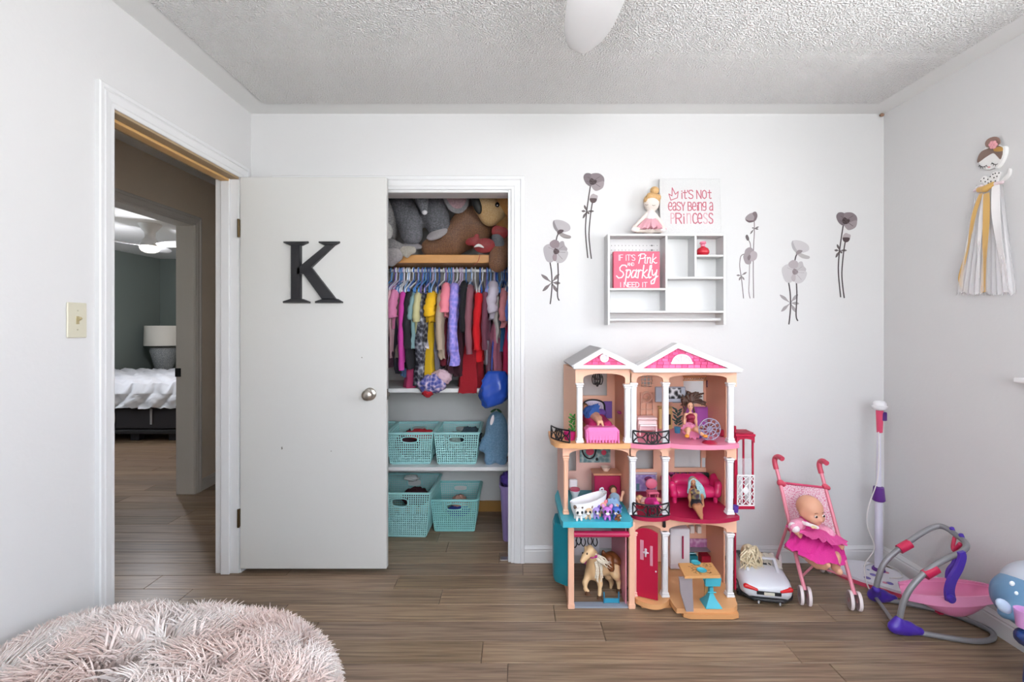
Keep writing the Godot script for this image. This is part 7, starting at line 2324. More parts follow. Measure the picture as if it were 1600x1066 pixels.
	o = thing("toy_stool", "turquoise toy bar stool with a flared foot in front of the tan table", "toy furniture", on_floor(c6(1215.0, 0, 2.115), Y1))
	var tm := plastic("45b2c6", 0.35)
	part("base", MB.new().loft([sq(0.036, 0.0), sq(0.036, 0.004), sq(0.018, 0.03), sq(0.009, 0.05), sq(0.008, 0.08)], true, true, 0.7), tm, o)
	part("seat", MB.new().blob([[Vector3(0, 0.095, -0.005), Vector3(0.028, 0.01, 0.026), Basis()], [Vector3(-0.026, 0.1, 0.014), 0.008, Vector3(0.026, 0.1, 0.014), 0.008], [Vector3(-0.034, 0.125, -0.004), 0.006, Vector3(-0.024, 0.1, 0.014), 0.007]], 0.0035, 0.006), tm, o)
	part("backrest", MB.new().prism(V2([-0.034, 0.0, 0.03, 0.0, 0.037, 0.03, 0.034, 0.042, -0.028, 0.04, -0.034, 0.026]), 0.006, Transform3D(Basis(Vector3.RIGHT, -0.12), Vector3(0, 0.094, 0.022))), tm, o)
	part("foot_rest", MB.new().tube([Vector3(-0.018, 0.06, 0.012), Vector3(0.018, 0.06, 0.012)], 0.003, 6), tm, o)

func sq(h: float, y: float) -> PackedVector3Array:
	return PackedVector3Array([Vector3(-h, y, -h), Vector3(h, y, -h), Vector3(h, y, h), Vector3(-h, y, h)])

func ruffle(o: Node3D, nm: String, a: Vector3, b: Vector3, r0: float, r1: float, m: Material, tiers: int) -> void:
	var up := (a - b).normalized()
	var s := up.cross(Vector3.BACK).normalized()
	var f := s.cross(up)
	var mb := MB.new()
	for k in tiers:
		var R := []
		for j in 5:
			var t := j / 4.0
			var c := a.lerp(b, (k + t) / tiers)
			var r := PackedVector3Array()
			for i in 32:
				var q := TAU * i / 32
				var w := lerpf(lerpf(r0, r1, float(k) / tiers), lerpf(r0, r1, float(k + 1) / tiers) * 1.08, t) * (1.0 + 0.13 * t * sin(i * 2.36 + k) + 0.06 * t * sin(i * 1.1))
				r.append(c + s * cos(q) * w + f * sin(q) * w * 0.75)
			R.append(r)
		mb.loft(R, true, true, 0.2)
	part(nm, mb, m, o, true)

func build_horse() -> void:
	var o := thing("toy_horse", "cream and brown toy horse with a magenta bridle standing in the dollhouse garage", "toy horse", on_floor(c6(390.0, 0, 2.26), 0.008))
	var q := func(cx: float, cy: float, d: float) -> Vector3: return c6(cx, cy, d)
	var cr := mat("ddb98c", 0.45)
	var B := [
		[q.call(330.0, 430.0, 2.25), Vector3(0.034, 0.05, 0.05), Basis()], [q.call(340.0, 420.0, 2.25), 0.038, q.call(462.0, 418.0, 2.3), 0.036], [q.call(330.0, 455.0, 2.235), 0.03, q.call(335.0, 400.0, 2.235), 0.034],
		[q.call(330.0, 400.0, 2.24), 0.034, q.call(318.0, 325.0, 2.21), 0.023], [q.call(318.0, 325.0, 2.21), 0.023, q.call(300.0, 292.0, 2.195), 0.02],
		[q.call(296.0, 296.0, 2.19), 0.0195, q.call(262.0, 338.0, 2.17), 0.0125], [q.call(262.0, 338.0, 2.17), 0.0125, q.call(240.0, 372.0, 2.16), 0.0095], [q.call(280.0, 330.0, 2.18), 0.012, q.call(250.0, 370.0, 2.165), 0.008],
		[q.call(268.0, 282.0, 2.195), 0.006, q.call(258.0, 262.0, 2.195), 0.003], [q.call(300.0, 275.0, 2.2), 0.006, q.call(300.0, 258.0, 2.2), 0.003],
		# front legs: one lifted slightly, one straight
		[q.call(295.0, 460.0, 2.24), 0.022, q.call(262.0, 535.0, 2.215), 0.011], [q.call(262.0, 535.0, 2.215), 0.0105, q.call(266.0, 585.0, 2.2), 0.0065], [q.call(266.0, 585.0, 2.2), 0.0075, q.call(284.0, 606.0, 2.19), 0.0095],
		[q.call(360.0, 470.0, 2.235), 0.022, q.call(376.0, 545.0, 2.22), 0.011], [q.call(376.0, 545.0, 2.22), 0.0105, q.call(374.0, 600.0, 2.21), 0.0065], [q.call(374.0, 600.0, 2.21), 0.0075, q.call(372.0, 632.0, 2.2), 0.0095],
		# hind legs: stifle, hock, fetlock
		[q.call(455.0, 430.0, 2.32), 0.033, q.call(440.0, 480.0, 2.31), 0.02], [q.call(440.0, 480.0, 2.31), 0.018, q.call(462.0, 535.0, 2.335), 0.0095], [q.call(462.0, 535.0, 2.335), 0.0085, q.call(456.0, 592.0, 2.325), 0.008],
		[q.call(478.0, 425.0, 2.27), 0.033, q.call(494.0, 478.0, 2.25), 0.019], [q.call(494.0, 478.0, 2.25), 0.018, q.call(516.0, 528.0, 2.262), 0.01], [q.call(516.0, 528.0, 2.262), 0.009, q.call(518.0, 585.0, 2.255), 0.0085]]
	part("body", MB.new().blob(B, 0.005, 0.012), cr, o, true)
	var h := MB.new()
	for e in [[372.0, 645.0, 2.2], [284.0, 614.0, 2.188], [519.0, 596.0, 2.252], [455.0, 602.0, 2.322]]:
		h.lathe([Vector2(0.013, -0.008), Vector2(0.01, 0.008)], 12, Transform3D(Basis(), q.call(e[0], e[1], e[2])))
	part("hooves", h, mat("5a3c28", 0.5), o, true)
	for s in [[278.0, 318.0, 2.162], [246.0, 313.0, 2.178]]:
		part("eye", MB.new().ball(q.call(s[0], s[1], s[2]), Vector3(0.004, 0.005, 0.003)), mat("2a1c14", 0.1), o, true)
	part("saddle", MB.new().blob([[q.call(410.0, 355.0, 2.27), 0.018, q.call(465.0, 350.0, 2.3), 0.026], [q.call(440.0, 360.0, 2.24), 0.026, q.call(462.0, 430.0, 2.235), 0.015], [q.call(405.0, 335.0, 2.26), 0.012, q.call(400.0, 300.0, 2.26), 0.007], [q.call(460.0, 350.0, 2.29), 0.03, q.call(492.0, 375.0, 2.28), 0.028]], 0.005, 0.014), mat("7c4520", 0.45), o, true)
	var rng := RandomNumberGenerator.new()
	rng.seed = 6
	var mn := MB.new()
	for k in 16:
		var a: Vector3 = q.call(rng.randf_range(322, 345), rng.randf_range(300, 345), 2.195)
		var b: Vector3 = q.call(rng.randf_range(370, 410), rng.randf_range(335, 390), 2.18)
		var c: Vector3 = q.call(rng.randf_range(420, 470), rng.randf_range(370, 440), 2.2)
		mn.tube(spl([a, b, c], 5), [0.003, 0.003, 0.0032, 0.003, 0.003, 0.0028, 0.0025, 0.002, 0.0016, 0.0012, 0.0008], 5)
	for k in 12:
		var x := rng.randf_range(345, 400)
		mn.tube(spl([q.call(x - 25.0, 340.0, 2.2), q.call(x, 420.0, 2.195), q.call(x + rng.randf_range(-8, 18), rng.randf_range(470, 540), 2.2)], 5), 0.003, 5)
	part("mane", mn, hair_mat("d0bfa6", "f0e8d8"), o, true)
	var tl := MB.new()
	for k in 8:
		tl.tube(spl([q.call(500.0, 395.0, 2.3), q.call(512.0 + k * 2.0, 440.0, 2.285), q.call(505.0 + k * 2.5, 520.0, 2.28)], 5), 0.005, 5)
	part("tail", tl, hair_mat("a08468", "cdb79c"), o, true)
	var br := MB.new()
	br.tube(spl([q.call(300.0, 346.0, 2.178), q.call(325.0, 350.0, 2.168), q.call(346.0, 335.0, 2.178), q.call(360.0, 322.0, 2.19)], 4), 0.003, 6)
	br.tube(spl([q.call(262.0, 395.0, 2.17), q.call(285.0, 350.0, 2.165), q.call(300.0, 346.0, 2.178)], 4), 0.0025, 6)
	br.ball(q.call(345.0, 340.0, 2.172), Vector3(0.007, 0.006, 0.004))
	part("bridle", br, mat("b0287e", 0.4), o, true)
	o = thing("toy_trough", "dark teal toy hurdle frame standing in the garage behind the horse", "toy", on_floor(c6(462.0, 0, 2.185), 0.008))
	var tm := plastic("1f6f8e", 0.4)
	for x in [-0.034, 0.034]:
		part("post", MB.new().box(Vector3(x, 0.026, 0), Vector3(0.006, 0.052, 0.006), 0.001), tm, o)
	part("board", MB.new().box(Vector3(0, 0.012, 0), Vector3(0.068, 0.02, 0.006), 0.001), plastic("2f8fae", 0.4), o)

# ------------------------------------------------------------------ toys on the floor to the right
func zc(cx: float, cy: float, d: float) -> Vector3: return pt(1130.0 + cx / 3.807, 690.0 + cy / 3.807, d)

func wheel(c: Vector3, r: float, w: float, ax: Vector3, o: Node3D, tyre: Material, hub: Material) -> void:
	var u := ax.normalized()
	var v := u.cross(Vector3.UP).normalized()
	var b := Basis(v, u, v.cross(u))
	var wh := part("wheel", MB.new().lathe([Vector2(r * 0.78, -w / 2), Vector2(r * 0.96, -w / 2), Vector2(r, -w * 0.3), Vector2(r, w * 0.3), Vector2(r * 0.96, w / 2), Vector2(r * 0.78, w / 2), Vector2(r * 0.74, w * 0.2), Vector2(r * 0.74, -w * 0.2), Vector2(r * 0.78, -w / 2)], 28, Transform3D(b, c)), tyre, o, true)
	var h := MB.new()
	h.disc(c, r * 0.76, w * 0.3, b, 24)
	h.disc(c, r * 0.25, w * 1.15, b, 14)
	for k in 5:
		var a := TAU * k / 5
		var e: Vector3 = b * Vector3(cos(a), 0, sin(a))
		h.box(c + e * r * 0.5, Vector3(r * 0.16, w * 0.55, r * 0.5), 0.001, Basis(e.cross(u), u, e))
	part("hub", h, hub, wh, true)

func build_toys() -> void:
	build_stroller()
	build_car()
	build_microphone()
	build_swing()
	build_whale()

func build_stroller() -> void:
	var pk := plastic("e58a9c")
	var hot := plastic("cf4a62", 0.4)
	var o := thing("doll_stroller", "pink folding doll stroller with a speckled fabric seat and white wheels", "doll stroller", Vector3(1.42, 0, -2.32))
	var frames := []
	var L := [zc(316, 160, 2.45), zc(338, 245, 2.41), zc(400, 515, 2.32), zc(440, 710, 2.25), zc(486, 885, 2.185)]
	var Rr := [zc(584, 185, 2.41), zc(608, 275, 2.38), zc(690, 575, 2.28), zc(730, 730, 2.21), zc(782, 912, 2.145)]
	for p in [L, Rr]:
		part("frame_tube", MB.new().tube(spl(p, 5), 0.0085, 10), pk, o, true)
	part("handle", MB.new().tube(spl([zc(316, 165, 2.45), zc(306, 120, 2.46), zc(312, 96, 2.46), zc(330, 90, 2.43), zc(352, 104, 2.4)], 5), 0.0125, 10), hot, o, true)
	part("handle", MB.new().tube(spl([zc(584, 190, 2.41), zc(572, 145, 2.42), zc(578, 120, 2.42), zc(594, 116, 2.39), zc(616, 130, 2.36)], 5), 0.0125, 10), hot, o, true)
	for q in [[zc(340, 246, 2.41), 0.017], [zc(606, 268, 2.38), 0.015], [zc(398, 520, 2.32), 0.014], [zc(690, 580, 2.28), 0.014]]:
		part("joint", MB.new().blob([[q[0], q[1], q[0] + Vector3(0.012, -0.006, 0.004), q[1] * 0.8]], 0.005, 0.005), hot, o, true)
	# rear legs and braces
	var rl := zc(312, 690, 2.5)
	rl.y = 0.045
	var rr := Vector3(1.62, 0.045, -2.47)
	part("rear_leg", MB.new().tube([L[1].lerp(L[2], 0.85), rl], 0.007, 8), pk, o, true)
	part("rear_leg", MB.new().tube([Rr[1].lerp(Rr[2], 0.85), rr], 0.007, 8), pk, o, true)
	part("brace", MB.new().tube([L[3].lerp(L[4], 0.55), zc(540, 735, 2.33), rr + Vector3(-0.02, 0.09, 0.03)], 0.0055, 8), pk, o, true)
	part("brace", MB.new().tube([Rr[3].lerp(Rr[4], 0.45), zc(620, 765, 2.28), rl + Vector3(0.03, 0.09, 0.03)], 0.0055, 8), pk, o, true)
	part("cross_bar", MB.new().tube([L[1], L[1].lerp(Rr[1], 0.5) + Vector3(0, -0.012, -0.02), Rr[1]], 0.006, 8), hot, o, true)
	var wt := plastic("ecdfe0", 0.45)
	var ax := Vector3(0.94, 0, 0.34)
	for s in [-1.0, 1.0]:
		wheel(L[4] * Vector3(1, 0, 1) + Vector3(0, 0.042, 0) + ax * 0.016 * s, 0.041, 0.013, ax, o, wt, plastic("e3a9b4"))
		wheel(Rr[4] * Vector3(1, 0, 1) + Vector3(0, 0.042, 0) + ax * 0.016 * s, 0.041, 0.013, ax, o, wt, plastic("e3a9b4"))
		wheel(rl + ax * 0.016 * s, 0.041, 0.013, ax, o, wt, plastic("e3a9b4"))
		wheel(rr + ax * 0.016 * s, 0.041, 0.013, ax, o, wt, plastic("e3a9b4"))
	# fabric: back and seat in one sheet
	var sp := StandardMaterial3D.new()
	sp.albedo_texture = noise_tex(0.13, 256, 1, 40, FastNoiseLite.TYPE_CELLULAR, "f2e6e8", "d0527c")
	sp.roughness = 0.9
	sp.uv1_triplanar = true
	sp.uv1_world_triplanar = true
	sp.uv1_scale = Vector3.ONE * 5.5
	var R := []
	for j in 13:
		var t := j / 12.0
		var a: Vector3
		var b: Vector3
		if t < 0.65:
			a = L[1].lerp(L[2], t / 0.65)
			b = Rr[1].lerp(Rr[2], t / 0.65)
		else:
			var q := (t - 0.65) / 0.35
			a = L[2].lerp(L[2] + Vector3(0.03, -0.03, 0.1), q)
			b = Rr[2].lerp(Rr[2] + Vector3(-0.05, -0.03, 0.09), q)
		var r := PackedVector3Array()
		for i in 13:
			var u := i / 12.0
			r.append(a.lerp(b, u) + Vector3(0.0, -0.045 * sin(PI * t * 0.8) * sin(PI * u), -0.06 * sin(PI * minf(1.0, t * 1.1)) * sin(PI * u)))
		R.append(r)
	part("seat_fabric", MB.new().loft(R, false, false, -1.0), sp, o, true)
	part("seat_binding", MB.new().tube(Array(R[0]), 0.006, 8), cloth("c8486a"), o, true)
	# baby doll in it
	o = thing("baby_doll", "bald baby doll in a bright magenta dress sitting in the pink stroller", "doll", zc(540, 700, 2.26))
	var sk := mat("d9a184", 0.5, 0.0, {"subsurf_scatter_enabled": true, "subsurf_scatter_strength": 0.05})
	var hc := zc(522, 413, 2.25)
	var fw := Vector3(0.24, -0.15, 0.96).normalized()
	var sd := fw.cross(Vector3.UP).normalized()      # the doll's own left is -sd
	var up := sd.cross(fw).normalized()
	var ub := Basis(sd, up, -fw)
	part("head", MB.new().blob([
		[hc + up * 0.012 - fw * 0.01, Vector3(0.053, 0.055, 0.06), ub], [hc - up * 0.018 + fw * 0.012, Vector3(0.043, 0.034, 0.042), ub],
		[hc - up * 0.02 + fw * 0.036 + sd * 0.022, 0.016, hc - up * 0.02 + fw * 0.036 - sd * 0.022, 0.016],
		[hc - up * 0.036 + fw * 0.042, 0.011, hc - up * 0.038 + fw * 0.042, 0.011],
		[hc - up * 0.01 + fw * 0.056, 0.0075, hc - up * 0.015 + fw * 0.06, 0.0075],
		[hc - up * 0.008 + sd * 0.05 - fw * 0.004, Vector3(0.006, 0.014, 0.01), ub], [hc - up * 0.008 - sd * 0.05 - fw * 0.004, Vector3(0.006, 0.014, 0.01), ub],
		[hc - up * 0.04, 0.026, hc - up * 0.07 - fw * 0.01, 0.026]], 0.0035, 0.012), sk, o, true)
	for s in [-1.0, 1.0]:
		var e: Vector3 = hc + up * 0.0 + fw * 0.049 + sd * 0.021 * s
		var ey := part("eye", MB.new().ball(e, Vector3(0.0082, 0.006, 0.005), 14, ub), mat("e2d6d0", 0.2), o, true)
		part("iris", MB.new().ball(e + fw * 0.0033, Vector3(0.0058, 0.0055, 0.0026), 12, ub), mat("3a2418", 0.1), ey, true)
		var br := []
		for k in 5:
			br.append(e + up * (0.014 + 0.003 * sin(PI * k / 4.0)) + sd * (-0.01 + 0.005 * k) - fw * 0.001)
		part("eyebrow", MB.new().tube(br, 0.0012, 5), mat("7a4a32", 0.7), o, true)
	part("mouth", MB.new().ball(hc - up * 0.03 + fw * 0.051, Vector3(0.011, 0.003, 0.004), 12, ub).ball(hc - up * 0.035 + fw * 0.0515, Vector3(0.008, 0.003, 0.004), 12, ub), mat("b8584e", 0.4), o, true)
	# arms with five fingers, legs with feet
	var hand := func(w: Vector3, dir: Vector3, sid: Vector3, nm: String, arm: Array) -> void:
		var B := arm.duplicate()
		var pm := w + dir * 0.014
		B.append([w, 0.011, pm, 0.0125])
		var nrm := dir.cross(sid).normalized()
		for k in 4:
			var bs: Vector3 = pm + sid * (-0.0105 + 0.007 * k) + dir * 0.006
			var ln: float = [0.012, 0.0145, 0.014, 0.011][k]
			B.append([bs, 0.0042, bs + dir * ln * 0.6, 0.004])
			B.append([bs + dir * ln * 0.6, 0.004, bs + dir * ln + nrm * 0.005, 0.0035])
		B.append([w + sid * -0.01 + dir * 0.004, 0.0045, w + sid * -0.02 + dir * 0.014, 0.004])
		part(nm, MB.new().blob(B, 0.0028, 0.004), sk, o, true)
	hand.call(zc(428, 530, 2.18), Vector3(0.7, -0.6, 0.35).normalized(), Vector3(-0.5, -0.75, 0.4).normalized(), "arm", [[zc(420, 505, 2.2), 0.013, zc(428, 530, 2.18), 0.011]])
	hand.call(zc(676, 600, 2.17), Vector3(0.75, -0.55, 0.3).normalized(), Vector3(-0.5, -0.75, 0.4).normalized(), "arm", [[zc(655, 570, 2.2), 0.013, zc(676, 600, 2.17), 0.011]])
	part("leg", MB.new().blob([[zc(650, 640, 2.2), 0.027, zc(660, 690, 2.14), 0.026], [zc(660, 690, 2.14), 0.025, zc(668, 745, 2.11), 0.017], [zc(668, 752, 2.11), 0.017, zc(690, 776, 2.07), 0.0135], [zc(692, 778, 2.065), 0.008, zc(697, 783, 2.06), 0.0055]], 0.004, 0.008), sk, o, true)
	part("leg", MB.new().blob([[zc(520, 690, 2.2), 0.027, zc(560, 728, 2.15), 0.022], [zc(560, 728, 2.15), 0.02, zc(598, 740, 2.12), 0.016], [zc(598, 742, 2.12), 0.015, zc(622, 735, 2.1), 0.012]], 0.004, 0.008), sk, o, true)
	var mg := cloth("d4268c", 0.6)
	part("sleeve", MB.new().blob([[zc(462, 490, 2.26), 0.028, zc(432, 500, 2.21), 0.026], [zc(432, 500, 2.21), 0.024, zc(420, 512, 2.19), 0.02]], 0.005, 0.01), cloth("e59ab4"), o, true)
	part("sleeve", MB.new().blob([[zc(575, 520, 2.24), 0.028, zc(630, 550, 2.2), 0.024]], 0.005, 0.01), cloth("e59ab4"), o, true)
	part("cuff", MB.new().blob([[zc(416, 507, 2.195), 0.02, zc(430, 522, 2.182), 0.018]], 0.004, 0.004), cloth("f3e8ea"), o, true)
	part("collar", MB.new().blob([[zc(448, 478, 2.24), 0.008, zc(495, 490, 2.2), 0.0085], [zc(495, 490, 2.2), 0.0085, zc(560, 512, 2.195), 0.008]], 0.0035, 0.004), cloth("f2ecea"), o, true)
	part("collar_bow", MB.new().ball(zc(535, 510, 2.188), Vector3(0.009, 0.007, 0.005)).ball(zc(548, 513, 2.188), Vector3(0.006, 0.006, 0.005)), cloth("e8d9a8"), o, true)
	part("bodice", MB.new().blob([[zc(505, 500, 2.26), 0.048, zc(530, 580, 2.25), 0.058]], 0.006, 0.01), mg, o, true)
	var f := FastNoiseLite.new()
	f.seed = 5
	f.frequency = 1.2
	var S := []
	for j in 13:
		var t := j / 12.0
		var r := PackedVector3Array()
		for i in 56:
			var a := TAU * i / 56
			var c := zc(lerpf(540, 548, t), lerpf(528, 652, t), lerpf(2.225, 2.17, t))
			var w := lerpf(0.062, 0.132, pow(t, 0.75)) * (1.0 + 0.16 * f.get_noise_2d(cos(a) * 2.2 + 3.0, sin(a) * 2.2 + t * 0.8) + 0.045 * t * sin(a * 11.0))
			r.append(c + Vector3(cos(a) * w, -0.022 * t * cos(a) + 0.02 * f.get_noise_2d(a * 1.5, 4.0 + t) - 0.02 * t * maxf(0.0, sin(a)), sin(a) * w * 0.62))
		S.append(r)
	part("skirt", MB.new().loft(S, true, true, 0.0), mg, o, true)
	S = []
	for j in 5:
		var t := j / 4.0
		var r := PackedVector3Array()
		for i in 56:
			var a := TAU * i / 56
			var c := zc(lerpf(545, 556, t), lerpf(520, 556, t), lerpf(2.22, 2.19, t))
			var w := lerpf(0.055, 0.118, t) * (1.0 + 0.13 * sin(i * 1.7) * t + 0.07 * sin(i * 0.7))
			r.append(c + Vector3(cos(a) * w, -0.03 * t * cos(a) + 0.006 * sin(i * 2.3) * t, sin(a) * w * 0.7))
		S.append(r)
	part("skirt_ruffle", MB.new().loft(S, true, true, 0.0), cloth("d84a94", 0.6), o, true)

func build_car() -> void:
	var o := thing("toy_car", "white convertible doll car with red tail lights parked by the dollhouse", "toy car", Vector3(1.172, 0, -2.2), -0.2)
	var wm := mat("dcdde4", 0.22, 0.0, {"clearcoat_enabled": true, "clearcoat": 0.4})
	var bk := plastic("1d1d20", 0.4)
	# sections along -z: [z, half width, bottom, shoulder, top]
	var secs := [[0.03, 0.07, 0.045, 0.07, 0.078], [0.02, 0.095, 0.034, 0.082, 0.092], [-0.005, 0.108, 0.03, 0.09, 0.104], [-0.05, 0.114, 0.028, 0.094, 0.115], [-0.1, 0.115, 0.028, 0.094, 0.121], [-0.15, 0.112, 0.028, 0.09, 0.112], [-0.22, 0.11, 0.028, 0.088, 0.1], [-0.27, 0.111, 0.028, 0.086, 0.097], [-0.32, 0.108, 0.03, 0.078, 0.086], [-0.35, 0.095, 0.034, 0.066, 0.072], [-0.365, 0.07, 0.04, 0.058, 0.062]]
	var R := []
	for s in secs:
		var r := PackedVector3Array()
		var w: float = s[1]
		for q in [[-0.86, s[2]], [-1.0, s[2] + 0.014], [-1.02, (s[2] + s[3]) / 2], [-0.97, s[3] - 0.006], [-0.88, s[3] + (s[4] - s[3]) * 0.45], [-0.7, s[4]], [-0.4, s[4] + 0.002], [0.0, s[4] + 0.003], [0.4, s[4] + 0.002], [0.7, s[4]], [0.88, s[3] + (s[4] - s[3]) * 0.45], [0.97, s[3] - 0.006], [1.02, (s[2] + s[3]) / 2], [1.0, s[2] + 0.014], [0.86, s[2]]]:
			r.append(Vector3(q[0] * w, q[1], s[0]))
		R.append(r)
	part("car_body", MB.new().loft(R, true, true, 0.55), wm, o)
	part("cockpit", MB.new().box(Vector3(0, 0.118, -0.19), Vector3(0.15, 0.012, 0.13), 0.005), bk, o)
	for s in [-1.0, 1.0]:
		part("tail_light", MB.new().blob([[Vector3(s * 0.095, 0.079, 0.016), 0.011, Vector3(s * 0.052, 0.073, 0.031), 0.006]], 0.003, 0.004), mat("cc1c24", 0.15), o)
		part("roll_bar", MB.new().prism(V2([0, 0, 0.075, 0, 0.012, 0.042, 0, 0.042]), 0.012, Transform3D(Basis(Vector3(0, 0, 1), Vector3.UP, Vector3(-1, 0, 0)), Vector3(s * 0.066 + 0.006, 0.114, -0.125))), wm, o)
		part("fender_vent", MB.new().box(Vector3(s * 0.118, 0.075, -0.09), Vector3(0.004, 0.016, 0.05), 0.002), bk, o)
		for z in [-0.055, -0.285]:
			var ax := Vector3(s, 0, 0)
			var c := o.transform * Vector3(s * 0.104, 0.035, z)
			wheel(c, 0.036, 0.026, o.transform.basis * ax, o, mat("232326", 0.6), plastic("9a9ca2", 0.3))
	part("roll_bar_top", MB.new().box(Vector3(0, 0.153, -0.119), Vector3(0.144, 0.009, 0.014), 0.003), wm, o)
	part("number_plate", MB.new().box(Vector3(0.0, 0.06, 0.036), Vector3(0.044, 0.013, 0.004), 0.001), mat("d8d4c4", 0.4), o)
	part("rear_grille", MB.new().box(Vector3(0, 0.06, 0.0315), Vector3(0.104, 0.017, 0.005), 0.002), bk, o)
	part("bumper", MB.new().blob([[Vector3(-0.1, 0.03, 0.0), 0.008, Vector3(-0.06, 0.028, 0.027), 0.009], [Vector3(-0.06, 0.028, 0.027), 0.009, Vector3(0.06, 0.028, 0.027), 0.009], [Vector3(0.06, 0.028, 0.027), 0.009, Vector3(0.1, 0.03, 0.0), 0.008]], 0.004, 0.004), bk, o)
	for x in [-0.04, 0.05]:
		part("exhaust", MB.new().tube([Vector3(x, 0.025, 0.02), Vector3(x - 0.008, 0.02, 0.045)], 0.004, 8), plastic("c8c8cc", 0.25), o)
	# blonde doll slumped in the car: mostly hair
	o = thing("fashion_doll", "doll slumped in the white toy car, only tangled blonde hair and arm showing", "doll", zc(200, 780, 2.33))
	part("body", MB.new().blob([[zc(175, 690, 2.38), Vector3(0.022, 0.026, 0.022), Basis()], [zc(190, 720, 2.38), 0.01, zc(220, 760, 2.38), 0.02], [zc(220, 760, 2.38), 0.02, zc(260, 770, 2.42), 0.02]], 0.0045, 0.006), mat("d8a98c", 0.5), o, true)
	var rng := RandomNumberGenerator.new()
	rng.seed = 5
	var hair := MB.new()
	hair.blob([[zc(150, 655, 2.36), Vector3(0.036, 0.036, 0.032), Basis()], [zc(150, 670, 2.36), 0.03, zc(140, 745, 2.34), 0.024], [zc(190, 680, 2.36), 0.03, zc(200, 745, 2.33), 0.024]], 0.006, 0.012)
	for i in 70:
		var a := zc(rng.randf_range(118, 200), rng.randf_range(620, 660), rng.randf_range(2.31, 2.37))
		var b := zc(rng.randf_range(98, 235), rng.randf_range(680, 720), rng.randf_range(2.28, 2.34))
		var c := zc(rng.randf_range(88, 250), rng.randf_range(735, 778), rng.randf_range(2.26, 2.33))
		hair.tube(spl([a, a.lerp(b, 0.5) + Vector3(rng.randf_range(-0.012, 0.012), 0.012, 0.01), b, c], 3), [0.0035, 0.004, 0.0045, 0.0045, 0.0045, 0.004, 0.004, 0.003, 0.0025, 0.0015], 5)
	part("hair", hair, hair_mat("cbb68e", "f0e4c8"), o, true)
	var gown := MB.new()
	var R2 := []
	for j in 8:
		var t := j / 7.0
		var r := PackedVector3Array()
		for i in 30:
			var a := TAU * i / 30
			var c := zc(lerpf(225, 315, t), lerpf(680, 768, t), lerpf(2.4, 2.3, t))
			var w := lerpf(0.03, 0.05, sin(PI * minf(t + 0.2, 1.0)))* (1.0 + 0.2 * sin(i * 1.9 + j) + 0.1 * sin(i * 3.7))
			r.append(c + Vector3(cos(a) * w, sin(a) * w * 0.6, sin(a) * w * 0.5))
		R2.append(r)
	gown.loft(R2, true, true, 0.2)
	part("dress", gown, cloth("cfc7bc"), o, true)

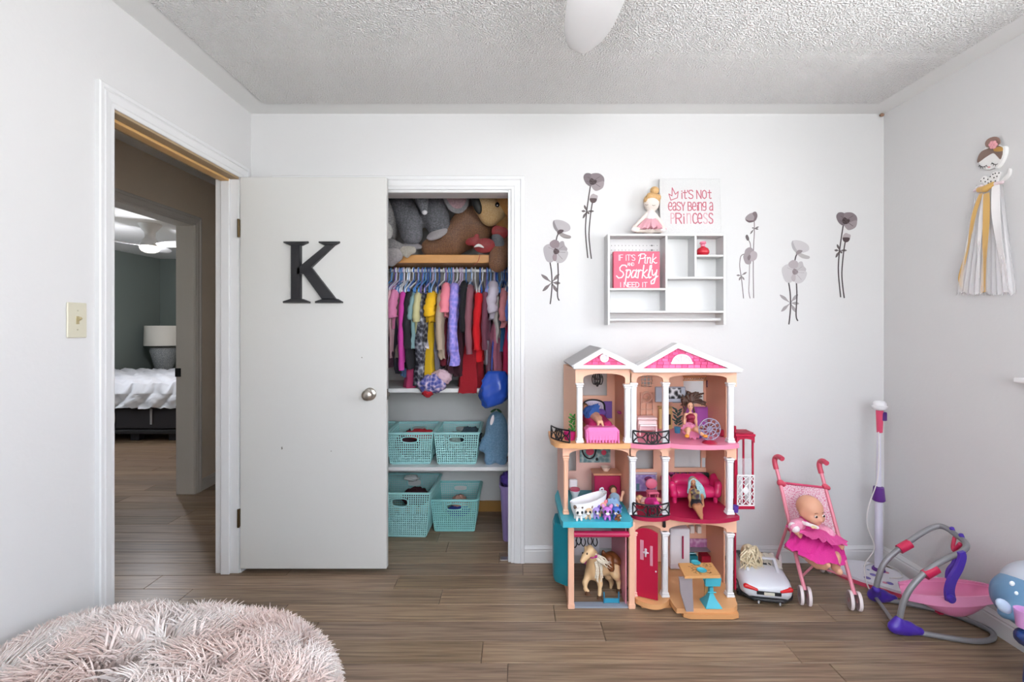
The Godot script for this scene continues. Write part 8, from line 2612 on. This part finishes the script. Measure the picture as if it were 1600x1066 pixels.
func build_microphone() -> void:
	var q := func(cx: float, cy: float, d: float) -> Vector3: return pt(1320.0 + cx / 2.539, 610.0 + cy / 2.539, d)
	var d := 2.44
	var px := 1373.0
	var base := pt(px, 893, d)
	base.y = 0.0
	var o := thing("toy_microphone_stand", "toy microphone on a white stand with purple collars in the room corner", "microphone stand", base)
	var outline := [Vector2(1.70, 2.365), Vector2(1.665, 2.47), Vector2(1.75, 2.545), Vector2(1.88, 2.53), Vector2(1.965, 2.42), Vector2(1.94, 2.29), Vector2(1.84, 2.235), Vector2(1.775, 2.29)]
	var poly := PackedVector2Array(spl(outline, 5, true))
	var lay := Transform3D(Basis(Vector3.RIGHT, Vector3(0, 0, -1), Vector3.UP), Vector3.ZERO)
	part("base_rim", MB.new().prism(poly, 0.018, lay), plastic("cf4a68"), o, true)
	var inner := PackedVector2Array()
	var c0 := Vector2(1.81, 2.4)
	for v in poly:
		inner.append(c0 + (v - c0) * 0.975)
	part("base_plate", MB.new().prism(inner, 0.016, Transform3D(lay.basis, Vector3(0, 0.014, 0))), plastic("e6e4ec", 0.35), o, true)
	var rng := RandomNumberGenerator.new()
	rng.seed = 9
	for k in 9:
		var p := c0 + Vector2(rng.randf_range(-0.1, 0.1), rng.randf_range(-0.09, 0.09))
		part("base_print", MB.new().disc(Vector3(p.x, 0.0302, -p.y), 0.007 + 0.004 * (k % 3), 0.0008, Basis(), 10), mat(["7d8fb4", "c77a94", "6a5aa0"][k % 3], 0.5), o, true)
	var Y := func(py: float) -> float: return EYE - (py - 512.0) / F * d
	var at := Transform3D(Basis(), Vector3(base.x, 0, base.z))
	part("foot_collar", MB.new().lathe([Vector2(0.03, 0.029), Vector2(0.026, Y.call(887.0)), Vector2(0, Y.call(886.0))], 20, at), plastic("5a2a80"), o, true)
	part("lower_pole", MB.new().lathe([Vector2(0.0185, 0.03), Vector2(0.0165, Y.call(783.0))], 18, at), plastic("d9d6e6", 0.3), o, true)
	part("height_collar", MB.new().lathe([Vector2(0.024, Y.call(783.0)), Vector2(0.029, Y.call(781.0)), Vector2(0.023, Y.call(761.0)), Vector2(0.012, Y.call(760.0))], 20, at), plastic("5a2a80"), o, true)
	part("upper_pole", MB.new().lathe([Vector2(0.012, Y.call(761.0)), Vector2(0.0085, Y.call(674.0))], 16, at), plastic("dedce8", 0.3), o, true)
	part("microphone_body", MB.new().lathe([Vector2(0.005, Y.call(676.0)), Vector2(0.013, Y.call(675.0)), Vector2(0.0165, Y.call(641.0)), Vector2(0.01, Y.call(640.0))], 18, Transform3D(Basis(), at.origin + Vector3(-0.003, 0, 0.01))), plastic("d2486a"), o, true)
	part("clip", MB.new().box(Vector3(base.x + 0.012, Y.call(650.0), base.z + 0.01), Vector3(0.03, 0.045, 0.03), 0.004), plastic("4a2070"), o, true)
	part("microphone_head", MB.new().lathe([Vector2(0.01, Y.call(641.0)), Vector2(0.026, Y.call(640.0)), Vector2(0.033, Y.call(637.0)), Vector2(0.034, Y.call(634.0)), Vector2(0.028, Y.call(633.0)), Vector2(0.03, Y.call(630.0)), Vector2(0.022, Y.call(626.5)), Vector2(0, Y.call(625.5))], 24, Transform3D(Basis(), at.origin + Vector3(-0.003, 0, 0.01))), plastic("ecebee", 0.4), o, true)
	part("cord", MB.new().tube(spl([q.call(134, 165, 2.42), q.call(136, 260, 2.41), q.call(128, 360, 2.4), q.call(92, 470, 2.42), q.call(90, 540, 2.42), q.call(118, 625, 2.4), q.call(80, 690, 2.36), q.call(84, 755, 2.3), q.call(102, 798, 2.215)], 6), 0.0028, 6), plastic("e8e4e2", 0.5), o, true)
	part("cord_loop", MB.new().tube(spl([Vector3(1.82, 0.036, -2.47), Vector3(1.9, 0.037, -2.5), Vector3(1.96, 0.038, -2.44), Vector3(1.93, 0.036, -2.36), Vector3(1.86, 0.036, -2.35)], 6), 0.0028, 6), plastic("e8e4e2", 0.5), o, true)

func build_swing() -> void:
	var q := func(cx: float, cy: float, d: float) -> Vector3: return pt(1350.0 + cx / 4.844, 820.0 + cy / 4.844, d)
	var o := thing("doll_swing", "grey tube doll swing with pink boat seat and purple joints by the right wall", "doll swing", Vector3(1.78, 0, -2.06))
	var gr := mat("8c8b8e", 0.4, 0.3)
	var pu := plastic("4a2fa0", 0.35)
	var cr := plastic("c4214e", 0.35)
	var nd := 1.97
	var fd := 2.17
	var ftube := [q.call(92, 490, fd), q.call(104, 420, fd), q.call(148, 300, fd), q.call(240, 205, fd), q.call(340, 130, fd), q.call(440, 62, fd), q.call(520, 22, 2.165), q.call(580, 12, 2.155), q.call(640, 36, 2.12), q.call(700, 82, 2.07), q.call(752, 120, 2.02), q.call(776, 160, 1.985), q.call(740, 205, 1.97), q.call(640, 252, nd), q.call(530, 312, nd), q.call(430, 392, nd), q.call(345, 492, nd), q.call(294, 600, nd), q.call(270, 712, nd)]
	part("arch_tube", MB.new().tube(spl(ftube, 5), 0.0115, 12), gr, o, true)
	var fl := func(cx: float, cy: float) -> Vector3:
		var y := 820.0 + cy / 4.844
		var d := (EYE - 0.0125) * F / (y - 512.0)
		return q.call(cx, cy, d)
	var ring := [fl.call(320.0, 800.0), fl.call(400.0, 815.0), fl.call(600.0, 850.0), fl.call(800.0, 880.0), fl.call(920.0, 880.0), fl.call(978.0, 858.0), fl.call(965.0, 812.0), fl.call(860.0, 755.0), fl.call(700.0, 692.0), fl.call(500.0, 636.0), fl.call(320.0, 596.0), fl.call(180.0, 572.0)]
	for i in ring.size():
		ring[i].x = minf(ring[i].x, 1.985)
	part("floor_tube", MB.new().tube(spl(ring, 5), 0.0105, 12), gr, o, true)
	var nj := fl.call(290.0, 815.0)
	var fj := fl.call(110.0, 568.0)
	part("tie_bar", MB.new().tube([nj + Vector3(-0.02, 0.02, 0), fj + Vector3(-0.02, 0.02, 0)], 0.008, 10), gr, o, true)
	var njt: Vector3 = q.call(262, 722, nd)
	var fjt: Vector3 = q.call(92, 490, fd)
	part("joint", MB.new().blob([[nj + Vector3(0.0, 0.02, 0), Vector3(0.055, 0.03, 0.024), Basis()], [nj + Vector3(-0.03, 0.024, 0.0), 0.022, njt, 0.017], [nj + Vector3(0.02, 0.012, 0), 0.02, nj + Vector3(0.07, 0.006, 0.002), 0.016]], 0.006, 0.012), pu, o, true)
	part("joint", MB.new().blob([[fj + Vector3(0.0, 0.02, 0), Vector3(0.05, 0.03, 0.024), Basis()], [fj + Vector3(-0.02, 0.024, 0.0), 0.022, fjt, 0.017], [fj + Vector3(0.02, 0.012, 0), 0.02, fj + Vector3(0.07, 0.006, 0.0), 0.016]], 0.006, 0.012), pu, o, true)
	part("sleeve", MB.new().tube([q.call(266, 188, fd), q.call(348, 142, fd)], 0.02, 12), cr, o, true)
	part("sleeve", MB.new().tube([q.call(460, 382, nd), q.call(548, 330, nd)], 0.02, 12), cr, o, true)
	part("hook", MB.new().tube(spl([q.call(688, 90, 2.08), q.call(672, 170, 2.07), q.call(690, 200, 2.05), q.call(730, 140, 2.03)], 5), 0.007, 8), cr, o, true)
	part("hook_plate", MB.new().blob([[q.call(690, 190, 2.05), 0.008, q.call(726, 150, 2.03), 0.009]], 0.004, 0.004), cr, o, true)
	for e in [[668.0, 42.0, 2.1], [738.0, 92.0, 2.035]]:
		part("knob", MB.new().disc(q.call(e[0], e[1] - 6.0, e[2]), 0.009, 0.018, Basis(Vector3.BACK, 0.4), 12), pu, o, true)
	var arm := func(pts: Array, dd: float, nm: String) -> void:
		var p := []
		for i in pts.size() / 2:
			p.append(q.call(float(pts[i * 2]), float(pts[i * 2 + 1]), dd))
		p = spl(p, 5)
		var sd := []
		for i in p.size():
			var t := float(i) / (p.size() - 1)
			var tan: Vector3 = p[mini(i + 1, p.size() - 1)] - p[maxi(i - 1, 0)]
			sd.append(tan.cross(Vector3.BACK).normalized() * lerpf(0.012, 0.0185, t))
		part(nm, MB.new().strip(p, sd, 0.012), pu, o, true)
	arm.call([735, 205, 742, 250, 715, 330, 665, 420, 645, 500, 655, 570], 1.9, "hanging_arm")
	arm.call([710, 235, 690, 300, 655, 350, 650, 400, 655, 440], 2.07, "hanging_arm")
	part("pivot", MB.new().disc(q.call(658, 562, 1.89), 0.016, 0.018, Basis(Vector3.RIGHT, PI / 2), 18), pu, o, true)
	# boat seat
	var a := Vector3(1.70, 0.125, -2.09)
	var b := Vector3(1.955, 0.205, -1.925)
	var ax := (b - a).normalized()
	var sdv := ax.cross(Vector3.UP).normalized()
	var upv := sdv.cross(ax)
	var R := []
	for j in 17:
		var t := j / 16.0
		var c := a.lerp(b, t)
		var hw := 0.018 + 0.066 * pow(sin(PI * clampf(t * 0.86 + 0.09, 0.0, 1.0)), 0.7)
		var dp := 0.015 + 0.085 * pow(sin(PI * clampf(t * 0.95 + 0.0, 0.0, 1.0)), 1.6)
		var r := PackedVector3Array()
		for i in 13:
			var u := -PI / 2 + PI * i / 12
			r.append(c + sdv * sin(u) * hw - upv * cos(u) * dp)
		for i in 13:
			var u := PI / 2 - PI * i / 12
			r.append(c + sdv * sin(u) * (hw - 0.004) - upv * (cos(u) * (dp - 0.005)) + upv * 0.0005)
		R.append(r)
	part("seat_shell", MB.new().loft(R, true, true, 0.4), plastic("e48ab4", 0.3), o, true)
	for s in [-1.0, 1.0]:
		var p := []
		var sv := []
		for j in 17:
			var t := j / 16.0
			var hw := 0.018 + 0.066 * pow(sin(PI * clampf(t * 0.86 + 0.09, 0.0, 1.0)), 0.7)
			p.append(a.lerp(b, t) + sdv * s * (hw + 0.003) - upv * 0.006)
			sv.append(upv * (0.014 + 0.006 * sin(PI * t)))
		part("seat_rim", MB.new().strip(p, sv, 0.007), plastic("ee9cc4", 0.3), o, true)
	part("latch", MB.new().box(q.call(572, 655, 2.03), Vector3(0.026, 0.022, 0.026), 0.005), cr, o, true)

func build_whale() -> void:
	var q := func(cx: float, cy: float, d := 1.5) -> Vector3: return pt(1540.0 + cx / 7.617, 870.0 + cy / 7.617, d)
	var o := thing("whale_toy", "blue whale toy with a pale top and pink cup, cut off by the right edge", "toy", Vector3(1.78, 0, -1.6))
	var bl := mat("5f86a8", 0.35)
	part("body", MB.new().blob([[pt(1622, 942, 1.62), Vector3(0.12, 0.095, 0.12), Basis()], [pt(1590, 958, 1.58), 0.03, pt(1570, 957, 1.57), 0.02], [pt(1640, 955, 1.62), Vector3(0.11, 0.095, 0.12), Basis()]], 0.009, 0.02), bl, o, true)
	part("pale_top", MB.new().blob([[pt(1634, 924, 1.63), Vector3(0.117, 0.092, 0.112), Basis()]], 0.009, 0.01), mat("c2c8d4", 0.3), o, true)
	part("fin", MB.new().ball(q.call(215, 590, 1.5), Vector3(0.03, 0.018, 0.012), 14, Basis(Vector3.BACK, -0.75)), mat("a9b7cd", 0.4), o, true)
	part("eye", MB.new().ball(q.call(366, 436, 1.498), Vector3(0.006, 0.006, 0.004)), mat("dfe8f0", 0.2), o, true)
	part("spot", MB.new().ball(q.call(315, 320, 1.515), Vector3(0.008, 0.008, 0.005)), mat("e4e8ee", 0.3), o, true)
	part("cup", MB.new().lathe([Vector2(0.018, -0.028), Vector2(0.024, 0.026), Vector2(0.021, 0.026), Vector2(0.015, -0.02)], 18, Transform3D(Basis(), q.call(455, 730, 1.47))), mat("c58fc4", 0.4), o, true)
	part("stand", MB.new().blob([[pt(1640, 985, 1.6), 0.05, Vector3(1.8, 0.06, -1.6), 0.06], [Vector3(1.73, 0.022, -1.6), 0.02, Vector3(1.9, 0.022, -1.62), 0.02], [q.call(470, 960, 1.58), 0.03, q.call(430, 945, 1.56), 0.016]], 0.01, 0.03), mat("1f3a78", 0.4), o, true)

# ------------------------------------------------------------------ shaggy pouf in the foreground
func build_pouf() -> void:
	var c := Vector3(-0.935, 0.215, -1.075)
	var rad := Vector3(0.455, 0.215, 0.4)
	var o := thing("pouf", "round shaggy pouf of long pale pink fur at the lower left corner", "pouf", c * Vector3(1, 0, 1))
	var surf := func(th: float, ph: float) -> Vector3:      # superellipsoid
		var e := 0.56
		var pe := 0.5 if cos(th) < 0.0 else 0.82      # squarer where it is pushed against the wall
		var cc := pow(absf(cos(ph)), e) * signf(cos(ph))
		return Vector3(cc * signf(cos(th)) * pow(absf(cos(th)), pe) * rad.x, signf(sin(ph)) * pow(absf(sin(ph)), e) * rad.y, cc * signf(sin(th)) * pow(absf(sin(th)), pe) * rad.z)
	var R := []
	for j in 21:
		var ph := lerpf(-PI / 2 + 0.02, PI / 2 - 0.02, j / 20.0)
		var r := PackedVector3Array()
		for i in 48:
			r.append(Vector3(0, c.y, 0) + surf.call(TAU * i / 48, ph))
		R.append(r)
	part("cushion", MB.new().loft(R, true, true, -1.0), fur("d5c2bb", "e8dad4", 5.0), o)
	var tuft := MB.new()
	for k in 4:
		var a := TAU * k / 4 + 0.4
		var off := Vector3(cos(a), 0, sin(a)) * 0.005
		var path := [off * 0.4, off + Vector3(0.004, 0.02, 0), off * 1.5 + Vector3(0.014, 0.038, 0), off * 2.2 + Vector3(0.03, 0.052, 0)]
		tuft.tube(path, [0.0026, 0.0023, 0.0017, 0.0003], 3)
	var mm := MultiMesh.new()
	mm.transform_format = MultiMesh.TRANSFORM_3D
	mm.use_colors = true
	mm.mesh = tuft.mesh()
	var N := 24000
	mm.instance_count = N
	var rng := RandomNumberGenerator.new()
	rng.seed = 12
	var f := FastNoiseLite.new()
	f.seed = 2
	f.frequency = 5.5
	for i in N:
		var th := rng.randf() * TAU
		var ph := asin(rng.randf_range(-0.5, 1.0))
		ph = clampf(ph, -1.2, 1.54)
		var p: Vector3 = surf.call(th, ph)
		var p1: Vector3 = surf.call(th + 0.02, ph)
		var p2: Vector3 = surf.call(th, ph + 0.02)
		var nn := (p1 - p).cross(p2 - p).normalized()
		if nn.dot(p) < 0.0:
			nn = -nn
		if p1.is_equal_approx(p) or nn.length() < 0.5:
			nn = Vector3.UP
		var flow := Vector3(f.get_noise_3dv(p + Vector3(3, 0, 0)), 0.0, f.get_noise_3dv(p + Vector3(0, 9, 0))) * 1.3 + Vector3(rng.randf_range(-0.35, 0.35), rng.randf_range(-0.3, 0.15), rng.randf_range(-0.35, 0.35))
		nn = (nn + flow * 0.6).normalized()
		var t := (flow - nn * flow.dot(nn))
		t = t.normalized() if t.length() > 0.01 else nn.cross(Vector3.RIGHT).normalized()
		var b := Basis(t, nn, t.cross(nn))
		mm.set_instance_transform(i, Transform3D(b.scaled_local(Vector3.ONE * rng.randf_range(0.95, 1.5)), Vector3(0, c.y, 0) + p * 0.985))
		var g := clampf(0.5 + f.get_noise_3dv(p * 0.7 + Vector3(7, 7, 7)) * 0.9 + rng.randf_range(-0.3, 0.3), 0.0, 1.0)
		mm.set_instance_color(i, Color("e3cac2").lerp(Color("f7f1ee"), g).srgb_to_linear())
	var fm := StandardMaterial3D.new()
	fm.vertex_color_use_as_albedo = true
	fm.roughness = 0.8
	fm.rim_enabled = true
	fm.rim = 0.3
	var mi := MultiMeshInstance3D.new()
	mi.name = "long_fur"
	mi.multimesh = mm
	mi.material_override = fm
	mi.set_meta("kind", "stuff")
	o.add_child(mi, true)
